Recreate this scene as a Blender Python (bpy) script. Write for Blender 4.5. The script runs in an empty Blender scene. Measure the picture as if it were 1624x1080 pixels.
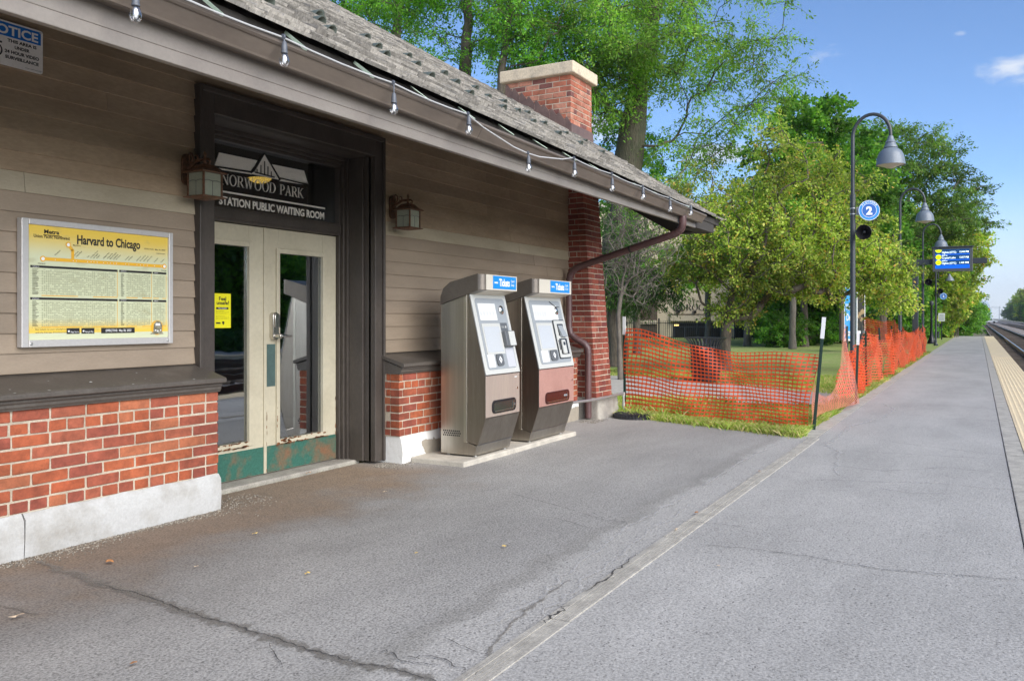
import bpy, bmesh, math, random
import numpy as np
from mathutils import Vector, Matrix
R = math.radians
scene = bpy.context.scene
COL = scene.collection

# ------------------------------------------------------------------ camera, sky, sun, exposure
F_PX, CX, HY, EYE = 1337.0, 812.0, 505.0, 1.3
TH = math.atan((1560 - CX) / F_PX)
cam_data = bpy.data.cameras.new('camera')
cam_data.sensor_fit = 'HORIZONTAL'
cam_data.sensor_width = 36.0
cam_data.lens = F_PX / 1624 * 36.0
cam_data.shift_y = -(540 - HY) / 1624
cam_data.clip_start = 0.05
cam_data.clip_end = 20000
cam = bpy.data.objects.new('camera', cam_data)
cam.location = (0, 0, EYE)
cam.rotation_euler = (R(90), 0, TH - R(90))
COL.objects.link(cam)
scene.camera = cam

SUN_EL, SUN_AZ = R(27), math.atan2(-0.36, -0.93)
world = bpy.data.worlds.new('World')
scene.world = world
world.use_nodes = True
wn, wl = world.node_tree.nodes, world.node_tree.links
wn.clear()
w_out = wn.new('ShaderNodeOutputWorld')
w_bg = wn.new('ShaderNodeBackground')
w_bg.inputs['Strength'].default_value = 0.095
w_sky = wn.new('ShaderNodeTexSky')
w_sky.sky_type = 'NISHITA'
w_sky.sun_disc = False
w_sky.sun_elevation = SUN_EL
w_sky.sun_rotation = SUN_AZ
w_sky.air_density = 0.68
w_sky.dust_density = 0.1
w_sky.ozone_density = 4.2
w_tc = wn.new('ShaderNodeTexCoord')
w_map = wn.new('ShaderNodeMapping')
w_map.inputs['Scale'].default_value = (1.0, 1.0, 3.2)
w_map.inputs['Location'].default_value = (0.35, 0.1, 0.0)
w_n = wn.new('ShaderNodeTexNoise')
w_n.inputs['Scale'].default_value = 5.5
w_n.inputs['Detail'].default_value = 9
w_n.inputs['Roughness'].default_value = 0.58
w_ramp = wn.new('ShaderNodeValToRGB')
w_ramp.color_ramp.elements[0].position = 0.66
w_ramp.color_ramp.elements[1].position = 0.85
w_sep = wn.new('ShaderNodeSeparateXYZ')
w_hz = wn.new('ShaderNodeMapRange')          # cloud bank low over the horizon
w_hz.interpolation_type = 'SMOOTHSTEP'
for i, v in zip(('From Min', 'From Max', 'To Min', 'To Max'), (0.0, 0.16, 0.85, 0.0)):
    w_hz.inputs[i].default_value = v
w_max = wn.new('ShaderNodeMath'); w_max.operation = 'MAXIMUM'
w_mix = wn.new('ShaderNodeMix'); w_mix.data_type = 'RGBA'
w_mix.inputs['B'].default_value = (3.7, 3.95, 4.35, 1)
wl.new(w_tc.outputs['Generated'], w_map.inputs['Vector'])
wl.new(w_map.outputs[0], w_n.inputs['Vector'])
wl.new(w_n.outputs['Fac'], w_ramp.inputs['Fac'])
wl.new(w_tc.outputs['Generated'], w_sep.inputs[0])
wl.new(w_sep.outputs['Z'], w_hz.inputs['Value'])
wl.new(w_hz.outputs[0], w_max.inputs[0])
wl.new(w_ramp.outputs['Color'], w_max.inputs[1])
# a few small separate clouds: soft patches of the same noise around given sky directions
w_last = w_max.outputs[0]
w_n2 = wn.new('ShaderNodeTexNoise')
w_n2.inputs['Scale'].default_value = 16; w_n2.inputs['Detail'].default_value = 8; w_n2.inputs['Roughness'].default_value = .6
w_m2 = wn.new('ShaderNodeMapping'); w_m2.inputs['Scale'].default_value = (1, 1, 2.4)
wl.new(w_tc.outputs['Generated'], w_m2.inputs['Vector']); wl.new(w_m2.outputs[0], w_n2.inputs['Vector'])
for az, el, rad, amp in ((-1.7, 14.0, .085, 1.25), (-4.5, 14.0, .03, 1.0), (1.2, 16.6, .02, .7), (24.5, 12.5, .09, 1.2), (15.0, 10.5, .08, 1.1), (29.0, 9.0, .08, 1.1)):
    d = Vector((math.cos(R(az)) * math.cos(R(el)), math.sin(R(az)) * math.cos(R(el)), math.sin(R(el))))
    q = wn.new('ShaderNodeVectorMath'); q.operation = 'SUBTRACT'; q.inputs[1].default_value = d
    q2 = wn.new('ShaderNodeVectorMath'); q2.operation = 'MULTIPLY'; q2.inputs[1].default_value = (1, 1, 2.2)
    q3 = wn.new('ShaderNodeVectorMath'); q3.operation = 'LENGTH'
    mr = wn.new('ShaderNodeMapRange'); mr.interpolation_type = 'SMOOTHSTEP'
    for i, v in zip(('From Min', 'From Max', 'To Min', 'To Max'), (rad, 0.0, 0.0, .5)): mr.inputs[i].default_value = v
    ad = wn.new('ShaderNodeMath'); ad.operation = 'ADD'
    m3 = wn.new('ShaderNodeMapRange'); m3.interpolation_type = 'SMOOTHSTEP'
    for i, v in zip(('From Min', 'From Max', 'To Min', 'To Max'), (.74, 1.02, 0.0, .8 * min(amp, 1.1))): m3.inputs[i].default_value = v
    mx_ = wn.new('ShaderNodeMath'); mx_.operation = 'MAXIMUM'
    wl.new(w_tc.outputs['Generated'], q.inputs[0]); wl.new(q.outputs[0], q2.inputs[0]); wl.new(q2.outputs[0], q3.inputs[0]); wl.new(q3.outputs['Value'], mr.inputs['Value'])
    wl.new(mr.outputs[0], ad.inputs[0]); wl.new(w_n2.outputs['Fac'], ad.inputs[1]); wl.new(ad.outputs[0], m3.inputs['Value']); wl.new(m3.outputs[0], mx_.inputs[0]); wl.new(w_last, mx_.inputs[1]); w_last = mx_.outputs[0]
wl.new(w_last, w_mix.inputs['Factor'])
wl.new(w_sky.outputs[0], w_mix.inputs['A'])
wl.new(w_mix.outputs['Result'], w_bg.inputs['Color'])
wl.new(w_bg.outputs[0], w_out.inputs['Surface'])

sun_data = bpy.data.lights.new('sun', 'SUN')
sun_data.energy = 2.9
sun_data.angle = R(66)
sun_data.color = (1.0, 0.95, 0.87)
sun = bpy.data.objects.new('sun', sun_data)
sun.rotation_euler = (Vector((math.sin(SUN_AZ) * math.cos(SUN_EL), math.cos(SUN_AZ) * math.cos(SUN_EL), math.sin(SUN_EL)))).to_track_quat('Z', 'Y').to_euler()
COL.objects.link(sun)

vs = scene.view_settings
vs.view_transform = 'Standard'
vs.look = 'None'
vs.gamma = 1
vs.use_curve_mapping = False
vs.exposure = 1.27
scene.cycles.max_bounces = 8
scene.cycles.transparent_max_bounces = 24

# ------------------------------------------------------------------ measuring helpers (photo pixel -> point on a real plane)
_c, _s = math.cos(TH), math.sin(TH)
def ray(u, v):
    k = (u - CX) / F_PX
    return Vector((_c + k * _s, _s - k * _c, -(v - HY) / F_PX))
CAM = Vector((0, 0, EYE))
def PY(u, v, y):
    r = ray(u, v); return CAM + r * (y / r.y)
def PX(u, v, x):
    r = ray(u, v); return CAM + r * (x / r.x)
def PZ(u, v, z=0.0):
    r = ray(u, v); return CAM + r * ((z - EYE) / r.z)
def PT(u, v, t):
    return CAM + ray(u, v) * t

# ------------------------------------------------------------------ mesh builder
_txt = {}
def text_geo(s, bold=0.0):
    key = (s, bold)
    if key not in _txt:
        cu = bpy.data.curves.new('lettering', 'FONT')
        cu.body = s; cu.size = 1.0; cu.offset = bold; cu.resolution_u = 3
        ob = bpy.data.objects.new('lettering', cu)
        me = ob.to_mesh()
        vs_ = [tuple(v.co) for v in me.vertices]
        fs_ = [tuple(p.vertices) for p in me.polygons]
        ob.to_mesh_clear()
        bpy.data.objects.remove(ob); bpy.data.curves.remove(cu)
        _txt[key] = (vs_, fs_)
    return _txt[key]

class MB:
    def __init__(self):
        self.v = []; self.f = []; self.m = []; self.mi = 0
    def add(self, vs_, fs_):
        o = len(self.v)
        self.v.extend(tuple(p) for p in vs_)
        for f in fs_:
            self.f.append([i + o for i in f]); self.m.append(self.mi)
    def poly(self, pts):
        self.add(pts, [list(range(len(pts)))])
    def box(self, x0, x1, y0, y1, z0, z1):
        self.add([(x0, y0, z0), (x1, y0, z0), (x1, y1, z0), (x0, y1, z0), (x0, y0, z1), (x1, y0, z1), (x1, y1, z1), (x0, y1, z1)],
                 [(0, 3, 2, 1), (4, 5, 6, 7), (0, 1, 5, 4), (1, 2, 6, 5), (2, 3, 7, 6), (3, 0, 4, 7)])
    def hexa(self, p):   # 8 points, bottom ring then top ring
        self.add(p, [(0, 3, 2, 1), (4, 5, 6, 7), (0, 1, 5, 4), (1, 2, 6, 5), (2, 3, 7, 6), (3, 0, 4, 7)])
    def bar(self, p0, p1, w, h, up=(0, 0, 1)):
        p0, p1 = Vector(p0), Vector(p1); d = (p1 - p0).normalized(); u = Vector(up)
        if abs(d.dot(u)) > .97: u = Vector((1, 0, 0))
        s = d.cross(u).normalized() * w / 2; t = s.cross(d).normalized() * h / 2
        self.hexa([p0 - s - t, p0 + s - t, p1 + s - t, p1 - s - t, p0 - s + t, p0 + s + t, p1 + s + t, p1 - s + t])
    def prism(self, pts, axis, a, b):
        n = len(pts)
        def mk(p, k):
            return (k, p[0], p[1]) if axis == 'x' else (p[0], k, p[1]) if axis == 'y' else (p[0], p[1], k)
        vs_ = [mk(p, a) for p in pts] + [mk(p, b) for p in pts]
        fs_ = [list(range(n))[::-1], list(range(n, 2 * n))] + [(i, (i + 1) % n, n + (i + 1) % n, n + i) for i in range(n)]
        self.add(vs_, fs_)
    def tube(self, pts, r, n=10, caps=True):
        pts = [Vector(p) for p in pts]; k = len(pts)
        rs = list(r) if isinstance(r, (list, tuple)) else [r] * k
        d0 = (pts[1] - pts[0]).normalized()
        ref = Vector((0, 0, 1)) if abs(d0.z) < .9 else Vector((1, 0, 0))
        u = d0.cross(ref).normalized(); vs_ = []
        for i in range(k):
            d = (pts[min(i + 1, k - 1)] - pts[max(i - 1, 0)]).normalized()
            u = (u - d * u.dot(d)).normalized(); w = d.cross(u)
            for j in range(n):
                a = 2 * math.pi * j / n
                vs_.append(pts[i] + (u * math.cos(a) + w * math.sin(a)) * rs[i])
        fs_ = [(i * n + j, i * n + (j + 1) % n, (i + 1) * n + (j + 1) % n, (i + 1) * n + j) for i in range(k - 1) for j in range(n)]
        if caps:
            fs_ += [list(range(n))[::-1], list(range((k - 1) * n, k * n))]
        self.add(vs_, fs_)
    def lathe(self, prof, c, n=20, ax=(0, 0, 1), caps=True):
        ax = Vector(ax).normalized(); q = Vector((0, 0, 1)).rotation_difference(ax); c = Vector(c); vs_ = []
        for r, h in prof:
            for j in range(n):
                a = 2 * math.pi * j / n
                vs_.append(c + q @ Vector((r * math.cos(a), r * math.sin(a), h)))
        k = len(prof)
        fs_ = [(i * n + j, i * n + (j + 1) % n, (i + 1) * n + (j + 1) % n, (i + 1) * n + j) for i in range(k - 1) for j in range(n)]
        if caps:
            if prof[0][0] > 1e-5: fs_.append(list(range(n))[::-1])
            if prof[-1][0] > 1e-5: fs_.append(list(range((k - 1) * n, k * n)))
        self.add(vs_, fs_)
    def text(self, s, o, r, up, h, w=None, bold=0.0, anchor='l', out=0.0):
        """lettering with cap height h, baseline-left (or centre / right) at o; r and up are unit directions"""
        vs_, fs_ = text_geo(s, bold)
        if not vs_: return
        hv, _ = text_geo('H', bold); ch = max(p[1] for p in hv) - min(p[1] for p in hv)
        x0, x1 = min(p[0] for p in vs_), max(p[0] for p in vs_)
        sy = h / ch; sx = sy if w is None else w / (x1 - x0)
        off = {'l': x0, 'c': (x0 + x1) / 2, 'r': x1}[anchor]
        o, r, up = Vector(o), Vector(r), Vector(up); n = r.cross(up)
        self.add([o + r * ((p[0] - off) * sx) + up * (p[1] * sy) + n * out for p in vs_], fs_)
    def disc(self, c, r_, rdir, up, n=28, ri=0.0, a0=0.0, a1=2 * math.pi):
        c, rdir, up = Vector(c), Vector(rdir), Vector(up)
        ang = [a0 + (a1 - a0) * i / n for i in range(n + 1)]
        o = [c + rdir * (r_ * math.cos(a)) + up * (r_ * math.sin(a)) for a in ang]
        if ri <= 0:
            self.poly(o[:-1] if abs(a1 - a0 - 2 * math.pi) < 1e-6 else o + [c])
        else:
            q = [c + rdir * (ri * math.cos(a)) + up * (ri * math.sin(a)) for a in ang]
            for i in range(n): self.poly([o[i], o[i + 1], q[i + 1], q[i]])
    def build(self, name, mats, parent=None, org=None, bevel=0.0, smooth=None, seg=2, cls=None):
        if org is None:
            org = ORG.get(parent.name, Vector((0, 0, 0))) if parent else Vector((0, 0, 0))
        org = Vector(org)
        me = bpy.data.meshes.new(name)
        a = np.array(self.v, dtype=np.float64) - np.array(org)
        me.from_pydata(a.tolist(), [], self.f)
        mats = mats if isinstance(mats, (list, tuple)) else [mats]
        for m in mats: me.materials.append(m)
        if len(mats) > 1: me.polygons.foreach_set('material_index', self.m)
        if smooth:
            me.polygons.foreach_set('use_smooth', [True] * len(me.polygons))
            me.set_sharp_from_angle(angle=smooth)
        me.update()
        ob = bpy.data.objects.new(name, me); COL.objects.link(ob)
        if parent:
            ob.parent = parent; ORG[ob.name] = org
        else:
            ob.location = org; ORG[ob.name] = org
        if bevel:
            bv = ob.modifiers.new('bevel', 'BEVEL'); bv.width = bevel; bv.segments = seg; bv.limit_method = 'ANGLE'; bv.angle_limit = R(35)
        return ob
ORG = {}
def tag(o, label=None, cat=None, group=None, kind=None):
    for k, v in (('label', label), ('category', cat), ('group', group), ('kind', kind)):
        if v: o[k] = v
    return o
def thing(name, loc, label, cat, group=None):
    o = bpy.data.objects.new(name, None); o.empty_display_size = .2
    o.location = loc; COL.objects.link(o); ORG[o.name] = Vector(loc)
    return tag(o, label, cat, group)
def struct(o): return tag(o, kind='structure')
def copy_tree(o, parent=None):
    c = o.copy(); COL.objects.link(c)
    if parent: c.parent = parent
    for ch in list(o.children): copy_tree(ch, c)
    return c

# ------------------------------------------------------------------ materials
def nd(mt, typ, **kw):
    n = mt.node_tree.nodes.new(typ)
    for k, v in kw.items():
        if k in n.inputs: n.inputs[k].default_value = v
        else: setattr(n, k, v)
    return n
def ramp(mt, src, a, b, ca=(0, 0, 0, 1), cb=(1, 1, 1, 1)):
    n = nd(mt, 'ShaderNodeValToRGB'); e = n.color_ramp.elements
    e[0].position, e[1].position, e[0].color, e[1].color = a, b, ca, cb
    mt.node_tree.links.new(src, n.inputs['Fac']); return n.outputs['Color']
def c4(c): return (c[0], c[1], c[2], 1)
def mixc(mt, fac, a, b, mode='MIX'):
    n = nd(mt, 'ShaderNodeMix', data_type='RGBA', blend_type=mode); L = mt.node_tree.links
    for key, x in (('Factor', fac), ('A', a), ('B', b)):
        if hasattr(x, 'is_linked'): L.new(x, n.inputs[key])
        else: n.inputs[key].default_value = x if key == 'Factor' else c4(x)
    return n.outputs['Result']
def math_(mt, op, a, b=0.0):
    n = nd(mt, 'ShaderNodeMath', operation=op); L = mt.node_tree.links
    for i, x in enumerate((a, b)):
        if hasattr(x, 'is_linked'): L.new(x, n.inputs[i])
        else: n.inputs[i].default_value = x
    return n.outputs[0]
def grey(mt, val):
    n = nd(mt, 'ShaderNodeCombineColor'); L = mt.node_tree.links
    for i in range(3): L.new(val, n.inputs[i])
    return n.outputs[0]
def noise(mt, vec, scale, detail=4, rough=.55):
    n = nd(mt, 'ShaderNodeTexNoise', Scale=scale, Detail=detail, Roughness=rough)
    mt.node_tree.links.new(vec, n.inputs['Vector']); return n.outputs['Fac']
def mapv(mt, vec, sc=(1, 1, 1), loc=(0, 0, 0)):
    n = nd(mt, 'ShaderNodeMapping', Scale=sc, Location=loc); mt.node_tree.links.new(vec, n.inputs['Vector']); return n.outputs[0]
def mrange(mt, val, a, b, c=0.0, d=1.0):
    n = nd(mt, 'ShaderNodeMapRange', interpolation_type='SMOOTHSTEP')
    for k, x in zip(('From Min', 'From Max', 'To Min', 'To Max'), (a, b, c, d)): n.inputs[k].default_value = x
    mt.node_tree.links.new(val, n.inputs['Value']); return n.outputs[0]
def new_mat(name):
    mt = bpy.data.materials.new(name); mt.use_nodes = True
    b = mt.node_tree.nodes['Principled BSDF']
    tc = nd(mt, 'ShaderNodeTexCoord').outputs['Object']
    return mt, b, tc, mt.node_tree.links
def set_bump(mt, b, h, strength, dist=.01):
    n = nd(mt, 'ShaderNodeBump', Strength=strength, Distance=dist)
    mt.node_tree.links.new(h, n.inputs['Height']); mt.node_tree.links.new(n.outputs[0], b.inputs['Normal'])
def M(name, col, rough=.6, metal=0.0, col2=None, ns=4.0, lo=.4, hi=.65, isl=0.0, fine=.12, fs=60.0, bump=0.0, bs=60.0, bd=.005, st=(1, 1, 1), spec=.5, emit=0.0):
    mt, b, tc, L = new_mat(name)
    v = mapv(mt, tc, st) if st != (1, 1, 1) else tc
    c = col
    if col2 is not None:
        c = mixc(mt, ramp(mt, noise(mt, v, ns, 6, .6), lo, hi), col, col2)
    if isl:
        g = nd(mt, 'ShaderNodeNewGeometry').outputs['Random Per Island']
        c = mixc(mt, 1.0, c, grey(mt, mrange(mt, g, 0, 1, 1 - isl, 1 + isl)), 'MULTIPLY')
    if fine:
        c = mixc(mt, 1.0, c, grey(mt, mrange(mt, noise(mt, v, fs, 4, .7), .3, .7, 1 - fine, 1 + fine)), 'MULTIPLY')
    if hasattr(c, 'is_linked'): L.new(c, b.inputs['Base Color'])
    else: b.inputs['Base Color'].default_value = c4(c)
    b.inputs['Roughness'].default_value = rough
    b.inputs['Metallic'].default_value = metal
    b.inputs['Specular IOR Level'].default_value = spec
    if bump: set_bump(mt, b, noise(mt, v, bs, 5, .65), bump, bd)
    if emit:
        if hasattr(c, 'is_linked'): L.new(c, b.inputs['Emission Color'])
        else: b.inputs['Emission Color'].default_value = c4(c)
        b.inputs['Emission Strength'].default_value = emit
    return mt

def brick_mat(name, cols, dark=1.0):
    mt, b, tc, L = new_mat(name)
    g = nd(mt, 'ShaderNodeNewGeometry').outputs['Random Per Island']
    n = nd(mt, 'ShaderNodeValToRGB'); n.color_ramp.interpolation = 'CONSTANT'
    e = n.color_ramp.elements
    while len(e) < len(cols): e.new(.5)
    for i, c in enumerate(cols): e[i].position = i / len(cols); e[i].color = c4([c[0] * .82, c[1] * .74, c[2] * .70])
    L.new(g, n.inputs['Fac'])
    c = mixc(mt, 1.0, n.outputs['Color'], grey(mt, mrange(mt, noise(mt, tc, 18, 6, .7), .25, .75, .72, 1.25)), 'MULTIPLY')
    c = mixc(mt, 1.0, c, grey(mt, mrange(mt, noise(mt, tc, 2.6, 6, .7), .3, .62, .66, 1.06)), 'MULTIPLY')
    pit = nd(mt, 'ShaderNodeTexVoronoi', Scale=110.0); L.new(tc, pit.inputs['Vector'])
    c = mixc(mt, math_(mt, 'MULTIPLY', mrange(mt, pit.outputs['Distance'], .12, .2, 1, 0), .55), c, (.05, .03, .025))
    L.new(c, b.inputs['Base Color']); b.inputs['Roughness'].default_value = .85
    set_bump(mt, b, noise(mt, tc, 120, 5, .7), .5, .004)
    return mt

def asphalt_mat(name, base, dirt=False, worn=False, grain=1.0):
    mt, b, tc, L = new_mat(name)
    big = noise(mt, mapv(mt, tc, (.5, 1.2, 1)), 1.1, 6, .6)
    c = mixc(mt, ramp(mt, big, .3, .72), [x * .82 for x in base], [x * 1.16 for x in base])
    streak = noise(mt, mapv(mt, tc, (.9, 3.2, 1)), 3.0, 6, .7)
    c = mixc(mt, math_(mt, 'MULTIPLY', ramp(mt, streak, .58, .72), .35), c, [x * 1.35 for x in base])
    if worn:   # pale, worn lip of asphalt along the joint
        sx = nd(mt, 'ShaderNodeSeparateXYZ'); L.new(tc, sx.inputs[0])
        wy = math_(mt, 'ADD', sx.outputs['Y'], math_(mt, 'MULTIPLY', math_(mt, 'SUBTRACT', noise(mt, tc, 2.2, 6, .65), .5), .42))
        band = mrange(mt, wy, 2.05, 1.9, 0, 1)
        c = mixc(mt, math_(mt, 'MULTIPLY', band, .5), c, [x * 1.5 for x in base])
        rim = math_(mt, 'MULTIPLY', mrange(mt, wy, 2.13, 2.04, 0, 1), mrange(mt, wy, 1.9, 2.0, 0, 1))
        c = mixc(mt, math_(mt, 'MULTIPLY', rim, .35), c, (.19, .18, .16))
    if dirt:
        sx = nd(mt, 'ShaderNodeSeparateXYZ'); L.new(tc, sx.inputs[0])
        wob = math_(mt, 'MULTIPLY', math_(mt, 'SUBTRACT', noise(mt, tc, 1.3, 6, .6), .5), 1.9)
        near = mrange(mt, math_(mt, 'ADD', sx.outputs['Y'], wob), 3.45, 4.35, 0, 1)
        inx = math_(mt, 'MULTIPLY', mrange(mt, sx.outputs['X'], 6.3, 5.6, 0, 1), .92)
        m = math_(mt, 'MULTIPLY', near, inx)
        c = mixc(mt, m, c, mixc(mt, noise(mt, tc, 7, 6, .7), (.15, .10, .062), (.36, .25, .155)))
        dk = math_(mt, 'MULTIPLY', mrange(mt, math_(mt, 'ADD', sx.outputs['Y'], wob), 2.7, 4.0, 0, .48), mrange(mt, sx.outputs['X'], 7.5, 3.5, 0, 1))  # broad grey darkening towards the wall, apart from the brown dirt
        c = mixc(mt, dk, c, (.075, .07, .066))
    vor = nd(mt, 'ShaderNodeTexVoronoi', Scale=62.0); L.new(tc, vor.inputs['Vector'])
    agg = mrange(mt, vor.outputs['Distance'], .05, .55, 1 - .3 * grain, 1 + .18 * grain)
    c = mixc(mt, 1.0, c, grey(mt, agg), 'MULTIPLY')
    sp = noise(mt, tc, 95, 4, .75)
    c = mixc(mt, 1.0, c, grey(mt, mrange(mt, sp, .32, .68, 1 - .36 * grain, 1 + .36 * grain)), 'MULTIPLY')
    pits = noise(mt, mapv(mt, tc, (1, 1.6, 1)), 34, 5, .65)
    pm = mrange(mt, pits, .60, .66, 0, .8)
    c = mixc(mt, pm, c, [x * .35 for x in base])
    L.new(c, b.inputs['Base Color']); b.inputs['Roughness'].default_value = .88
    h = math_(mt, 'ADD', math_(mt, 'MULTIPLY', vor.outputs['Distance'], .6), math_(mt, 'SUBTRACT', sp, math_(mt, 'MULTIPLY', pm, 1.2)))
    set_bump(mt, b, h, .38 * grain, .006)
    return mt

def ribbon_mat(name, col, cut=.45, ns=30.0, soft=.06, opac=1.0):
    """ragged strip: vertex attribute 'edge' runs 0 at the rim to 1 in the middle"""
    mt, b, tc, L = new_mat(name)
    at = nd(mt, 'ShaderNodeAttribute', attribute_name='edge').outputs['Fac']
    m = math_(mt, 'ADD', at, math_(mt, 'MULTIPLY', math_(mt, 'SUBTRACT', noise(mt, tc, ns, 6, .7), .5), 1.7))
    a = mrange(mt, m, cut, cut + soft, 0, opac)
    c = mixc(mt, 1.0, c4(col)[:3], grey(mt, mrange(mt, noise(mt, tc, 150, 3, .7), .3, .7, .65, 1.35)), 'MULTIPLY')
    L.new(c, b.inputs['Base Color']); L.new(a, b.inputs['Alpha']); b.inputs['Roughness'].default_value = .9
    return mt

def leaf_mat(name, cols, trans=.35):
    mt, b, tc, L = new_mat(name)
    g = nd(mt, 'ShaderNodeNewGeometry').outputs['Random Per Island']
    n = nd(mt, 'ShaderNodeValToRGB'); e = n.color_ramp.elements
    while len(e) < len(cols): e.new(.5)
    for i, (p, c) in enumerate(cols): e[i].position = p; e[i].color = c4(c)
    L.new(g, n.inputs['Fac'])
    c = mixc(mt, 1.0, n.outputs['Color'], grey(mt, mrange(mt, noise(mt, tc, .55, 3, .5), .32, .68, .55, 1.4)), 'MULTIPLY')
    L.new(c, b.inputs['Base Color']); b.inputs['Roughness'].default_value = .55
    b.inputs['Specular IOR Level'].default_value = .25
    t = nd(mt, 'ShaderNodeBsdfTranslucent'); L.new(mixc(mt, 1.0, c, (1.3, 1.5, .6), 'MULTIPLY'), t.inputs['Color'])
    mx = nd(mt, 'ShaderNodeMixShader', Fac=trans); L.new(b.outputs[0], mx.inputs[1]); L.new(t.outputs[0], mx.inputs[2])
    L.new(mx.outputs[0], mt.node_tree.nodes['Material Output'].inputs['Surface'])
    return mt

def glass_mat(name, tint=(.5, .56, .56), clear=.5):
    mt, b, tc, L = new_mat(name)
    gl = nd(mt, 'ShaderNodeBsdfGlossy', Roughness=.015); gl.inputs['Color'].default_value = (.95, .97, 1, 1)
    tr = nd(mt, 'ShaderNodeBsdfTransparent'); tr.inputs['Color'].default_value = c4(tint)
    lw = nd(mt, 'ShaderNodeLayerWeight', Blend=.5)
    bm_ = nd(mt, 'ShaderNodeBump', Strength=.04, Distance=.02); L.new(noise(mt, tc, 2.5, 2), bm_.inputs['Height']); L.new(bm_.outputs[0], gl.inputs['Normal'])
    mx = nd(mt, 'ShaderNodeMixShader'); L.new(math_(mt, 'ADD', math_(mt, 'MULTIPLY', math_(mt, 'POWER', lw.outputs['Facing'], 2.0), .3 + clear), .30), mx.inputs[0]); L.new(tr.outputs[0], mx.inputs[1]); L.new(gl.outputs[0], mx.inputs[2])
    L.new(mx.outputs[0], mt.node_tree.nodes['Material Output'].inputs['Surface'])
    return mt

m_siding = M('siding_paint', (.30, .236, .172), .55, col2=(.22, .17, .122), ns=2.5, lo=.38, hi=.72, isl=.1, fine=.06, fs=90, bump=.12, bs=30, st=(.5, 1, 2))
m_sidingtan = M('siding_paint_tan', (.42, .36, .26), .55, col2=(.35, .30, .21), ns=2.5, isl=.05, fine=.06, bump=.1, st=(.5, 1, 2))
m_sidingold = M('siding_paint_weathered', (.40, .30, .20), .6, col2=(.27, .195, .125), ns=2.2, lo=.35, hi=.68, isl=.1, fine=.1, fs=40, bump=.15, bs=30, st=(.45, 1, 1.6))  # brown weathered boards, colour lifted to offset the shade under the eave
m_trim = M('dark_trim_paint', (.066, .054, .045), .5, col2=(.048, .039, .033), ns=5, fine=.12, bump=.12, bs=40, st=(1, 1, .5))
m_cap = M('sill_paint', (.085, .073, .062), .42, col2=(.125, .11, .095), ns=6, lo=.5, hi=.75, fine=.14, fs=70, bump=.15, bs=50)
m_brick = brick_mat('red_brick', [(.42, .115, .05), (.40, .11, .055), (.36, .10, .058), (.45, .13, .055), (.41, .125, .07), (.33, .09, .058), (.43, .11, .045), (.47, .165, .08)])
m_brickdk = brick_mat('pier_brick', [(.33, .085, .055), (.27, .07, .05), (.36, .10, .065), (.23, .06, .05), (.30, .08, .05), (.38, .13, .09)])
m_brickch = brick_mat('chimney_brick', [(.46, .17, .105), (.40, .14, .09), (.50, .22, .15), (.42, .16, .10), (.20, .085, .075), (.54, .27, .19), (.44, .155, .09)])
m_mortar = M('mortar', (.49, .42, .325), .95, col2=(.36, .30, .23), ns=9, fine=.15, fs=120, bump=.5, bs=120)
m_white = M('white_masonry_paint', (.44, .44, .43), .75, col2=(.27, .25, .215), ns=4, lo=.46, hi=.80, fine=.06, fs=70, bump=.55, bs=22, bd=.012)
m_conc = M('concrete', (.50, .46, .39), .9, col2=(.38, .35, .30), ns=6, fine=.12, fs=120, bump=.4, bs=70)
m_concold = M('old_concrete', (.36, .335, .29), .92, col2=(.25, .23, .205), ns=5, fine=.2, fs=90, bump=.6, bs=60)
m_stone = M('limestone', (.58, .49, .36), .9, col2=(.30, .26, .21), ns=4, lo=.52, hi=.74, fine=.15, fs=50, bump=.6, bs=35, bd=.012)
m_shingle = M('weathered_shingle', (.37, .345, .31), .9, col2=(.22, .205, .18), ns=14, isl=.36, fine=.22, fs=70, bump=.5, bs=60, st=(2.5, .5, .5))
m_slab = M('roof_deck', (.045, .04, .036), .9)
m_gutter = M('brown_aluminium', (.155, .125, .10), .42, col2=(.12, .096, .078), ns=6, fine=.05, st=(.3, 1, 1))
m_fascia = M('taupe_fascia_paint', (.235, .21, .185), .5, col2=(.20, .175, .155), ns=3, fine=.05)
m_strap = M('pale_green_strap', (.42, .52, .42), .45, metal=.2)
m_guard = M('verdigris_metal', (.13, .155, .135), .55, metal=.3)
m_bronze = M('bronze_flashing', (.19, .125, .105), .5, metal=.3, col2=(.13, .085, .075))
m_pipe = M('maroon_downpipe_paint', (.115, .06, .058), .4, col2=(.085, .045, .045), fine=.08)
m_galv = M('galvanised', (.55, .55, .54), .4, metal=.8)
m_cream = M('cream_door_paint', (.50, .455, .34), .45, col2=(.44, .395, .29), ns=3, fine=.05, fs=30, bump=.06)
m_rust = M('rust', (.22, .085, .03), .9, col2=(.10, .045, .025), ns=30, bump=.6)
m_kick = M('green_kick_plate', (.03, .115, .085), .5, col2=(.19, .095, .05), ns=5.0, lo=.46, hi=.68, fine=.2, fs=50, bump=.25, bs=80)
m_push = M('green_push_plate', (.05, .085, .08), .5, col2=(.07, .12, .11))
m_chrome = M('satin_chrome', (.62, .60, .56), .25, metal=1.0, fine=.03)
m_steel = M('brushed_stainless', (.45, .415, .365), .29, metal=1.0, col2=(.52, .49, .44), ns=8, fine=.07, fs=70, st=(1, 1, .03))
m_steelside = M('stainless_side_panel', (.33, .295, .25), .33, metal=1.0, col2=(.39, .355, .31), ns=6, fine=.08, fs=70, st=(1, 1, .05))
m_pinkpanel = M('painted_red_reflection', (.52, .30, .255), .42, metal=.35, col2=(.46, .26, .22), ns=4, fine=.05)  # red of a reflection painted into the panel's base colour
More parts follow.
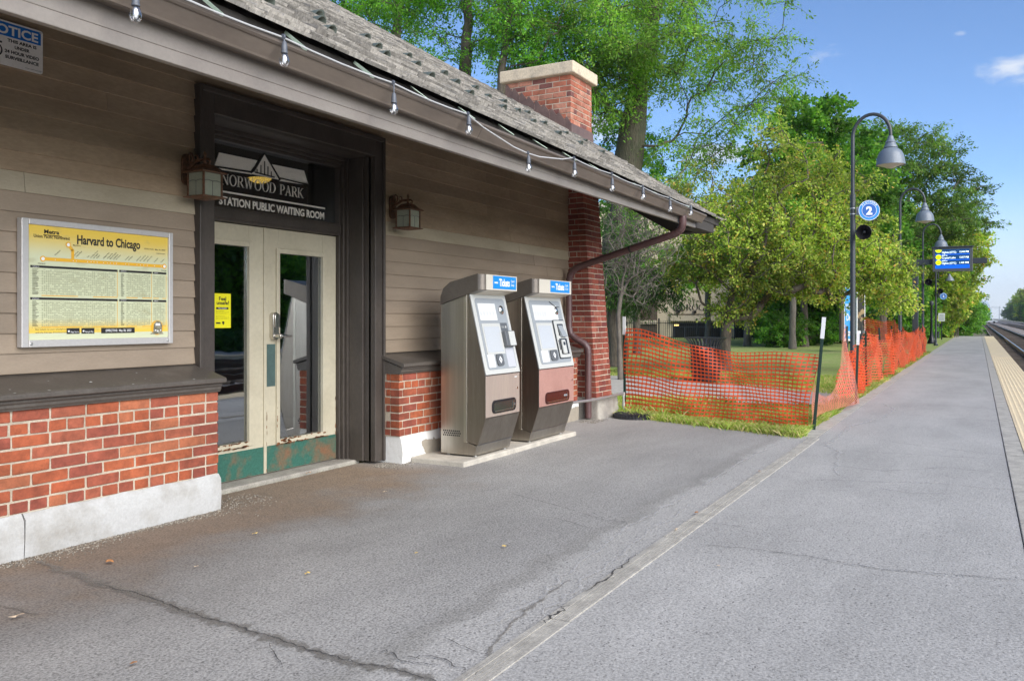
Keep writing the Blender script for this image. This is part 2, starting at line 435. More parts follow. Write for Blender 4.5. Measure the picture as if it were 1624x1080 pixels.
m_facepl = M('pale_grey_plastic', (.47, .475, .45), .4, fine=.03)
m_greypl = M('mid_grey_plastic', (.27, .29, .305), .38, fine=.03)
m_dkgrey = M('charcoal_plastic', (.10, .105, .11), .4, fine=.05)
m_black = M('black_plastic', (.012, .012, .014), .3, fine=0)
m_screen = M('grey_screen', (.44, .46, .48), .2, fine=.02)
m_paper = M('white_paper', (.60, .61, .60), .6, fine=.02)
m_ink = M('grey_ink', (.42, .43, .44), .7, fine=0)
m_blue = M('sign_blue', (.0, .10, .42), .4, fine=.03)
m_sky = M('sign_light_blue', (.01, .24, .66), .35, fine=.03)
m_navy = M('notice_blue', (.012, .16, .55), .4, fine=.04)
m_sign = M('white_sign_enamel', (.84, .81, .77), .4, col2=(.76, .72, .68), fine=.04)
m_signw = M('bright_white', (.85, .86, .86), .5, fine=0)
m_txt = M('black_ink', (.015, .014, .013), .6, fine=0)
m_letter = M('silver_lettering', (.88, .84, .76), .5, fine=.04)
m_iron = M('dark_iron', (.022, .023, .026), .45, fine=.1)
m_greymetal = M('dark_grey_paint', (.05, .056, .062), .42, fine=.06)
m_shade = M('grey_enamel_shade', (.17, .20, .24), .38, fine=.05)
m_lens = M('lamp_diffuser', (.62, .55, .44), .4, fine=.03)
m_copper = M('aged_copper', (.20, .10, .06), .5, metal=.55, col2=(.11, .07, .045), ns=20, fine=.2, bump=.3)
def net_mat(name, col, t_):
    mt, b, tc, L = new_mat(name)
    c = mixc(mt, 1.0, col, grey(mt, mrange(mt, noise(mt, tc, 2.2, 5, .6), .3, .7, .78, 1.15)), 'MULTIPLY')
    L.new(c, b.inputs['Base Color']); b.inputs['Roughness'].default_value = .4
    t = nd(mt, 'ShaderNodeBsdfTranslucent'); L.new(c, t.inputs['Color'])
    mx = nd(mt, 'ShaderNodeMixShader', Fac=t_); L.new(b.outputs[0], mx.inputs[1]); L.new(t.outputs[0], mx.inputs[2]); L.new(mx.outputs[0], mt.node_tree.nodes['Material Output'].inputs['Surface'])
    return mt
m_orange = net_mat('orange_netting', (1.0, .135, .045), .45)
m_orange2 = net_mat('orange_netting_faded', (1.0, .19, .085), .45)
m_orange_sheen = net_mat('orange_netting_painted_sheen', (1.0, .33, .22), .45)  # pale backlit sheen of the fold painted into the netting colour
m_postg = M('green_steel_post', (.018, .045, .032), .5)
m_tact = M('yellow_tactile_paving', (.74, .60, .38), .75, col2=(.66, .54, .36), ns=2.5, fine=.08, fs=50)
m_kerb = M('kerb_concrete', (.44, .415, .365), .9, col2=(.32, .30, .265), ns=7, fine=.18, fs=90, bump=.5, bs=70)
m_rail = M('rail_steel', (.12, .085, .065), .5, metal=.6)
m_railtop = M('worn_rail_top', (.55, .52, .50), .25, metal=1.0)
m_sleep = M('sleeper_wood', (.11, .085, .065), .9, isl=.3, fine=.2)
m_bark = M('bark', (.135, .11, .085), .95, col2=(.075, .062, .05), ns=9, fine=.25, fs=30, bump=1.0, bs=16, bd=.04, st=(1, 1, .25))
m_barkdark = M('dark_mossy_bark', (.085, .073, .05), .95, col2=(.055, .06, .032), ns=5, fine=.3, fs=30, bump=1.0, bs=14, bd=.05, st=(1, 1, .25))
m_barkgrey = M('grey_bark', (.17, .15, .125), .95, col2=(.11, .095, .08), ns=9, fine=.2, fs=30, bump=.6, bs=20, bd=.02, st=(1, 1, .3))
m_glass = glass_mat('door_glass')
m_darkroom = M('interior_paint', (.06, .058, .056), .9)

# ------------------------------------------------------------------ ground, platform, tracks
rng = random.Random(7)
def sk(x, y): return y + .005 * (x - 9)          # tracks and platform edge run very slightly off the wall line
m_earth = M('bare_earth', (.16, .14, .10), .95, col2=(.10, .12, .05), ns=.2, fine=.2, fs=5)
m_ballast = M('ballast', (.30, .265, .24), .95, col2=(.19, .165, .15), ns=1.2, fine=.4, fs=22, bump=1.0, bs=20, bd=.04)
m_lawn = M('lawn_grass', (.25, .34, .075), .95, col2=(.36, .35, .14), ns=.9, lo=.42, hi=.72, fine=.35, fs=28, bump=.6, bs=40, bd=.03)
m_yard = asphalt_mat('yard_asphalt', (.275, .265, .250), dirt=True, worn=True)
m_plat = asphalt_mat('platform_asphalt', (.35, .338, .320), grain=.75)

g = MB(); g.box(-4000, 4000, -4000, 4000, -.9, -.42); struct(g.build('ground', m_earth))
g = MB(); g.poly([(-60, 1.62, -.012), (420, 1.62, -.012), (420, 120, -.012), (-60, 120, -.012)])
struct(g.build('lawn', m_lawn))
g = MB(); g.poly([(-60, -60, -.40), (420, -60, -.40), (420, -13.2, -.40), (-60, -13.2, -.40)])
struct(g.build('far_lawn', m_lawn))
g = MB(); g.poly([(-60, sk(-60, -.9), -.26), (900, sk(900, -.9), -.26), (900, sk(900, -14.6), -.26), (-60, sk(-60, -14.6), -.26)])
struct(g.build('ballast_bed', m_ballast))
# yard asphalt in front of the station: its far end is a slightly ragged line along the netting
edge = []
for i in range(41):
    t = i / 40; edge.append((10.62 - 1.05 * t + .03 * math.sin(t * 23) + .02 * rng.uniform(-1, 1), 4.55 - 3.0 * t, 0))
g = MB(); g.poly([(-9, 4.9, 0), (-9, 1.58, 0)] + edge[::-1] + [(10.6, 4.9, 0)])
struct(g.build('station_yard', m_yard))
# platform deck
g = MB()
xs = [-9, 70]
g.hexa([(-9, sk(-9, -.18), -.42), (70, sk(70, -.18), -.42), (70, 1.58, -.42), (-9, 1.58, -.42), (-9, sk(-9, -.18), .002), (70, sk(70, -.18), .002), (70, 1.58, .002), (-9, 1.58, .002)])
struct(g.build('platform', m_plat))
g = MB()
x = -9.0
while x < 70:
    x2 = min(x + 3.05, 70); a = .006
    g.hexa([(x + a, sk(x, -.34), -.42), (x2 - a, sk(x2, -.34), -.42), (x2 - a, sk(x2, -.185), -.42), (x + a, sk(x, -.185), -.42),
            (x + a, sk(x, -.34), .008), (x2 - a, sk(x2, -.34), .008), (x2 - a, sk(x2, -.185), .008), (x + a, sk(x, -.185), .008)]); x = x2
struct(g.build('platform_edge', m_kerb, bevel=.006))
g = MB(); x = -9.0
while x < 70:
    x2 = min(x + .61, 70); a = .003
    g.hexa([(x + a, sk(x, -.92), -.42), (x2 - a, sk(x2, -.92), -.42), (x2 - a, sk(x2, -.343), -.42), (x + a, sk(x, -.343), -.42),
            (x + a, sk(x, -.92), .012), (x2 - a, sk(x2, -.92), .012), (x2 - a, sk(x2, -.343), .012), (x + a, sk(x, -.343), .012)])
    if 3 < x < 32:      # truncated domes
        for i in range(9):
            for j in range(9):
                px, py = x + .034 + i * .067, -.89 + j * .064
                r = .014
                g.add([(px + r * 1.5 * cx_, sk(px, py) + r * 1.5 * cy_, .0121) for cx_, cy_ in ((1, 0), (0, 1), (-1, 0), (0, -1))] +
                      [(px + r * cx_, sk(px, py) + r * cy_, .0148) for cx_, cy_ in ((1, 0), (0, 1), (-1, 0), (0, -1))],
                      [(4, 5, 6, 7), (0, 1, 5, 4), (1, 2, 6, 5), (2, 3, 7, 6), (3, 0, 4, 7)])
    x = x2
struct(g.build('tactile_strip', m_tact))
# grooved concrete joint, going over into a low kerb beside the grass
g = MB(); x = -9.0
while x < 9.55:
    L_ = rng.uniform(1.2, 2.2); x2 = min(x + L_, 9.55)
    d = rng.uniform(-.006, .006)
    for i in range(6):
        y0 = 1.548 + d + i * .0195
        g.prism([(x + .004, y0), (x2 - .004, y0 + rng.uniform(-.003, .003)), (x2 - .004, y0 + .0155), (x + .004, y0 + .0155)], 'z', -.05, .007 + rng.uniform(-.0015, .0012))
    g.box(x + .004, x2 - .004, 1.546 + d, 1.664 + d, -.05, .0032)
    x = x2
struct(g.build('joint_strip', m_kerb))
g = MB(); x = 9.56
while x < 70:
    x2 = min(x + 1.55, 70); d = rng.uniform(-.002, .006)
    g.box(x, x2 - .008, 1.583 + d, 1.775 + d, -.1, .0038 + rng.uniform(0, .001)); x = x2
struct(g.build('platform_kerb', m_kerb))
g = MB()
g.poly([(15.0, 1.78, -.004), (16.15, 2.3, -.004), (17.9, 6.2, -.004), (17.9, 26, -.004), (15.4, 26, -.004), (13.15, 5.2, -.004), (13.05, 3.2, -.004), (13.6, 1.78, -.004)])
struct(g.build('concrete_path', m_conc))
# worn seams, sealed cracks and stains in the asphalt
def ribbon(pts, w, z, n=8, jit=.35, seed=1):
    """pts on the ground -> strip of 3 verts across with an 'edge' attribute; returns verts, faces, edge"""
    r_ = random.Random(seed); P = []
    for a, b in zip(pts[:-1], pts[1:]):
        for i in range(n): P.append(Vector(a).lerp(Vector(b), i / n))
    P.append(Vector(pts[-1])); V = []; F = []; E = []
    for i, p in enumerate(P):
        d = (P[min(i + 1, len(P) - 1)] - P[max(i - 1, 0)]); d.z = 0; d.normalize(); nn = Vector((-d.y, d.x, 0))
        p = p + nn * r_.uniform(-jit, jit) * w
        ww = w * r_.uniform(.6, 1.3); end = min(i, len(P) - 1 - i); ww *= min(1, .25 + end / 4)
        for k, e in ((-1, 0), (0, 1), (1, 0)):
            V.append((p.x + nn.x * ww * k, p.y + nn.y * ww * k, z)); E.append(float(e))
    for i in range(len(P) - 1):
        for k in (0, 1): F.append((i * 3 + k, i * 3 + k + 1, i * 3 + k + 4, i * 3 + k + 3))
    return V, F, E
def ribbons(name, lst, mat, z):
    V = []; F = []; E = []
    for i, (pts, w, jit) in enumerate(lst):
        v, f, e = ribbon([PZ(*p) for p in pts], w, z + .0004 * (i % 4), 8, jit, i + 3)
        F += [tuple(k + len(V) for k in q) for q in f]; V += v; E += e
    me = bpy.data.meshes.new(name); me.from_pydata(V, [], F); me.materials.append(mat)
    at = me.attributes.new('edge', 'FLOAT', 'POINT'); at.data.foreach_set('value', E)
    o = bpy.data.objects.new(name, me); COL.objects.link(o); return struct(o)
main_crack = [(60, 890), (150, 925), (240, 950), (285, 968), (330, 983), (380, 996), (440, 1015), (505, 1036), (560, 1052), (625, 1062), (700, 1085)]
ribbons('asphalt_scar', [(main_crack, .075, .25), ([(0, 960), (60, 975)], .03, .3),
        ([(755, 1072), (800, 1000), (840, 965), (900, 920)], .02, .5)], ribbon_mat('scarred_asphalt', (.20, .183, .16), .42, 18, .4, .6), .005)
ribbons('asphalt_crack', [(main_crack[1:], .0085, 1.3), ([(610, 1030), (640, 1052), (700, 1058)], .010, 1.0), ([(640, 1046), (690, 1042), (740, 1066)], .012, 1.0), ([(425, 1020), (450, 1062)], .006, 1.0),
        ([(800, 780), (880, 802), (960, 826), (1005, 830)], .006, .9), ([(880, 822), (940, 840)], .006, .9), ([(1065, 826), (1160, 834), (1210, 842)], .006, .9),
        ([(1110, 865), (1190, 872), (1290, 885), (1400, 905), (1500, 912), (1624, 922)], .009, .8), ([(1290, 735), (1400, 748), (1500, 742), (1624, 756)], .007, .8),
        ([(1240, 748), (1290, 752)], .006, .8), ([(1010, 880), (980, 905), (930, 940)], .012, 1.2), ([(860, 990), (900, 962)], .02, 1.2), ([(1440, 640), (1560, 648), (1624, 655)], .009, .6), ([(1400, 700), (1530, 716), (1624, 726)], .008, .6),
        ([(1150, 760), (1220, 772)], .006, .8), ([(700, 1010), (760, 1040)], .007, 1), ([(1555, 527), (1560, 545), (1580, 590), (1610, 665), (1624, 700)], .014, .2)],
        ribbon_mat('dark_crack_line', (.05, .047, .045), .62, 40, .12, .78), .0075)  # one plain dark tone along the crack lines
ribbons('sealed_seam', [([(1400, 640), (1418, 650), (1400, 662), (1345, 678), (1310, 705), (1330, 718), (1328, 755)], .055, .5), ([(1425, 657), (1470, 660)], .03, .4),
        ([(1285, 762), (1330, 762), (1400, 765), (1480, 766), (1560, 774), (1624, 778)], .022, .5), ([(1380, 772), (1440, 782), (1510, 784)], .02, .5),
        ([(1290, 885), (1370, 900), (1450, 908), (1530, 918)], .02, .8), ([(1415, 560), (1530, 566)], .03, .4), ([(1475, 664), (1560, 667), (1624, 672)], .03, .5), ([(1330, 715), (1460, 722), (1600, 730)], .016, .6),
        ([(860, 975), (930, 920), (1010, 858), (1100, 800)], .03, .9), ([(760, 1000), (850, 950), (905, 905), (1000, 835), (1080, 790), (1170, 735), (1230, 705)], .03, .8)], ribbon_mat('worn_pale_seam', (.52, .51, .49), .48, 14, .5, .55), .0055)
# tracks
def track(yc, name, label):
    t = thing(name, (0, 0, -.26), label, 'railway track', 'railway tracks beside the platform')
    for s in (-.7175, .7175):
        y = yc + s
        a, b = -60, 900
        rb = MB()
        for (hw, z0, z1, mi) in ((.06, -.2, -.185, 0), (.012, -.185, -.085, 0), (.034, -.085, -.055, 0), (.026, -.055, -.05, 1)):
            rb.mi = mi
            rb.hexa([(a, sk(a, y - hw), z0), (b, sk(b, y - hw), z0), (b, sk(b, y + hw), z0), (a, sk(a, y + hw), z0), (a, sk(a, y - hw), z1), (b, sk(b, y - hw), z1), (b, sk(b, y + hw), z1), (a, sk(a, y + hw), z1)])
        rb.build('rail', [m_rail, m_railtop], t)
    sl = MB(); x = -20.0
    while x < 260:
        sl.box(x, x + .23, sk(x, yc - 1.3), sk(x, yc + 1.3), -.30, -.205 + rng.uniform(-.008, .008)); x += .54
    tag(sl.build('sleepers', m_sleep, t), kind='stuff')
track(-2.32, 'railway_track', 'nearest railway track, right beside the yellow tactile platform edge')
track(-6.55, 'railway_track', 'middle railway track, with a bed of pale ballast on both sides')
track(-10.8, 'railway_track', 'outermost railway track, closest to the far row of trees')
# far platform
g = MB(); g.hexa([(-30, -16.2, -.42), (60, -16.0, -.42), (60, -13.1, -.42), (-30, -13.3, -.42), (-30, -16.2, 0), (60, -16.0, 0), (60, -13.1, 0), (-30, -13.3, 0)]); struct(g.build('far_platform', m_plat))
g = MB(); g.hexa([(-30, -13.3, -.42), (60, -13.1, -.42), (60, -12.55, -.42), (-30, -12.75, -.42), (-30, -13.3, .01), (60, -13.1, .01), (60, -12.55, .01), (-30, -12.75, .01)]); struct(g.build('far_tactile_strip', m_tact))

# ------------------------------------------------------------------ station building
ST = thing('station_building', (4.0, 4.8, 0), 'brown clapboard railway station with brick base, shingled roof and brick chimney', 'station building')
WY = 4.78                        # wall plane
X_L, X_R, X_E = -3.0, 10.05, 11.2
def zskew(x): return (X_E - x) * .0175
def zroof(x, y):
    z = 2.606 + (y - 3.05) * .648 if y < 4.93 else 3.824 + (y - 4.93) * .594
    return z + zskew(x)

# clapboards
sd = MB()
def boards(x0, x1, z0, exp, tan_row, z1):
    z = z0; k = 0
    while z < z1:
        sd.mi = 1 if k == tan_row else 2 if k > tan_row else 0
        cuts = [x0]; xx = x0 + rng.uniform(1.2, 3.4)
        while xx < x1 - .6: cuts.append(xx); xx += rng.uniform(1.8, 3.6)
        cuts.append(x1)
        for a, b in zip(cuts[:-1], cuts[1:]):
            j = rng.uniform(-.0015, .0015)
            sd.prism([(WY + .02, z + .002), (WY - .016 + j, z + .002), (WY - .016 + j, z + .008), (WY - .003, z + exp + .006), (WY + .02, z + exp + .006)], 'x', a + (.003 if a > x0 else 0), b)
        z += exp; k += 1
boards(X_L, 4.03, .985, .1145, 9, 3.5)
boards(6.09, X_R, .985, .1197, 9, 3.5)
boards(4.031, 6.089, 2.895, .1145, -1, 3.5)
sd.mi = 0
sd.box(X_L, 4.03, WY + .005, 4.93, .3, 3.6); sd.box(6.09, 10.55, WY + .005, 4.93, .3, 3.6); sd.box(4.03, 6.09, WY + .005, 4.93, 2.91, 3.6)
sd.build('siding', [m_siding, m_sidingtan, m_sidingold], ST)

# brick base
def brick_run(mb, ob, P, n_out, L, rows, h, z0, headers, bl=.205, j=.011, depth=.1, off=lambda z: 0, seed=0, start=0.0):
    """rows of bricks on a face: P(u,z,d) gives the point u along, z up, d outwards"""
    r_ = random.Random(seed)
    for k in range(rows):
        z = z0 + k * h; zb = z + h - j
        hd = k in headers; bw = .098 if hd else bl
        u = -(start if k % 2 == 0 else start + bl / 2 + j / 2) if not hd else -start / 2
        while u < L:
            a, b = max(u, 0), min(u + bw, L)
            if b - a > .02:
                d = r_.uniform(-.004, .003); e = [r_.uniform(-.0018, .0018) for _ in range(6)]
                ob.hexa([P(a + e[0], z + e[1], -depth), P(b + e[2], z + e[3], -depth), P(b + e[2], z + e[3], d + off(z)), P(a + e[0], z + e[1], d + off(z)),
                         P(a + e[4], zb + e[1], -depth), P(b + e[5], zb + e[3], -depth), P(b + e[5], zb + e[3], d + off(zb)), P(a + e[4], zb + e[1], d + off(zb))])
            u += bw + j
BY = 4.55
def brick_base(x0, x1, ret):
    bb, mo = MB(), MB()
    H = .0705; rows = 8
    # align joints so the corner brick is whole at the door end
    if not ret:
        brick_run(bb, bb, lambda u, z, d: (x1 - u, BY - d, z), None, x1 - x0, rows, H, .247, (0, 6), seed=1)
    else:
        brick_run(bb, bb, lambda u, z, d: (x0 + u, BY - d, z), None, x1 - x0, rows, H, .247, (0, 6), seed=2, start=.05)
        brick_run(bb, bb, lambda u, z, d: (x0 - d + .003, BY + .105 + u, z), None, .13, rows, H, .247, (), bl=.1, seed=3)
    mo.box(x0 + .006, x1 - .006, BY + .006, WY + .1, .24, .82)
    mo.mi = 0
    o = bb.build('brick_base', m_brick, ST, bevel=.005)
    mo.build('mortar', m_mortar, o)
    return o
brick_base(X_L, 4.035, False)
brick_base(6.075, 9.86, True)
def plinth(x0, x1, seed):
    mb = MB(); r_ = random.Random(seed); n = int((x1 - x0) / .12)
    prof = [(WY + .05, -.03), (BY - .012, -.03), (BY - .020, .10), (BY - .016, .205), (BY + .004, .243), (BY + .05, .249), (WY + .05, .249)]
    V = []; K = len(prof)
    for i in range(n + 1):
        x = x0 + (x1 - x0) * i / n
        for j, (y, z) in enumerate(prof):
            q = .006 if 0 < j < 5 else 0
            V.append((x + (r_.uniform(-q, q) if 0 < i < n else 0), y + r_.uniform(-q, q), z + r_.uniform(-q, q)))
    F = [(i * K + j, (i + 1) * K + j, (i + 1) * K + (j + 1) % K, i * K + (j + 1) % K) for i in range(n) for j in range(K)]
    F += [tuple(range(K)), tuple(range(n * K, n * K + K))[::-1]]
    mb.add(V, F)
    return mb
plinth(2.70, 4.045, 5).build('plinth', m_white, ST, smooth=R(50))
plinth(X_L, 2.69, 6).build('plinth', m_white, ST, smooth=R(50))
# right hand plinth: paint fallen off in a big patch over old concrete
mt, b, tc, L = new_mat('peeling_plinth')
sx = nd(mt, 'ShaderNodeSeparateXYZ'); L.new(tc, sx.inputs[0])
q = math_(mt, 'ADD', sx.outputs['X'], math_(mt, 'MULTIPLY', math_(mt, 'SUBTRACT', noise(mt, tc, 6, 6, .6), .5), .5))
q = math_(mt, 'SUBTRACT', q, math_(mt, 'MULTIPLY', sx.outputs['Z'], -.9))
pm = math_(mt, 'MULTIPLY', mrange(mt, q, 6.42 - 4.0 + .05, 6.44 - 4.0 + .05, 0, 1), mrange(mt, math_(mt, 'ADD', sx.outputs['Z'], math_(mt, 'MULTIPLY', noise(mt, tc, 9, 4), .12)), .235, .225, 0, 1))
L.new(mixc(mt, pm, mixc(mt, noise(mt, tc, 5, 5), (.62, .61, .58), (.76, .75, .72)), mixc(mt, noise(mt, tc, 12, 6), (.42, .37, .29), (.26, .23, .19))), b.inputs['Base Color'])
b.inputs['Roughness'].default_value = .85
set_bump(mt, b, math_(mt, 'SUBTRACT', noise(mt, tc, 30, 5, .6), pm), .6, .01)
plinth(6.09, 9.86, 8).build('plinth', mt, ST, smooth=R(50))
# sloped timber sill caps
def sill(x0, x1):
    mb = MB()
    mb.prism([(WY + .01, .952), (WY + .01, .984), (4.492, .900), (4.484, .893), (4.484, .868), (4.50, .862)], 'x', x0, x1)
    mb.prism([(WY, .94), (4.512, .861), (4.512, .846), (4.522, .838), (4.522, .822), (4.532, .81), (4.532, .803), (WY, .803)], 'x', x0 + .012, x1 - .012)
    mb.mi = 1; q_ = random.Random(int(x0 * 10)); 
    for _ in range(16 if x0 < 0 else 8):
        y = q_.choice((q_.uniform(4.52, 4.74), 4.50)); x = q_.uniform(max(x0, 2.3), x1 - .05); w_ = q_.uniform(.003, .011); z = .984 - (4.78 - y) * .2917 + .0015
        mb.poly([(x + w_ * math.cos(k) * q_.uniform(.6, 1.2), y + w_ * .7 * math.sin(k) * q_.uniform(.5, 1), z + w_ * .7 * math.sin(k) * .29) for k in (0, .9, 1.8, 2.7, 3.6, 4.5, 5.4)])
    return mb.build('sill_cap', [m_cap, m_white], ST, bevel=.004)
sill(X_L, 4.05); sill(6.055, 9.9)

# door surround
cs = MB()
CYF = 4.735
cs.box(4.03, 4.165, CYF, WY + .03, .02, 2.905)
cs.box(5.965, 6.075, CYF, WY + .03, .02, 2.905)
cs.box(4.165, 5.965, CYF, WY + .03, 2.745, 2.905)
for (x0, x1) in ((4.022, 4.05), (6.062, 6.092)): cs.box(x0, x1, CYF - .022, WY + .02, .02, 2.925)
cs.box(4.05, 6.062, CYF - .022, WY + .02, 2.885, 2.925)
cs.box(4.165, 4.182, CYF + .015, CYF + .03, .02, 2.74)
# reveals with stepped ribs
for s, xe in ((1, 4.165), (-1, 5.965)):
    for (a, b_, y0, y1) in ((-.03, .0, WY, 5.02), (.0, .022, 4.86, 5.02), (-.03, .035, 5.02, 5.055), (-.03, .055, 5.055, 5.09), (-.03, .073, 5.09, 5.2)):
        xa, xb = sorted((xe + s * a, xe + s * b_)); cs.box(xa, xb, y0, y1, .02, 2.745)
for (z0, y0, y1) in ((2.745, WY, 5.02), (2.715, 5.02, 5.055), (2.69, 5.055, 5.09), (2.665, 5.09, 5.2)):
    cs.box(4.165 + (.0 if z0 > 2.74 else .06), 5.965 - (.0 if z0 > 2.74 else .06), y0, y1, z0, 2.80)
cs.build('door_casing', m_trim, ST, bevel=.005)
DY = 5.125
tr = MB(); tr.box(4.235, 5.895, 5.08, 5.2, 2.045, 2.155); tr.box(4.235, 5.895, 5.066, 5.08, 2.065, 2.135)
trans = tr.build('transom', m_trim, ST, bevel=.005)
tg = MB(); tg.box(4.236, 5.894, 5.135, 5.143, 2.156, 2.665); tg.build('glass', m_glass, trans)
# lettering on the transom glass
lt = MB(); LY = 5.131
def LP(x, y): return PY(280 + x / 3.6, 120 + y / 3.6, LY)
def stroke(pts): lt.poly([LP(*p) for p in pts])
gable = [(505, 445), (588, 583), (575, 590), (497, 578), (420, 552)]
lt.poly([LP(*p) for p in ((243, 440), (462, 486), (428, 546), (217, 515))])
lt.poly([LP(*p) for p in ((540, 506), (728, 544), (752, 622), (590, 582))])
lt.poly([LP(*p) for p in ((240, 528), (422, 556), (430, 566), (262, 540))])
lt.poly([LP(*p) for p in ((596, 592), (752, 616), (748, 626), (590, 603))])
lt.poly([LP(*p) for p in ((503, 452), (572, 572), (585, 596), (425, 562), (446, 548))])
lt2 = MB()
for a, b_ in (((503, 445), (424, 550)), ((503, 445), (588, 585)), ((424, 550), (216, 518)), ((588, 585), (755, 626)), ((446, 552), (560, 582))):
    p, q = [PY(280 + t[0] / 3.6, 120 + t[1] / 3.6, LY - .003) for t in (a, b_)]
    lt2.bar(p, q, .0105, .001, up=(0, 1, 0))
for x, y0, y1 in ((460, 535, 560), (482, 512, 562), (503, 490, 568), (522, 520, 572), (541, 548, 578)):
    p, q = [PY(280 + x / 3.6, 120 + y / 3.6, LY - .003) for y in (y0, y1)]
    lt2.bar(p, q, .010, .001, up=(0, 1, 0))
# serif capitals drawn from strokes (unit height)
def arc(cx, cy, rx, ry, a0, a1, n=14): return [(cx + rx * math.cos(R(a0 + (a1 - a0) * i / n)), cy + ry * math.sin(R(a0 + (a1 - a0) * i / n))) for i in range(n + 1)]
def ring(cx, cy, rx, ry, tx, ty, a0=0, a1=360):
    o, q = arc(cx, cy, rx, ry, a0, a1, 20), arc(cx, cy, rx - tx, ry - ty, a0, a1, 20)
    return [[o[i], o[i + 1], q[i + 1], q[i]] for i in range(20)]
def vs_(x, w, y0=0, y1=1): return [(x - w / 2, y0), (x + w / 2, y0), (x + w / 2, y1), (x - w / 2, y1)]
def ser(x, y, w): return [(x - w / 2, y), (x + w / 2, y), (x + w / 2, y + .045), (x - w / 2, y + .045)]
def dg(x0, y0, x1, y1, w): return [(x0 - w / 2, y0), (x0 + w / 2, y0), (x1 + w / 2, y1), (x1 - w / 2, y1)]
T_, t_ = .12, .05
SERIF = {
 'N': (.74, [vs_(.12, t_), dg(.12, 1, .62, 0, T_), vs_(.62, t_), ser(.12, 0, .22), ser(.1, .955, .2), ser(.62, .955, .22)]),
 'O': (.78, ring(.39, .5, .35, .515, T_, .05)),
 'R': (.68, [vs_(.14, T_), ser(.14, 0, .26), ser(.12, .955, .22), dg(.34, .5, .6, 0, T_), ser(.62, 0, .16), [(.14, .955), (.34, .955), (.34, 1), (.14, 1)], [(.14, .46), (.34, .46), (.34, .51), (.14, .51)]] + ring(.32, .73, .25, .27, T_, .045, -90, 90)),
 'W': (1.02, [dg(.12, 1, .3, 0, T_), dg(.3, 0, .5, 1, t_), dg(.44, 1, .66, 0, T_), dg(.66, 0, .86, 1, t_), ser(.12, .955, .24), ser(.46, .955, .24), ser(.86, .955, .22)]),
 'D': (.76, [vs_(.14, T_), ser(.1, 0, .18), ser(.1, .955, .18), [(.14, .955), (.32, .955), (.32, 1), (.14, 1)], [(.14, 0), (.32, 0), (.32, .045), (.14, .045)]] + ring(.32, .5, .37, .5, T_, .045, -90, 90)),
 'P': (.60, [vs_(.14, T_), ser(.14, 0, .26), ser(.1, .955, .18), [(.14, .955), (.3, .955), (.3, 1), (.14, 1)], [(.14, .42), (.3, .42), (.3, .465), (.14, .465)]] + ring(.3, .71, .25, .29, T_, .045, -90, 90)),
 'A': (.72, [dg(.1, 0, .36, 1, t_), dg(.6, 0, .34, 1, T_), [(.2, .33), (.5, .33), (.48, .38), (.22, .38)], ser(.1, 0, .2), ser(.6, 0, .24)]),
 'K': (.74, [vs_(.14, T_), ser(.14, 0, .26), ser(.14, .955, .26), dg(.2, .42, .56, 1, t_), dg(.3, .54, .62, 0, T_), ser(.58, .955, .2), ser(.64, 0, .2)]),
 'G': (.78, ring(.4, .5, .36, .515, T_, .05, 40, 330) + [vs_(.68, T_, .03, .42), ser(.66, .4, .24)]),
 'U': (.76, [vs_(.16, T_, .3, 1), vs_(.62, t_, .3, 1), ser(.16, .955, .26), ser(.62, .955, .2)] + ring(.40, .32, .27, .34, .09, .06, 180, 360)),
 'E': (.62, [vs_(.14, T_), ser(.3, 0, .46), ser(.3, .955, .44), ser(.28, .48, .3), vs_(.51, .04, 0, .2), vs_(.49, .04, .8, 1)]),
 ' ': (.38, [])}
def serif_text(mb, s, o, r, up, h, w):
    tot = sum(SERIF[ch][0] for ch in s); sx = w / tot; o, r, up = Vector(o), Vector(r), Vector(up); x = 0
    for ch in s:
        adv, polys = SERIF[ch]
        for pl in polys: mb.poly([o + r * ((x + p[0]) * sx) + up * (p[1] * h) for p in pl])
        x += adv
EX, EZ = Vector((1, 0, 0)), Vector((0, 0, 1))
a, b_ = LP(255, 620), LP(727, 706); serif_text(lt, 'NORWOOD PARK', a, EX, EZ, LP(255, 556).z - a.z, b_.x - a.x)
a, b_ = LP(228, 660), LP(848, 766); lt.box(a.x, b_.x, LY - .0005, LY, a.z - .002, a.z + .012)
a, b_ = LP(243, 732), LP(843, 828); lt.text('STATION PUBLIC WAITING ROOM', a, EX, EZ, LP(243, 684).z - a.z, b_.x - a.x, bold=.035)
lt.build('lettering', m_letter, trans)
lt2.build('house_outline', m_txt, trans)

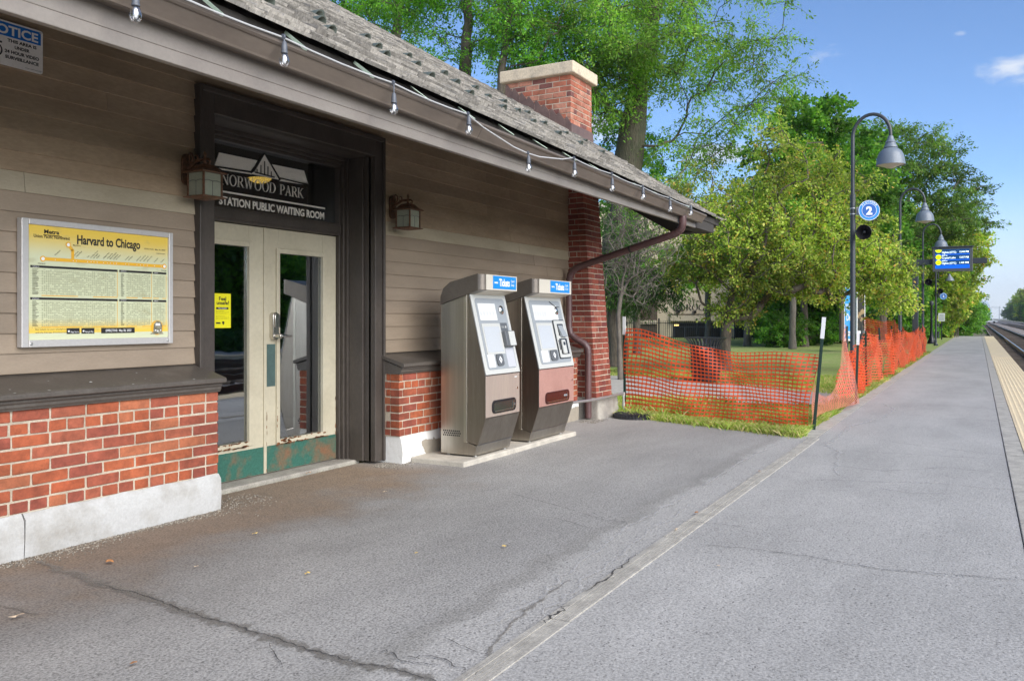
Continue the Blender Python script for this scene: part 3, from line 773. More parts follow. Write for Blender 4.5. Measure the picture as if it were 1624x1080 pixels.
# doors
def door(x0, x1, gx0, gx1, gz0, gz1, inactive):
    d = MB(); z0, z1 = .034, 2.04
    y0, y1 = DY, DY + .045
    d.box(x0, gx0, y0, y1, z0, z1); d.box(gx1, x1, y0, y1, z0, z1); d.box(gx0, gx1, y0, y1, z0, gz0); d.box(gx0, gx1, y0, y1, gz1, z1)
    for (a, b2, c, e) in ((gx0 - .035, gx0 + .004, gz0 - .035, gz1 + .035), (gx1 - .004, gx1 + .035, gz0 - .035, gz1 + .035)):
        d.box(a, b2, y0 - .014, y0, c, e)
    for (c, e) in ((gz0 - .035, gz0 + .004), (gz1 - .004, gz1 + .035)): d.box(gx0 + .004, gx1 - .004, y0 - .014, y0, c, e)
    r_ = random.Random(int(x0 * 100)); ru = d; d.mi = 1
    for _ in range(46):
        x = r_.uniform(gx0 - .035, gx1 + .03); z = gz0 - .035 + r_.choice((0, .034)) + r_.uniform(-.004, .006); w = r_.uniform(.006, .03) * (2.0 if r_.random() < .2 else 1); h = r_.uniform(.003, .009)
        n = 7; ru.poly([(x + w * math.cos(t * 6.283 / n) * r_.uniform(.6, 1), y0 - .0155, z + h * math.sin(t * 6.283 / n) * r_.uniform(.6, 1.2)) for t in range(n)][::-1])
    for _ in range(22):
        x = r_.choice((x0 + .006, gx0 - .03, x1 - .01)) + r_.uniform(-.003, .006); z = r_.uniform(.06, .6) ; w = r_.uniform(.002, .005); h = r_.uniform(.005, .03)
        yy = y0 - (.0155 if abs(x - gx0 + .03) < .01 and z > gz0 else .0052); n = 7
        ru.poly([(x + w * math.cos(t * 6.283 / n), yy, z + h * math.sin(t * 6.283 / n) * r_.uniform(.5, 1.2)) for t in range(n)][::-1])
    if not inactive:
        for _ in range(9):
            x = gx0 + r_.uniform(-.03, .12); z = gz0 - .02 + r_.uniform(-.012, .012); n = 8; w = r_.uniform(.012, .03); h = w * .45
            ru.poly([(x + w * math.cos(t * 6.283 / n) * r_.uniform(.6, 1), y0 - .0163, z + h * math.sin(t * 6.283 / n) * r_.uniform(.6, 1.2)) for t in range(n)][::-1])
    ob = d.build('door', [m_cream, m_rust], ST, bevel=.004)
    gl = MB(); gl.box(gx0 + .001, gx1 - .001, y0 + .018, y0 + .026, gz0 + .001, gz1 - .001); gl.build('glass', m_glass, ob)
    k = MB(); k.box(x0 + .012, x1 - .004, y0 - .004, y0 - .0005, z0 + .004, .254); k.build('kick_plate', m_kick, ob)
    return ob
dl = door(4.24, 5.028, 4.36, PY(394.5, 500, DY).x, PY(394, 700, DY).z, PY(394, 391, DY).z, True)
a, b_ = PY(442, 401, DY), PY(511.5, 685, DY)
dr = door(5.034, 5.89, a.x, b_.x, b_.z, PY(442, 401, DY).z, False)
as_ = MB(); as_.box(5.006, 5.032, DY - .012, DY, .036, 2.04); as_.build('astragal', m_cream, dl, bevel=.003)
p0, p1 = PY(423, 546, DY), PY(436, 612, DY)
pp = MB(); pp.box(p0.x, p1.x, DY - .004, DY - .0005, p1.z, p0.z); pp.build('push_plate', m_push, dr)
h0 = PY(433, 500, DY); h1 = PY(433, 535, DY); hx = PY(430, 520, DY).x + .012
hb = MB()
hw_ = .034
prof = [(hx + hw_ * math.cos(R(t)), h0.z - .01 + hw_ * math.sin(R(t))) for t in range(0, 181, 15)] + [(hx - hw_ + .002, h1.z), (hx - .02, h1.z - .02), (hx + .02, h1.z - .02), (hx + hw_ - .002, h1.z)]
hb.prism(prof, 'y', DY - .045, DY)
hb.prism([(hx + .028 * math.cos(R(t)), h0.z - .012 + .028 * math.sin(R(t))) for t in range(0, 181, 15)] + [(hx - .028, h0.z - .10), (hx + .028, h0.z - .10)], 'y', DY - .062, DY - .045)
hb.lathe([(.022, 0), (.022, .05), (.017, .065)], (hx, DY - .045, h1.z + .012), 18, (0, -1, 0))
hb.tube([(hx, DY - .1, h1.z + .012), (hx + .06, DY - .105, h1.z + .012), (hx + .115, DY - .1, h1.z + .010), (hx + .13, DY - .085, h1.z + .009)], [.011, .010, .009, .007], 12)
hb.build('handle', m_chrome, dr, smooth=R(40), bevel=.003)
th = MB()
th.box(4.06, 6.0, 4.94, 5.24, -.05, .026); th.build('threshold', m_concold, ST, bevel=.012)
# dim waiting room behind the glass
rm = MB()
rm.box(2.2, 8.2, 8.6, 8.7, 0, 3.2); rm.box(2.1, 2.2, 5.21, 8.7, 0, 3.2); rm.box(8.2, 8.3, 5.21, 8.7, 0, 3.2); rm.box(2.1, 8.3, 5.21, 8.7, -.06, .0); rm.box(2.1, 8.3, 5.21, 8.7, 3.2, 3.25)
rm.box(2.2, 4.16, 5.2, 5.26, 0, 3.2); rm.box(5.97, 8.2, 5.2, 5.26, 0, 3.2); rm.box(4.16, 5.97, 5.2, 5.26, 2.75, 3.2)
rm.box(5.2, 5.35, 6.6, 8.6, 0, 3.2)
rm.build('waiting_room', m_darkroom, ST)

# roof
roof = MB()
prof = [(3.09, 2.606 + .026 - .03), (4.93, 3.824 - .03), (10.6, 7.19 - .03), (18.6, 2.6), (18.6, 2.52), (10.6, 7.08), (4.93, 3.75), (3.09, 2.53)]
n = len(prof); V = [(x, y, z + zskew(x)) for x in (X_L - .4, X_E - .02) for y, z in prof]
roof.add(V, [list(range(n)), list(range(n, 2 * n))[::-1]] + [(i, i + n, (i + 1) % n + n, (i + 1) % n) for i in range(n)])
ROOF = roof.build('roof', m_slab, ST)
sh = MB(); r_ = random.Random(11)
def RP(x, s, n_):
    s1 = math.hypot(1.88, 1.218)
    if s < s1: y, z = 3.05 + s * 1.88 / s1, 2.606 + s * 1.218 / s1; ny, nz = -1.218 / s1, 1.88 / s1
    else:
        c_, s_ = 1 / math.hypot(1, .594), .594 / math.hypot(1, .594); y, z = 4.93 + (s - s1) * c_, 3.824 + (s - s1) * s_; ny, nz = -s_, c_
    return (x, y + ny * n_, z + zskew(x) + nz * n_)
row = 0; s = -.012
while s < 8.75:
    e = .125; x = X_L - .4 - r_.uniform(0, .15)
    while x < X_E:
        w = r_.uniform(.09, .23); x2 = min(x + w, X_E + r_.uniform(-.006, .012))
        ds = r_.uniform(-.008, .008); b0 = .023 + r_.uniform(-.003, .009); sk_ = r_.uniform(-.006, .006); top = s + e + .05
        lift = r_.uniform(.004, .02) if r_.random() < .06 else 0
        sh.hexa([RP(x, s + ds, .010), RP(x2 - .006, s + ds + sk_, .010), RP(x2 - .006, top, -.006), RP(x, top, -.006), RP(x, s + ds, b0 + lift), RP(x2 - .006, s + ds + sk_, b0 + lift * .4), RP(x2 - .006, top, .004), RP(x, top, .004)])
        x = x2
    s += e; row += 1
sh.build('shingles', m_shingle, ROOF)
# snow guards where the photograph shows them
gpx = [(x / 3.691 + 360, y / 3.691) for x, y in ((230, 30), (525, 103), (538, 140), (597, 195), (805, 237), (872, 293), (917, 340), (1052, 345), (1102, 395), (1182, 462), (1265, 445), (1335, 497), (1415, 563), (1447, 530), (1520, 582), (1615, 610), (1610, 645))]
gpx += [(x / 2.03 + 500, y / 2.03) for x, y in ((648, 365), (680, 371), (697, 400), (733, 405), (780, 437), (803, 437), (850, 468), (865, 461), (920, 497), (8, 55), (12, 76))]
for (u, v) in gpx:
    r0 = ray(u, v); t = 3.5
    for _ in range(60):
        p = CAM + r0 * t; f = p.z - zroof(p.x, p.y); t += f / (.648 * r0.y - r0.z + .0175 * r0.x) * .9 if abs(f) > 1e-4 else 0
    p = CAM + r0 * t
    gm = MB(); ang = [R(a) for a in range(0, 181, 20)]
    sl = math.atan(.63); c_, s_ = math.cos(sl), math.sin(sl)
    def GP(lx, ls, ln): return (p.x + lx, p.y + ls * c_ - ln * s_, p.z + .008 + ls * s_ + ln * c_)
    fr = [GP(.046 * math.cos(a), -.02, .056 * math.sin(a)) for a in ang]; bk = [GP(.010 * math.cos(a), .075, .010 * math.sin(a)) for a in ang]
    fi = [GP(.040 * math.cos(a), -.02, .049 * math.sin(a)) for a in ang]; bi = [GP(.01 * math.cos(a), .02, .03 * math.sin(a)) for a in ang]
    k = len(ang)
    gm.add(fr + bk, [(i, i + 1, k + i + 1, k + i) for i in range(k - 1)]); gm.add(fi + bi, [(i, k + i, k + i + 1, i + 1) for i in range(k - 1)] + [tuple(range(k, 2 * k))]); gm.add(fr + fi, [(i, k + i, k + i + 1, i + 1) for i in range(k - 1)])
    gm.build('snow_guard', m_guard, ROOF, smooth=R(50))
# fascia, gutter and straps
fa = MB()
fa.box(X_L - .4, X_E - 1.02, 3.10, 3.135, 2.415, 2.475)
fa.hexa([(X_L - .4, 3.10, 2.475), (X_E - 1.02, 3.10, 2.475), (X_E - 1.02, 3.135, 2.475), (X_L - .4, 3.135, 2.475), (X_L - .4, 3.10, 2.60 + zskew(X_L)), (X_E - 1.02, 3.10, 2.615), (X_E - 1.02, 3.135, 2.62), (X_L - .4, 3.135, 2.61 + zskew(X_L))])
fa.build('fascia', m_fascia, ST, bevel=.004)
gu = MB()
def gz(x): return (10.2 - x) * .0105
gp = [(3.098, 2.58), (3.098, 2.480), (3.045, 2.476), (3.036, 2.470), (3.026, 2.475), (3.022, 2.485), (2.985, 2.542), (2.975, 2.546), (2.966, 2.555), (2.966, 2.567), (2.975, 2.572), (2.982, 2.566), (2.99, 2.545), (3.03, 2.50), (3.09, 2.50), (3.09, 2.58)]
def gut(x0, x1):
    k = len(gp); V = [(x, y, z + gz(x)) for x in (x0, x1) for y, z in gp]
    gu.add(V, [(i, i + 1, k + i + 1, k + i) for i in range(k - 1)])
    for x in (x0, x1):
        gu.poly([(x, y, z + gz(x)) for y, z in gp[:11]])
gut(X_L - .4, 4.92); gut(4.923, 7.85); gut(7.853, 10.2)
GUT = gu.build('gutter', m_gutter, ST)
x = -2.7
while x < 10.1:
    st = MB(); st.bar((x - .035, 3.075, 2.606 + zskew(x) - .004), (x + .012, 2.970, 2.574 + gz(x)), .016, .004, up=(0, .5, 1)); st.build('gutter_strap', m_strap, GUT); x += .535
# gable overhang: barge board and dark boxed return at the eave end
bg = MB()
xb = 11.13
q = [PX(1126, 369.5, xb), PX(1075, 372, xb), PX(1008, 335, xb)]
pts = [(3.06, 2.60), (q[0].y, q[0].z), (q[1].y, q[1].z), (q[2].y, q[2].z)]
sl_ = .63; y_ = 10.6
pts += [(y_, q[2].z + (y_ - q[2].y) * .60), (10.6, 7.16), (4.93, 3.80)]
bg.prism(pts, 'x', 10.98, 11.16)
bg.prism([(3.10, 2.42), (3.10, 2.60), (3.75, 3.0), (3.75, 2.9), (3.3, 2.42)], 'x', 10.19, 10.98)
bg.build('barge_board', m_slab, ST, bevel=.006)
ew = MB(); ew.prism([(4.93, .0), (4.93, 3.75), (10.6, 7.0), (16.2, 3.7), (16.2, 0)], 'x', 10.3, 10.56); ew.prism([(16.2, 0), (16.2, 3.6), (16.1, 3.6), (16.1, 0)], 'x', X_L, 10.3)
ew.build('end_wall', m_siding, ST)

# chimney on the gable end
ch, cm = MB(), MB()
cx0, cx1, cy0, cy1, cz0, cz1 = 10.40, 11.10, 4.90, 5.92, 3.5, 4.625
rows = 15; H = (cz1 - cz0) / rows
brick_run(ch, ch, lambda u, z, d: (cx0 - d, cy0 + u, z), None, cy1 - cy0, rows, H, cz0 + .004, (), seed=21, start=.03, bl=.2)
brick_run(ch, ch, lambda u, z, d: (cx0 + .103 + u, cy0 - d, z), None, cx1 - cx0 - .103, rows, H, cz0 + .004, (3, 8, 13), seed=22, start=.0, bl=.2)
cm.box(cx0 + .007, cx1 - .005, cy0 + .007, cy1 - .007, 3.2, cz1)
CH = ch.build('chimney', m_brickch, ST, bevel=.005); cm.build('mortar', m_mortar, CH)
cp = MB(); r_ = random.Random(4)
V = []; nx, ny = 10, 12
cp.box(cx0 - .065, cx1 + .065, cy0 - .065, cy1 + .07, cz1 + .002, cz1 + .165)
CPo = cp.build('chimney_cap', m_stone, CH, bevel=.018, seg=3)
fl = MB()
# stepped side flashing follows the courses, each step a small folded plate
yy = cy1 + .02
for i in range(9):
    y1_, y0_ = cy1 - i * .117, cy1 - (i + 1) * .117
    y0_ = max(y0_, cy0 - .012)
    zt = zroof(cx0, y1_) + .15
    fl.prism([(y1_, zroof(cx0, y1_) - .02), (y1_, zt + .012), (y1_ - .03, zt + .03), (y0_, zroof(cx0, y0_) + .13), (y0_, zroof(cx0, y0_) - .02)], 'x', cx0 - .012 - .003 * (i % 2), cx0 + .02)
fl.prism([(cx0 - .016, zroof(cx0, cy0) - .05), (cx0 - .016, zroof(cx0, cy0) + .13), (cx1, zroof(cx0, cy0) + .13), (cx1 + .03, zroof(cx0, cy0) - .05)], 'y', cy0 - .02, cy0 + .02)
fl.build('flashing', m_bronze, CH, bevel=.003)

# battered brick pier at the corner
pr, pm_ = MB(), MB()
px0, px1 = 10.05, 10.56
def yfront(z): return 4.365 + (z - .27) * (4.563 - 4.365) / 2.69
rows = 47; H = .0705
brick_run(pr, pr, lambda u, z, d: (px0 + u, yfront(z) - d, z), None, px1 - px0, rows, H, .275, tuple(range(2, 47, 6)), seed=31)
brick_run(pr, pr, lambda u, z, d: (px0 - d + .001, yfront(z) + .102 + u, z), None, .40, rows, H, .275, tuple(range(2, 47, 6)), seed=32, start=.11)
k8 = [(px0 + .006, yfront(.26) + .006, .26), (px1 - .006, yfront(.26) + .006, .26), (px1 - .006, 4.93, .26), (px0 + .006, 4.93, .26)]
zt = .275 + rows * H
k8 += [(px0 + .006, yfront(zt) + .006, zt), (px1 - .006, yfront(zt) + .006, zt), (px1 - .006, 4.93, zt), (px0 + .006, 4.93, zt)]
pm_.hexa(k8)
PIER = pr.build('brick_pier', m_brickdk, ST, bevel=.005); pm_.build('mortar', m_mortar, PIER)
pb = MB(); pb.hexa([(9.99, 4.30, -.03), (10.70, 4.30, -.03), (10.70, 4.93, -.03), (9.99, 4.93, -.03), (10.0, 4.325, .272), (10.66, 4.325, .272), (10.66, 4.93, .272), (10.0, 4.93, .272)])
pb.build('pier_base', m_concold, PIER, bevel=.03, seg=3)
# downpipe
dp = MB()
path = [(9.50, 3.045, 2.49), (9.50, 3.045, 2.40), (9.505, 3.06, 2.345), (9.52, 3.12, 2.295), (9.55, 3.25, 2.26), (9.86, 4.45, 1.985), (9.885, 4.60, 1.94), (9.895, 4.67, 1.87), (9.895, 4.69, 1.78), (9.895, 4.69, 1.19), (9.90, 4.67, 1.10), (9.915, 4.60, 1.04), (9.94, 4.49, .975), (9.955, 4.45, .91), (9.957, 4.445, .83), (9.957, 4.445, .02)]
dp.tube(path, .043, 16)
for i in (1, 2, 3, 4, 6, 7, 8, 10, 11, 12, 13):
    a, b_ = Vector(path[i]), Vector(path[i + 1])
    for t in (.25, .75): c_ = a.lerp(b_, t); d_ = (b_ - a).normalized() * .005; dp.tube([c_ - d_, c_ + d_], .0455, 16)
DP = dp.build('downpipe', m_pipe, ST, smooth=R(40))
br = MB(); c_ = Vector(path[4]).lerp(Vector(path[5]), .42); d_ = (Vector(path[5]) - Vector(path[4])).normalized() * .012
br.tube([c_ - d_, c_ + d_], .047, 16); br.build('pipe_clamp', m_iron, DP)

# ------------------------------------------------------------------ things on and by the station wall
EY = Vector((0, 1, 0))
def on_wall(mb, y):                     # convenience: lettering on a wall facing the platform
    return lambda s, x, z, h, w=None, bold=0., anchor='l': mb.text(s, (x, y, z), EX, EZ, h, w, bold, anchor)

# timetable in an aluminium frame
A, B_ = PY(33.5, 344, 4.72), PY(274, 545.5, 4.72)
tx0, tx1, tz0, tz1 = A.x, B_.x, 1.135, 1.868
TS = thing('timetable_sign', (tx0, 4.72, tz0), 'large yellow railway timetable poster in a silver frame on the clapboard wall', 'timetable')
fr = MB(); w = .042
fr.box(tx0, tx0 + w, 4.715, 4.762, tz0, tz1); fr.box(tx1 - w * .8, tx1, 4.715, 4.762, tz0, tz1)
fr.box(tx0 + w, tx1 - w * .8, 4.715, 4.762, tz0, tz0 + w); fr.box(tx0 + w, tx1 - w * .8, 4.715, 4.762, tz1 - w * .8, tz1)
fr.build('frame', M('silver_frame', (.56, .54, .52), .4, metal=.3, fine=.04), TS, bevel=.004)
mt, b, tc, L = new_mat('timetable_paper')
sx = nd(mt, 'ShaderNodeSeparateXYZ'); L.new(tc, sx.inputs[0])
top = mrange(mt, sx.outputs['Z'], .50, .68, 0, 1); bot = mrange(mt, sx.outputs['Z'], .175, .085, 0, 1); foot = mrange(mt, sx.outputs['Z'], .0795, .0805, 1, 0)
f = math_(mt, 'MAXIMUM', top, math_(mt, 'MULTIPLY', bot, math_(mt, 'SUBTRACT', 1.0, foot)))
st = mrange(mt, noise(mt, mapv(mt, tc, (2, 1, 5)), 3.5, 5), .56, .7, 0, .35)
L.new(mixc(mt, st, mixc(mt, f, (.62, .65, .44), (.78, .55, .085)), (.38, .33, .16)), b.inputs['Base Color']); b.inputs['Roughness'].default_value = .35
po = MB(); po.box(tx0 + w - .002, tx1 - w * .8 + .002, 4.728, 4.745, tz0 + w - .002, tz1 - w * .8 + .002)
po.build('poster', mt, TS)
pt, py_ = MB(), MB(); ty = 4.7268
def TPx(x, z): return PY(20 + x / 6.0148, 330 + z / 6.0148, ty)       # from the enlarged detail of the upper half
def TPb(x, z): return PY(20 + x / 6.0148, 440 + z / 6.0148, ty)
W_ = tx1 - tx0
def T(s, x, z, h, w=None, bold=.0, anchor='l'): pt.text(s, (tx0 + x * W_, ty, tz0 + z), EX, EZ, h, w, bold, anchor)
T('Harvard to Chicago', .335, .610, .056, .425 * W_, .03)
T('Union Pacific Northwest', .075, .628, .020, .215 * W_, .018)
T('Metra', .135, .655, .024, .09 * W_, .03)
pt.poly([(tx0 + .13 * W_, ty, tz0 + .648), (tx0 + .225 * W_, ty, tz0 + .648), (tx0 + .245 * W_, ty, tz0 + .643), (tx0 + .13 * W_, ty, tz0 + .644)])
T('EFFECTIVE:', .79, .61, .008, .07 * W_); T('May 30, 2023', .87, .61, .009, .075 * W_, .006); T('metra.com', .88, .587, .008, .065 * W_, .006)
lz = .498
py_.box(tx0 + .13 * W_, tx0 + .94 * W_, ty - .0006, ty, tz0 + lz, tz0 + lz + .020)
py_.box(tx0 + .298 * W_, tx0 + .316 * W_, ty - .0006, ty, tz0 + lz + .02, tz0 + lz + .075)
py_.bar((tx0 + .307 * W_, ty - .0003, tz0 + lz + .07), (tx0 + .283 * W_, ty - .0003, tz0 + lz + .098), .018, .0006, up=(0, 1, 0))
for (x, z) in ((.128, lz + .01), (.94, lz + .01), (.28, lz + .102)):
    py_.disc((tx0 + x * W_, ty - .0010, tz0 + z), .017, EX, EZ, 20)
pw_ = MB()
for (x, z) in ((.128, lz + .01), (.94, lz + .01), (.28, lz + .102)): pw_.disc((tx0 + x * W_, ty - .0014, tz0 + z), .010, EX, EZ, 18)
xs_ = [.20, .31, .33, .40, .423, .442, .462, .505, .53, .55, .572, .592, .655, .678, .735, .76, .785, .81, .865, .915]
nm = ['Woodstock', 'Crystal Lake', 'Pingree Road', 'Cary', 'Fox River Grove', 'Barrington', 'Palatine', 'Arlington Park', 'Arlington Hts', 'Mount Prospect', 'Cumberland', 'Des Plaines', 'Dee Road', 'Park Ridge', 'Edison Park', 'Norwood Park', 'Gladstone Pk', 'Jefferson Park', 'Irving Park', 'Clybourn']
dr_ = Vector((.72, 0, .69)); du_ = Vector((-.69, 0, .72))
for x, s in zip(xs_, nm):
    pt.text(s, (tx0 + x * W_, ty, tz0 + lz + .032), dr_, du_, .0068, None, .01)
    pw_.disc((tx0 + x * W_, ty - .0011, tz0 + lz + .009), .0025, EX, EZ, 8)
T('Harvard', .10, lz - .022, .009, None, .006); T('Chicago', .915, lz - .022, .009, None, .006); T('McHenry', .31, lz + .098, .009, None, .006)
pg_ = MB(); r_ = random.Random(5)
for (z0, z1) in ((.300, .455), (.118, .272)):
    for (x0, x1, namew) in ((.055, .60, .06), (.612, .845, .045), (.852, .955, .0)):
        X0, X1, Z0, Z1 = tx0 + x0 * W_, tx0 + x1 * W_, tz0 + z0, tz0 + z1
        pt.box(X0, X1, ty - .0006, ty, Z1, Z1 + .0135)
        pw_.text('WEEKDAYS' if x0 < .5 else 'SATURDAY' if x0 < .8 else 'SUNDAY', (X0 + .01, ty - .0008, Z1 + .0035), EX, EZ, .0055)
        py_.box(X0 + namew * W_ + .004, X0 + (x1 - x0) * W_ * r_.uniform(.4, .6), ty - .0006, ty, Z0 - .006, Z0 - .0015); py_.box(X0 + (x1 - x0) * W_ * .7, X1, ty - .0006, ty, Z0 - .006, Z0 - .0015)
        py_.box(X1 - .0025, X1, ty - .0006, ty, Z0, Z1)
        nr = 21; hh = (Z1 - Z0 - .006) / nr
        for i in range(nr):
            zz = Z0 + .001 + i * hh
            if namew: pt.box(X0 + .012, X0 + .012 + r_.uniform(.4, .95) * (namew * W_ - .02), ty - .0006, ty, zz + hh * .3, zz + hh * .62)
            x = X0 + namew * W_ + .006
            while x < X1 - .012:
                if r_.random() < .78: pg_.box(x, x + .0085, ty - .0006, ty, zz + hh * .25, zz + hh * .66)
                x += .0125
            if i % 2: pg_.box(X0, X1 - .003, ty - .0003, ty, zz - .0005, zz + .0003)
T('Buy tickets on your smartphone,', .085, .098, .0075, .19 * W_); T('with the free app. Download now.', .085, .080, .0075, .19 * W_)
for (x0, x1, s) in ((.27, .35, 'App Store'), (.362, .445, 'Google Play'), (.49, .72, '')):
    pt.box(tx0 + x0 * W_, tx0 + x1 * W_, ty - .0006, ty, tz0 + .073, tz0 + .107)
    if s: pw_.text(s, (tx0 + (x0 + .024) * W_, ty - .0008, tz0 + .080), EX, EZ, .010, (x1 - x0 - .03) * W_); pw_.disc((tx0 + (x0 + .013) * W_, ty - .0008, tz0 + .089), .006, EX, EZ, 10)
pw_.text('EFFECTIVE:', (tx0 + .52 * W_, ty - .0008, tz0 + .083), EX, EZ, .014, .08 * W_, .01); pw_.text('May 30, 2023', (tx0 + .61 * W_, ty - .0008, tz0 + .083), EX, EZ, .014, .085 * W_, .01)
T('R   All trains are accessible    A   Bicycles allowed    AM times are shown in light type; PM times in bold type', .065, .103 + .008, .0035, .45 * W_)
# locomotive picture
tg_ = MB(); lx = tx0 + .885 * W_
py_.disc((lx, ty - .0003, tz0 + .105), .048, EX, EZ, 24)
tg_.prism([(lx - .055, tz0 + .062), (lx - .03, tz0 + .078), (lx - .025, tz0 + .125), (lx - .005, tz0 + .148), (lx + .025, tz0 + .145), (lx + .038, tz0 + .118), (lx + .036, tz0 + .08), (lx + .05, tz0 + .062)], 'y', ty - .0008, ty - .0004)
for (dx, dz) in ((-.012, .088), (.004, .083), (.026, .088)): pw_.disc((lx + dx, ty - .0014, tz0 + dz), .005, EX, EZ, 10)
pw_.box(lx - .012, lx + .022, ty - .0014, ty - .001, tz0 + .118, tz0 + .132)
pt.build('lettering', m_txt, TS); py_.build('route_line', M('route_yellow', (.78, .42, .03), .45, fine=0), TS); pw_.build('white_marks', m_signw, TS)
pg_.build('timetable_figures', M('timetable_ink', (.36, .37, .24), .7, fine=0), TS); tg_.build('train_picture', M('print_grey', (.14, .13, .09), .6, col2=(.3, .28, .2), ns=60), TS)
for (x, z) in ((tx0 + .055, tz0 + .02), (tx1 - .045, tz0 + .02)): sc_ = MB(); sc_.lathe([(.009, 0), (.009, .004), (.006, .006)], (x, 4.715, z), 12, (0, -1, 0)); sc_.build('screw', m_galv, TS)

# surveillance notice
nx1, nz0, nz1 = 2.926, 2.705, 2.953; nx0 = nx1 - .352; ny = 4.742
NS = thing('notice_sign', (nx0, ny, nz0), 'small blue and white surveillance notice sign high under the eave', 'sign')
p = MB()
def rrect(x0, x1, z0, z1, r, n=5):
    P = []
    for cx_, cz_, a0 in ((x1 - r, z1 - r, 0), (x0 + r, z1 - r, 90), (x0 + r, z0 + r, 180), (x1 - r, z0 + r, 270)):
        P += [(cx_ + r * math.cos(R(a0 + 90 * i / n)), cz_ + r * math.sin(R(a0 + 90 * i / n))) for i in range(n + 1)]
    return P
p.prism(rrect(nx0, nx1, nz0, nz1, .014), 'y', ny, ny + .004); p.build('plate', m_sign, NS)
p = MB(); p.box(nx0 + .010, nx1 - .012, ny - .001, ny, nz1 - .085, nz1 - .010); p.build('blue_panel', m_navy, NS)
p = MB(); p.text('NOTICE', ((nx0 + nx1) / 2, ny - .0016, nz1 - .073), EX, EZ, .052, .295, .03, 'c'); p.build('heading', m_sign, NS)
p = MB()
for i, s in enumerate(('THIS AREA IS', 'UNDER', '24 HOUR VIDEO', 'SURVEILLANCE')): p.text(s, (nx0 + .232, ny - .0008, nz1 - .113 - .031 * i), EX, EZ, .0185, (.165, .085, .195, .19)[i], .04, 'c')
p.text('mysafetysign', (nx0 + .25, ny - .0008, nz0 + .012), EX, EZ, .005, .1)
p.disc((nx0 + .085, ny - .0008, nz0 + .078), .038, EX, EZ, 24, .030); p.disc((nx0 + .085, ny - .0008, nz0 + .078), .020, EX, EZ, 20, .012); p.disc((nx0 + .085, ny - .0008, nz0 + .078), .007, EX, EZ, 14)
p.box(nx0 + .05, nx0 + .12, ny - .0008, ny - .0002, nz0 + .118, nz0 + .128); p.build('lettering', m_txt, NS)
for x in (nx0 + .014, nx1 - .014):
    for z in (nz0 + .014, nz1 - .014): p = MB(); p.lathe([(.006, 0), (.004, .003)], (x, ny, z), 10, (0, -1, 0)); p.build('screw', m_galv, NS)

# yellow sticker on the door glass
a, b_ = PY(335, 465, 5.135), PY(366.5, 520, 5.135); x1 = b_.x; x0 = x1 - .17; z0, z1 = b_.z, a.z; yy = 5.1385
FS = thing('safety_sticker', (x0, yy, z0), 'bright yellow safety notice stuck on the left door glass', 'sticker')
p = MB(); p.box(x0, x1, yy, yy + .0012, z0, z1); p.build('sheet', M('acid_yellow_paper', (.78, .72, .01), .5, fine=.03), FS)
W2, H2 = x1 - x0, z1 - z0
p, q_ = MB(), MB()
p.text('Feel', (x0 + .31 * W2, yy - .0004, z0 + .80 * H2), EX, EZ, .11 * H2, .42 * W2, .03); p.text('unsafe?', (x0 + .18 * W2, yy - .0004, z0 + .68 * H2), EX, EZ, .11 * H2, .72 * W2, .03)
p.box(x0 + .15 * W2, x0 + .86 * W2, yy - .0003, yy, z0 + .54 * H2, z0 + .60 * H2); q_.text('CALL US NOW!', (x0 + .27 * W2, yy - .0006, z0 + .555 * H2), EX, EZ, .032 * H2, .48 * W2, .02)
for i, (a_, w_) in enumerate(((.4, .5), (.36, .8), (.33, .72), (0, 0), (.4, .55), (.36, .8), (.33, .8))):
    if w_: p.text('Report it to the police by phone now', (x0 + .15 * W2, yy - .0004, z0 + (.49 - .038 * i) * H2), EX, EZ, .017 * H2, w_ * W2 * .9)
p.prism([(x0 + .5 * W2, z0 + .19 * H2), (x0 + .62 * W2, z0 + .19 * H2), (x0 + .62 * W2, z0 + .13 * H2), (x0 + .56 * W2, z0 + .085 * H2), (x0 + .5 * W2, z0 + .13 * H2)], 'y', yy - .0005, yy - .0001)
p.box(x0 + .14 * W2, x0 + .40 * W2, yy - .0004, yy - .0001, z0 + .12 * H2, z0 + .165 * H2)
p.build('lettering', m_txt, FS); q_.build('white_lettering', m_signw, FS)

# warm hanging lamp inside, seen through the transom glass
lp_ = PY(412, 285, 6.3)
IL = thing('hanging_lamp', lp_, 'small glowing amber lamp inside the waiting room, seen through the transom glass', 'lamp')
o = MB(); o.lathe([(.0, -.035), (.06, -.03), (.10, -.01), (.115, .01), (.0, .012)], lp_, 24); o.build('bowl', M('amber_lamp_glass', (.95, .50, .10), .4, fine=0, emit=1.6), IL, smooth=R(50))
o = MB(); o.tube([lp_ + EZ * .012, (lp_.x, lp_.y, 3.2)], .006, 8); o.build('rod', m_iron, IL)
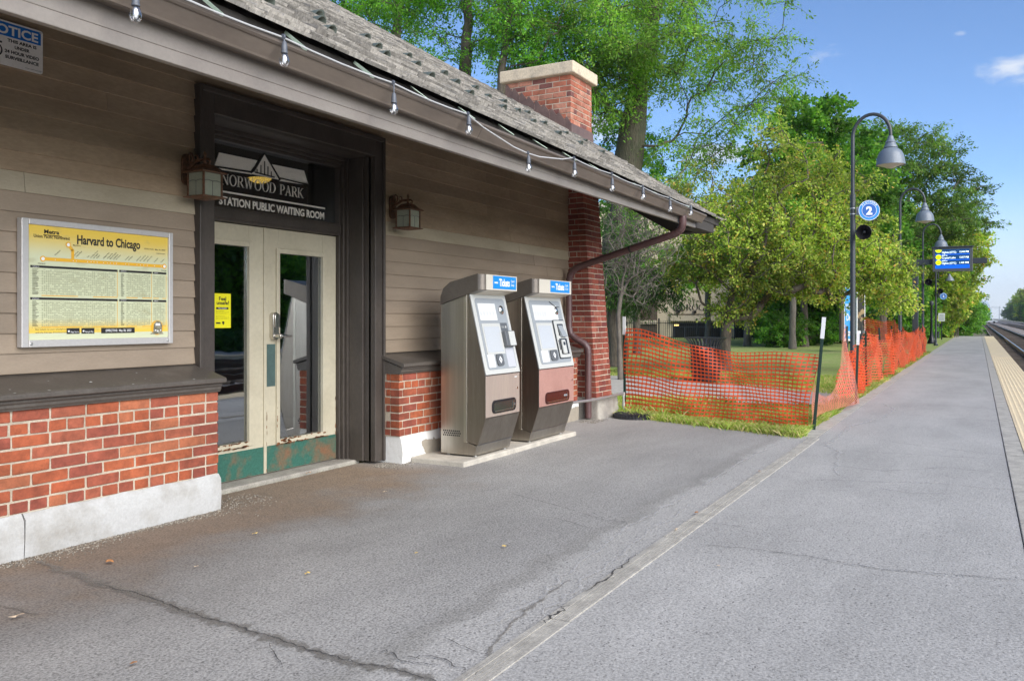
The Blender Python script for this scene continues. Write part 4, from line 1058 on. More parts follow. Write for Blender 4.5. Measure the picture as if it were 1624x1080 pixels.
# carriage lanterns
m_lglass = M('frosted_lantern_glass', (.26, .275, .215), .1, fine=.05)
def lantern(x, y0, zc, label):
    """zc: bottom of the lantern body"""
    t = thing('wall_lantern', (x, y0, zc), label, 'lantern', 'copper lanterns either side of the doors')
    yc = y0 - .185; hw = .075; h = .165
    o = MB(); o.prism(rrect(x - .045, x + .045, zc + .10, zc + .315, .04, 4), 'y', y0 - .018, y0); o.build('backplate', m_copper, t, bevel=.005)
    o = MB()
    o.tube([(x, y0 - .018, zc + .22), (x, y0 - .06, zc + .235), (x, y0 - .12, zc + .262), (x, yc, zc + .262), (x, yc - .035, zc + .262), (x, yc - .05, zc + .245), (x, yc - .045, zc + .228), (x, yc - .028, zc + .235)], [.012, .011, .010, .010, .009, .009, .008, .007], 10)
    o.tube([(x, y0 - .045 + .03 * math.sin(R(a)) * (1 - a / 900), zc + .285 + .034 * math.cos(R(a))) for a in range(180, 541, 24)], .007, 8)
    o.tube([(x, y0 - .10 + .016 * math.sin(R(a)), zc + .280 + .018 * math.cos(R(a))) for a in range(120, 420, 30)], .006, 8)
    o.lathe([(.012, 0), (.008, .02), (.014, .035), (.004, .055), (.0, .064)], (x, yc, zc + .262), 12)
    o.tube([(x, yc, zc + .21), (x, yc, zc + .27)], .012, 10)
    o.build('scroll_arm', m_copper, t, smooth=R(50))
    o = MB()
    V = []
    for (w_, z_) in ((hw + .026, .165), (hw + .030, .172), (hw + .022, .178), (hw - .004, .19), (hw - .014, .205), (hw - .03, .222), (.018, .232)):
        V += [(x - w_, yc - w_, zc + z_), (x + w_, yc - w_, zc + z_), (x + w_, yc + w_, zc + z_), (x - w_, yc + w_, zc + z_)]
    o.add(V, [(i * 4 + j, i * 4 + (j + 1) % 4, (i + 1) * 4 + (j + 1) % 4, (i + 1) * 4 + j) for i in range(6) for j in range(4)] + [(3, 2, 1, 0), (24, 25, 26, 27)])
    o.build('lantern_roof', m_copper, t, bevel=.002)
    o = MB()
    for sx_ in (-1, 1):
        for sy_ in (-1, 1): o.box(x + sx_ * hw - .006, x + sx_ * hw + .006, yc + sy_ * hw - .006, yc + sy_ * hw + .006, zc + .012, zc + .166)
    V = []
    for (w_, z_) in ((.03, -.012), (hw + .02, .0), (hw + .026, .006), (hw + .008, .013)):
        V += [(x - w_, yc - w_, zc + z_), (x + w_, yc - w_, zc + z_), (x + w_, yc + w_, zc + z_), (x - w_, yc + w_, zc + z_)]
    o.add(V, [(i * 4 + j, i * 4 + (j + 1) % 4, (i + 1) * 4 + (j + 1) % 4, (i + 1) * 4 + j) for i in range(3) for j in range(4)] + [(3, 2, 1, 0), (12, 13, 14, 15)])
    o.build('frame', m_copper, t)
    o = MB(); o.box(x - hw + .002, x + hw - .002, yc - hw + .002, yc + hw - .002, zc + .014, zc + .164); gl_ = o.build('glass', m_lglass, t)
    o = MB()
    for k in range(2):
        for s_ in (-1, 1):
            def FP(a_, z_): return (x + a_, yc + s_ * (hw - .001), zc + z_) if k == 0 else (x + s_ * (hw - .001), yc + a_, zc + z_)
            o.tube([FP(0, .014), FP(0, .112)], .0018, 4); o.tube([FP(-hw, .108), FP(-hw * .5, .116), FP(0, .110), FP(hw * .5, .116), FP(hw, .108)], .0018, 4)
    o.build('leading', m_iron, gl_)
    o = MB(); yb = yc - hw + .0005
    return t
lantern(3.948, 4.765, 2.108, 'copper carriage lantern on the clapboards left of the doors, beside the transom lettering')
lantern(6.245, 4.765, 2.115, 'copper carriage lantern right of the doors, above the ticket machines')

# festoon lights along the gutter
px_b = ((212, 38), (448, 108), (622, 183), (741, 215), (836, 274), (909, 282), (969, 305), (1018, 318), (1061, 337), (1094, 343))
SL = thing('string_light', (6, 2.955, 2.5), 'string of clear bulbs on a thin cable hung along the gutter lip', 'string lights')
m_bulb = None
mt, b, tc, L = new_mat('clear_bulb_glass')
tr_ = nd(mt, 'ShaderNodeBsdfTransparent'); tr_.inputs['Color'].default_value = (.93, .94, .95, 1)
gl_ = nd(mt, 'ShaderNodeBsdfGlossy', Roughness=.03); lw = nd(mt, 'ShaderNodeLayerWeight', Blend=.35)
mx = nd(mt, 'ShaderNodeMixShader'); L.new(mrange(mt, lw.outputs['Facing'], 0, 1, .22, .9), mx.inputs[0]); L.new(tr_.outputs[0], mx.inputs[1]); L.new(gl_.outputs[0], mx.inputs[2]); L.new(mx.outputs[0], mt.node_tree.nodes['Material Output'].inputs['Surface'])
m_bulb = mt
m_sock = M('grey_rubber_socket', (.10, .11, .13), .45, fine=.05)
cab = [Vector((-3.0, 2.952, 2.715))]; first = None
bx = [PY(u, v, 2.95) for u, v in px_b]
bx = [Vector((1.38, 2.95, 2.50))] + bx
for i, p in enumerate(bx):
    drop = (.0, .0, .0, .0, .0, .105, .0, .0, .0, .0, .0)[i]
    topz = 2.580 + gz(p.x) - drop
    cab += [Vector((p.x, 2.953, topz))]
    if i < len(bx) - 1:
        nx_ = bx[i + 1].x; nd_ = .105 if i + 1 == 5 else 0
        for t in (.25, .5, .75):
            sag = .012 * (1 - (2 * t - 1) ** 2)
            if drop or nd_: sag = .02
            z_ = (2.580 + gz(p.x) - drop) * (1 - t) + (2.580 + gz(nx_) - nd_) * t - sag
            cab.append(Vector((p.x + (nx_ - p.x) * t, 2.951, z_)))
    bot = p.z
    so = MB(); so.tube([(p.x, 2.945, topz + .004), (p.x + .002, 2.940, topz - .02), (p.x, 2.938, bot + .118)], [.006, .004, .004], 8)
    so.lathe([(.007, .125), (.011, .118), (.0145, .100), (.0145, .078), (.017, .076), (.017, .068), (.014, .066)], (p.x, 2.938, bot), 14)
    so.lathe([(.012, -.006), (.014, 0), (.012, .006)], (p.x, 2.945, topz), 10, (1, 0, 0))
    s_o = so.build('bulb_socket', m_sock, SL, smooth=R(40))
    bu = MB(); bu.lathe([(.0, 0), (.010, .002), (.019, .010), (.0245, .024), (.0245, .036), (.020, .050), (.0145, .068)], (p.x, 2.938, bot), 16)
    bu.build('bulb', m_bulb, s_o, smooth=R(80))
    fi = MB(); fi.lathe([(.005, .018), (.008, .022), (.008, .052), (.004, .062)], (p.x, 2.938, bot), 8); fi.build('filament', m_signw, s_o)
ca = MB(); ca.tube(cab, .0045, 6); ca.build('cable', M('pale_grey_cable', (.50, .50, .50), .4, fine=0), SL)

# ------------------------------------------------------------------ ticket machines on their concrete pad
pdm = MB()
pts = [(6.22, 4.53), (6.22, 3.96), (7.1, 3.955), (7.9, 3.962), (8.53, 3.95), (8.56, 4.02), (8.56, 4.53)]
pdm.prism(pts, 'z', -.05, .046); struct(pdm.build('machine_pad', m_conc, bevel=.012))
def ticket_machine(x0, x1, cash, label):
    t = thing('ticket_machine', (x0, 4.3, .05), label, 'ticket machine')
    yb = 4.372; zb = .05
    # cabinet (rear half) and projecting front
    o = MB()
    o.prism([(yb, zb + .012), (4.0, zb + .012), (3.978, .150), (4.09, .178), (4.09, 1.515), (yb, 1.425)], 'x', x0, x1)
    o.build('cabinet', m_steel, t, bevel=.004)
    o = MB(); e = .004
    o.prism([(4.094, .182), (3.976, .156), (3.893, .405), (3.893, .785), (4.066, 1.515), (4.094, 1.522)], 'x', x0 + e, x1 - e)
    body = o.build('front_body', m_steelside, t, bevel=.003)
    # front skins
    def skin(name, prof, mat, inset=0.0, th=.005, parent=None):
        o = MB(); (ya, za), (yb_, zb_) = prof
        d = Vector((0, yb_ - ya, zb_ - za)).normalized(); n = Vector((0, -d.z, d.y)) if d.z > 0 else Vector((0, d.z, -d.y))
        if n.y > 0: n = -n
        P = [Vector((x0 + inset, ya, za)), Vector((x1 - inset, ya, za)), Vector((x1 - inset, yb_, zb_)), Vector((x0 + inset, yb_, zb_))]
        o.hexa([p_ + n * .0005 for p_ in P] + [p_ + n * th for p_ in P]); return o.build(name, mat, parent or t, bevel=.002)
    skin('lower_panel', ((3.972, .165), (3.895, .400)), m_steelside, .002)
    mid = skin('middle_panel', ((3.893, .408), (3.893, .780)), m_pinkpanel if cash else M('stainless_front', (.56, .47, .39), .42, metal=.55, col2=(.52, .42, .36), ns=5, fine=.05, st=(1, 1, .1)), .002)  # both fronts carry a reflected tint in their base colour
    o = MB(); o.bar((x0 - .001, 3.976, .153), (x1 + .001, 3.976, .153), .012, .010); o.build('trim_strip', m_steel, t, bevel=.002)
    # sloping face: local axes
    F0 = Vector((x0, 3.8925, .787)); up = Vector((0, 4.066 - 3.893, 1.515 - .785)); H = up.length; up.normalize(); nrm = EX.cross(up); W = x1 - x0
    def FPt(a, h, d=0.0): return F0 + EX * a + up * h + nrm * d
    def slabf(mb, pts, d0, d1):
        k = len(pts); mb.add([FPt(a, h, d0) for a, h in pts] + [FPt(a, h, d1) for a, h in pts], [list(range(k))[::-1], list(range(k, 2 * k))] + [(i, (i + 1) % k, k + (i + 1) % k, k + i) for i in range(k)])
    o = MB(); slabf(o, [(.0, .002), (W, .002), (W, H), (.0, H)], .0005, .012); face = o.build('face_surround', m_facepl, t, bevel=.004)
    o = MB(); slabf(o, rrect(.05, W - .045, .045, H - .035, .04), .0125, .0145); o.build('face_panel', m_greypl, t)
    def rect(name, a0, a1, h0, h1, mat, d=.016, parent=None, r=.006):
        o = MB(); slabf(o, rrect(a0, a1, h0, h1, r, 3), .0146, d); return o.build(name, mat, parent or t)
    s = W / .64
    rect('instruction_card', .085 * s, (.40 if not cash else .52) * s, H - .245, H - .085, m_paper)
    o = MB()
    for k in range(4):
        for c_ in range(5): slabf(o, [(.10 * s + c_ * .055, H - .20 + k * .012), (.135 * s + c_ * .055, H - .20 + k * .012), (.135 * s + c_ * .055, H - .195 + k * .012), (.10 * s + c_ * .055, H - .195 + k * .012)], .0162, .0166)
    o.build('card_printing', m_ink, t)
    mir = MB(); c_ = FPt(W - .14 * s, H - .145, .016); mir.lathe([(.042, 0), (.042, .006), (.036, .008), (.03, .013), (.015, .018), (0, .0195)], c_, 20, nrm); mir.build('convex_mirror', m_chrome, t, smooth=R(60))
    sa1 = .385 * s if not cash else .34 * s
    scr = rect('screen_bezel', .085 * s, sa1 + .03 * s, .185, .475, m_facepl, .019)
    rect('screen', .105 * s, sa1 + .005, .205, .445, m_screen, .0205, scr)
    rect('notice_card', .075 * s, .20 * s, .065, .185, m_paper, .0165)
    o = MB()
    for k in range(7): slabf(o, [(.085 * s, .085 + k * .012), (.085 * s + .07 * (1 - .3 * (k % 3)), .085 + k * .012), (.085 * s + .07 * (1 - .3 * (k % 3)), .089 + k * .012), (.085 * s, .089 + k * .012)], .0166, .017)
    o.build('card_printing', m_ink, t)
    rd = rect('card_reader', .225 * s, .345 * s, .075, .185, m_dkgrey, .028, r=.025)
    o = MB(); cc = (.285 * s, .13); slabf(o, [(cc[0], cc[1] - .034), (cc[0] + .027, cc[1]), (cc[0], cc[1] + .034), (cc[0] - .027, cc[1])], .0282, .0288); o.mi = 1; slabf(o, [(cc[0], cc[1] - .018), (cc[0] + .013, cc[1]), (cc[0], cc[1] + .018), (cc[0] - .013, cc[1])], .0289, .0292); o.build('tap_symbol', [m_signw, m_dkgrey], rd)
    if not cash:
        rect('slot_plate', .43 * s, .56 * s, .40, .48, m_dkgrey)
        o = MB(); slabf(o, rrect(.415 * s, .59 * s, .245, .395, .008, 3), .0147, .06); o.build('card_slot', m_dkgrey, t, bevel=.008)
        o = MB(); slabf(o, rrect(.47 * s, .585 * s, .252, .388, .008, 3), .0605, .064); o.build('slot_cover', m_facepl, t)
        rect('side_label', .43 * s, .58 * s, .055, .235, M('pale_blue_grey_label', (.44, .45, .48), .4, fine=.02), .0165)
        o = MB(); o.text('VISA', FPt(.445 * s, .43, .0165), EX, up, .02, .05); o.disc(FPt(.525 * s, .44, .0165), .012, EX, up, 14); o.build('card_mark', m_facepl, t)
    else:
        bz = rect('cash_bezel', .385 * s, .60 * s, .085, .505, m_black, .022, r=.02)
        rect('cash_plate', .395 * s, .59 * s, .095, .495, m_facepl, .026, bz, .015)
        rect('note_slot_recess', .445 * s, .555 * s, .33, .46, m_black, .0265, bz)
        o = MB(); P = [(.465 * s, .315), (.555 * s, .315), (.535 * s, .445), (.455 * s, .445)]
        k = 4; o.add([FPt(a, h, .0266) for a, h in P] + [FPt(a, h, .06 if h < .4 else .03) for a, h in P], [(3, 2, 1, 0), (4, 5, 6, 7), (0, 1, 5, 4), (1, 2, 6, 5), (2, 3, 7, 6), (3, 0, 4, 7)]); o.build('note_slot', m_greypl, bz, bevel=.003)
        rect('ticket_window_recess', .43 * s, .575 * s, .13, .30, m_black, .0265, bz)
        o = MB(); slabf(o, rrect(.45 * s, .515 * s, .135, .285, .01, 3), .0266, .045); o.build('ticket_chute', m_facepl, bz, bevel=.004)
        o = MB(); slabf(o, rrect(.465 * s, .50 * s, .225, .26, .004, 3), .0452, .046); o.build('chute_slot', m_black, bz)
        o = MB(); slabf(o, [(.41 * s, .18), (.42 * s, .18), (.42 * s, .285), (.41 * s, .285)], .0262, .034); o.build('coin_lever', m_dkgrey, bz)
        o = MB(); o.bar(FPt(.40 * s, H - .045, .02), FPt(.50 * s, H - .10, .02), .006, .004); o.bar(FPt(.50 * s, H - .10, .02), FPt(.57 * s, H - .10, .02), .006, .004); o.build('graffiti_scratch', m_txt, t)
    # ticket tray
    a0, a1 = (.105 * s, W - .085 * s) if not cash else (.10 * s, W - .10 * s)
    zt = .495 if not cash else .485
    def tray(mb, g0, z0, z1, d0, d1, r): mb.prism(rrect(x0 + a0 + g0, x0 + a1 - g0, z0, z1, r, 5), 'y', 3.888 - d1, 3.888 - d0)
    m_tr = m_black if not cash else M('dark_red_tray', (.045, .010, .009), .25, fine=.05)
    o = MB(); tray(o, 0, zt - .06, zt + .06, .0002, .010, .045); trayo = o.build('ticket_tray', m_tr, t, bevel=.003)
    o = MB(); tray(o, .02, zt - .036, zt + .04, .0103, .012, .02); o.build('tray_window', M('tray_glass', (.03, .032, .028) if not cash else (.055, .012, .010), .12, fine=0), trayo)
    o = MB(); o.box(x0 + a0 + .03, x0 + a1 - .075, 3.866, 3.876, zt - .043, zt - .036); o.box(x0 + a1 - .075, x0 + a1 - .068, 3.868, 3.876, zt - .043, zt + .03); o.build('tray_lip', m_chrome, trayo)
    if not cash:
        o = MB(); o.lathe([(.012, 0), (.012, .006), (.006, .008)], (x0 + a1 - .035, 3.878, zt - .005), 12, (0, -1, 0)); o.build('coin_button', m_chrome, trayo)
        o = MB(); o.box(x1 - .1, x1 - .055, 3.8865, 3.888, .742, .752); o.build('small_label', m_paper, t)
    else:
        o = MB()
        for k in range(3): o.lathe([(.012, 0), (.010, .004), (.006, .006)], (x0 + a1 - .13 + k * .03, 3.876, zt + .002), 10, (0, -1, 0))
        o.build('tray_symbol', m_greypl, trayo)
    o = MB(); o.lathe([(.012, 0), (.012, .004)], (x1 - .05, 3.888, .64), 12, (0, -1, 0)); o.build('lock', m_chrome, t)
    # vent holes on the flank, hood, feet
    o = MB(); r2 = MB()
    for i in range(9):
        for j in range(3): o.prism([(4.34 - i * .021 - (j % 2) * .010 + .0085 * math.cos(R(a)), .232 + j * .020 + .0085 * math.sin(R(a))) for a in range(0, 360, 60)], 'x', x0 - .0012, x0 + .002)
    o.build('vent', m_black, t)
    o = MB(); o.box(x0 - .0025, x0 - .0002, 4.092, 4.122, .176, 1.50); o.build('edge_strip', M('edge_strip_steel', (.60, .57, .50), .3, metal=1.0, fine=.04, st=(1, 1, .05)), t)
    o = MB(); sr_ = random.Random(int(x0 * 50))
    for _ in range(26):
        y_, z_ = sr_.uniform(3.93, 4.35), sr_.uniform(.25, 1.35); a_ = sr_.uniform(-.5, .5); l_ = sr_.uniform(.01, .05)
        if 4.08 < y_ < 4.13 or (y_ < 4.09 and y_ < 3.9 + .24 * max(0, z_ - .79) + .04): continue
        o.bar((x0 - .0004 + (.0042 if y_ < 4.09 else 0), y_, z_), (x0 - .0004 + (.0042 if y_ < 4.09 else 0), y_ + l_ * math.sin(a_), z_ + l_ * math.cos(a_)), .0012, .0006, up=(1, 0, 0))
    o.build('scratches', m_steel, t)
    o = MB()
    V = [(4.374, 1.432), (3.93, 1.552), (3.918, 1.556), (3.918, 1.700), (4.27, 1.628), (4.34, 1.575), (4.37, 1.50)]
    # hood with rounded front corner: several slices
    hx0, hx1 = x0 - .004, x1 + (.004 if not cash else 0)
    sl_ = []
    k_ = len(V)
    def yadj(y, q): return y + q if y < 4.0 else y
    for q, xx in ((.055, hx0), (.03, hx0 + .010), (.012, hx0 + .028), (0, hx0 + .055), (0, hx1 - .03), (.01, hx1 - .008), (.025, hx1)):
        sl_ += [(xx, yadj(y, q), z) for y, z in V]
    ns_ = 7
    o.add(sl_, [(i * k_ + j, i * k_ + (j + 1) % k_, (i + 1) * k_ + (j + 1) % k_, (i + 1) * k_ + j) for i in range(ns_ - 1) for j in range(k_)] + [list(range(k_)), list(range((ns_ - 1) * k_, ns_ * k_))[::-1]])
    hood = o.build('hood', M('hood_paint', (.185, .162, .138), .38, metal=.5, col2=(.15, .13, .11), ns=6, fine=.05), t, smooth=R(25), bevel=.003)
    o = MB(); o.box(hx0 + .055, hx1 - .012, 3.914, 3.9178, 1.558, 1.698); o.build('hood_fascia', M('hood_front_paint', (.58, .54, .46), .45, fine=.03), hood)
    o = MB(); o.hexa([(x0 + .07, 4.06, 1.5155), (x1 - .04, 4.06, 1.5155), (x1 - .04, 3.93, 1.5505), (x0 + .07, 3.93, 1.5505), (x0 + .07, 4.06, 1.52), (x1 - .04, 4.06, 1.52), (x1 - .04, 3.93, 1.555), (x0 + .07, 3.93, 1.555)]); o.build('lamp_panel', m_lens, hood)
    lx0, lx1 = (x0 + .17, x1 - .03) if not cash else (x0 + .30, x1 - .06)
    o = MB(); o.box(lx0, lx1, 3.911, 3.9138, 1.572, 1.690); lb = o.build('header_sign', m_sky, hood)
    o = MB(); wS = lx1 - lx0
    o.text('Tickets', (lx0 + .25 * wS, 3.9102, 1.600), EX, EZ, .070, .46 * wS, .035)
    o.text('metra', (lx0 + .05 * wS, 3.9102, 1.622), EX, EZ, .020, .15 * wS, .05)
    for k, s_ in enumerate(('Card', 'Only') if not cash else ('Cash', '& Card')): o.text(s_, (lx0 + .765 * wS, 3.9102, 1.640 - .036 * k), EX, EZ, .022, .15 * wS, .01)
    o.build('lettering', m_signw, lb)
    o = MB()
    for xx in (x0 + .05, x1 - .05):
        for yy in (4.03, 4.32): o.lathe([(.018, 0), (.018, .006), (.01, .006), (.01, .014)], (xx, yy, .0465), 10)
    o.build('foot', m_galv, t)
    return t
ticket_machine(6.47, 7.10, False, 'narrower stainless ticket machine nearer the doors, with a black ticket tray and blue header')
ticket_machine(7.51, 8.325, True, 'wider stainless ticket machine beside the brick pier, with a reflection-reddened front and dark red tray')

# conduit, drain cover
o = MB(); o.tube([(8.0, 4.42, .29), (9.2, 4.40, .275), (9.85, 4.27, .275), (10.6, 4.255, .285), (10.68, 4.255, .282)], .016, 10); o.tube([(10.70, 4.255, .30), (10.70, 4.255, -.02)], .016, 10)
for zc in (.28, .14, .03): o.tube([(10.70, 4.255, zc - .022), (10.70, 4.255, zc + .022)], .023, 10)
o.tube([(10.62, 4.255, .284), (10.66, 4.255, .283)], .022, 10)
tag(o.build('conduit_pipe', m_galv, None, org=(10.7, 4.255, 0), smooth=R(40)), 'thin galvanised conduit running across the foot of the brick pier', 'pipe')
DC = thing('drain_cover', (10.42, 4.0, 0), 'black ribbed drain cover on the asphalt at the foot of the brick pier', 'drain cover')
o = MB(); o.lathe([(.27, .002), (.27, .03), (.25, .045), (.0, .048)], (10.42, 4.0, 0), 32); o.build('rim', m_iron, DC, smooth=R(40))
o = MB()
for i in range(-6, 7):
    ww = math.sqrt(max(.0, .245 ** 2 - (i * .038) ** 2))
    if ww > .03: o.box(10.42 + i * .038 - .011, 10.42 + i * .038 + .011, 4.0 - ww, 4.0 + ww, .044, .062)
for i in range(40):
    a = 6.283 * i / 40; o.box(10.42 + .262 * math.cos(a) - .012, 10.42 + .262 * math.cos(a) + .012, 4.0 + .262 * math.sin(a) - .012, 4.0 + .262 * math.sin(a) + .012, .0, .05)
o.build('ribs', m_iron, DC, bevel=.004)

# ------------------------------------------------------------------ orange safety netting
SF = thing('safety_fence', (10.3, 1.73, 0), 'orange plastic safety netting on green steel posts along the lawn and platform kerb', 'safety fence')
HOLE = [(.09, .34), (.09, .66), (.25, .81), (.75, .81), (.91, .66), (.91, .34), (.75, .19), (.25, .19)]
RIM = [(0, 0), (0, 1), (.35, 1), (.65, 1), (1, 1), (1, 0), (.65, 0), (.35, 0)]
def netting(P, nu, nv, mat, thick=.1):
    V = []; F = []
    for i in range(nu):
        for j in range(nv):
            o_ = len(V)
            for (a, b2) in RIM + HOLE: V.append(P((i + a) / nu, (j + b2) / nv))
            for k in range(8): F.append((o_ + k, o_ + (k + 1) % 8, o_ + 8 + (k + 1) % 8, o_ + 8 + k))
    mb = MB(); mb.add(V, F); return mb.build('netting', mat, SF)
def sm(t): t = max(0, min(1, t)); return t * t * (3 - 2 * t)
A_, B2, C2 = Vector((10.92, 4.32, 0)), Vector((10.28, 1.76, 0)), Vector((13.75, 1.70, 0))
def S1(s, t):
    s2 = s ** .97
    p = A_.lerp(B2, s2); top = 1.16 - .27 * sm(s * 1.8) - .0 * s + .012 * math.sin(s * 17)
    lean = .10 * (1 - s) * t
    z = .015 + t * (top - .015) + .018 * math.sin(s * 9 + t * 5) * (1 - abs(2 * t - 1))
    return (p.x + .05 * math.sin(s * 11 + t * 2) + .035 * math.sin(s * 27 + t * 7) - lean * .3 + .03 * math.sin(3 * t) + .035 * s * t, p.y - .075 * s * t + .04 * math.sin(s * 7 + t * 3) , z)
netting(S1, 46, 20, m_orange)
def S2(s, t):
    p = B2.lerp(C2, s); top = .90 - .62 * math.sin(math.pi * min(1, s * 1.02) ** .9) ** 1.0 + .30 * sm((s - .45) * 2)
    bot = .02 + .06 * math.sin(s * 3.1)
    tt = t ** (1 + .7 * math.sin(math.pi * s))
    return (p.x + .03 * math.sin(t * 9 + s * 4) - .12 * math.sin(math.pi * s) * t + .035 * (1 - s) * t, p.y - .075 * (1 - s) * t + .06 * math.sin(s * 7) + .10 * math.sin(t * 3 + s * 5) * s + .28 * math.sin(math.pi * s) * t * (1 - .5 * t), bot + tt * (top - bot))
netting(S2, 52, 17, m_orange_sheen)
def run(p0, p1, h0, h1, sag, wob, ph, nu, mat, twist=0.0):
    p0, p1 = Vector(p0), Vector(p1); d = (p1 - p0).normalized(); n_ = Vector((-d.y, d.x, 0))
    def P(s, t):
        p = p0.lerp(p1, s); top = h0 + (h1 - h0) * s - sag * math.sin(math.pi * s) ** 1.2
        w_ = wob * math.sin(ph + s * 8 + t * (2 + twist)) * (.35 + .65 * t) + wob * .4 * math.sin(ph * 2 + s * 23 + 3 * t)
        q = p + n_ * w_ + d * (twist * .12 * t * math.sin(s * 5 + ph))
        return (q.x, q.y, .02 + .03 * math.sin(ph + s * 6) + t * (top - .02))
    netting(P, nu, 16, mat)
rr = random.Random(9)
posts = [(A_ + Vector((.04, .02, 0)), 1.32, (.05, .03)), (B2 + Vector((0, -.03, 0)), 1.31, (.05, -.11)), (C2 + Vector((0, -.0, 0)), 1.10, (.14, -.02))]
xs_ = [13.9, 16.9, 19.6, 22.6, 25.4, 28.4, 31.5, 34.6]
for i in range(len(xs_) - 1):
    y0, y1 = 1.86 + rr.uniform(-.06, .08), 1.86 + rr.uniform(-.06, .08)
    h0, h1 = rr.uniform(.9, 1.1), rr.uniform(.85, 1.1)
    run((xs_[i], y0, 0), (xs_[i + 1] + rr.uniform(-.1, .25), y1, 0), h0, h1, rr.uniform(.05, .5), rr.uniform(.07, .17), rr.uniform(0, 6), 36, (m_orange, m_orange2)[i % 2], rr.uniform(.5, 3))
    posts.append((Vector((xs_[i + 1] - .05, 1.9, 0)), rr.uniform(.95, 1.15), (rr.uniform(-.1, .1), rr.uniform(-.05, .08))))
_p, _q = PT(1370, 505, 31), PT(1420, 505, 29.5)
run((_p.x, _p.y, 0), (_q.x, _q.y, 0), 1.32, 1.22, .05, .08, 1.0, 40, m_orange, .5)
run((_q.x, _q.y, 0), (30.6, 2.0, 0), 1.22, .72, .06, .08, 2.0, 30, m_orange, .5)
posts += [(Vector((_p.x, _p.y, 0)), 1.45, (.02, 0)), (Vector((_q.x, _q.y, 0)), 1.35, (0, .03))]
for i, (p, h, (lx_, ly_)) in enumerate(posts):
    o = MB(); a, b_ = Vector((p.x, p.y, -.05)), Vector((p.x + lx_, p.y + ly_, h)); m_ = a.lerp(b_, .82 if i < 3 else .9)
    o.bar(a, b_, .036, .006, up=(1, 0, 0)); o.bar(a + Vector((.012, 0, 0)), b_ + Vector((.012, 0, 0)), .008, .034, up=(1, 0, 0))
    for k in range(14): c_ = a.lerp(b_, .12 + k * .06); o.box(c_.x - .006, c_.x + .018, c_.y - .012, c_.y + .012, c_.z - .008, c_.z + .008)
    po_ = o.build('fence_post', m_postg, SF)
    if i < 3:
        o = MB(); o.bar(m_ + Vector((-.0005, 0, 0)), b_ + Vector((-.0005, 0, .004)), .042, .012, up=(1, 0, 0)); o.build('post_tip', m_signw, po_)

# slatted steel litter bin
BN = thing('litter_bin', (17.1, 5.0, 0), 'black slatted steel litter bin with a flared rim behind the orange netting', 'litter bin')
bc = Vector((17.1, 5.0, 0)); o = MB()
for k in range(30):
    a = 6.283 * k / 30; d = Vector((math.cos(a), math.sin(a), 0)); tn = Vector((-d.y, d.x, 0))
    P = [(.27, .02), (.29, .30), (.30, .62), (.31, .74), (.345, .83), (.405, .885), (.42, .90)]
    for (r0, z0), (r1, z1) in zip(P[:-1], P[1:]): o.bar(bc + d * r0 + EZ * z0, bc + d * r1 + EZ * (z1 + .004), .034, .01, up=d)
o.build('slats', m_iron, BN)
o = MB()
for (r0, z0) in ((.272, .05), (.29, .32), (.302, .68)): h_ = MB(); h_.lathe([(r0 - .012, z0), (r0 - .012, z0 + .05), (r0 - .004, z0 + .05), (r0 - .004, z0), (r0 - .012, z0)], bc, 36, caps=False); h_.build('hoop', m_iron, BN, smooth=R(50))
o.lathe([(.40, .895), (.42, .91), (.44, .905), (.43, .89), (.40, .895)], bc, 40, caps=False); o.build('rim', m_iron, BN, smooth=R(50))
o = MB(); o.lathe([(.24, .03), (.25, .72), (.235, .72), (.225, .05), (0, .05)], bc, 28); o.build('liner', m_black, BN, smooth=R(40))
o = MB(); p = bc + Vector((-.302, -.05, .70)); o.box(p.x - .008, p.x - .003, p.y - .06, p.y + .06, p.z - .02, p.z + .02); o.build('badge', m_galv, BN)

# ------------------------------------------------------------------ platform lamps, signs, loudspeakers, train display
def lamp_post(x, y, label):
    t = thing('lamp_post', (x, y, 0), label, 'street lamp', 'gooseneck lamps along the platform')
    o = MB(); o.lathe([(.10, 0), (.10, .05), (.07, .09), (.047, .14), (.045, 1.6), (.043, 3.40), (.046, 3.40), (.046, 3.46), (.036, 3.47)], (x, y, 0), 16); o.build('pole', m_greymetal, t, smooth=R(35))
    o = MB(); r0 = .305; pts = [(x, y, 3.47), (x, y, 4.1), (x, y, 4.46)] + [(x - .02 * (1 - math.cos(R(a))), y - r0 + r0 * math.cos(R(a)), 4.46 + .37 * math.sin(R(a))) for a in range(12, 181, 12)] + [(x - .04, y - 2 * r0, 4.40)]
    o.tube(pts, [.033] * 3 + [.030] * (len(pts) - 3), 12); o.build('gooseneck_arm', m_greymetal, t, smooth=R(40))
    c_ = (x - .04, y - 2 * r0, 3.92)
    o = MB(); o.lathe([(.035, .50), (.045, .49), (.05, .455), (.07, .42), (.085, .40), (.085, .385), (.078, .38), (.085, .36), (.10, .335), (.112, .31), (.112, .298), (.100, .290), (.135, .268), (.172, .232), (.200, .182), (.218, .12), (.228, .06), (.236, .0), (.226, .0), (.216, .06), (.19, .16), (.11, .24)], c_, 28); sh_ = o.build('lamp_shade', m_shade, t, smooth=R(35))
    o = MB(); o.lathe([(.222, .012), (.18, -.002), (.11, -.025), (.07, -.045), (.03, -.055), (0, -.057)], c_, 24); o.build('diffuser', m_lens, sh_, smooth=R(60))
    return t
LX = [15.8, 25.4, 35.3, 45.2]
lamp_post(LX[0], 2.0, 'nearest gooseneck platform lamp, carrying the round blue platform sign')
l2 = [o_ for o_ in COL.objects if o_.name.startswith('lamp_post')][0]
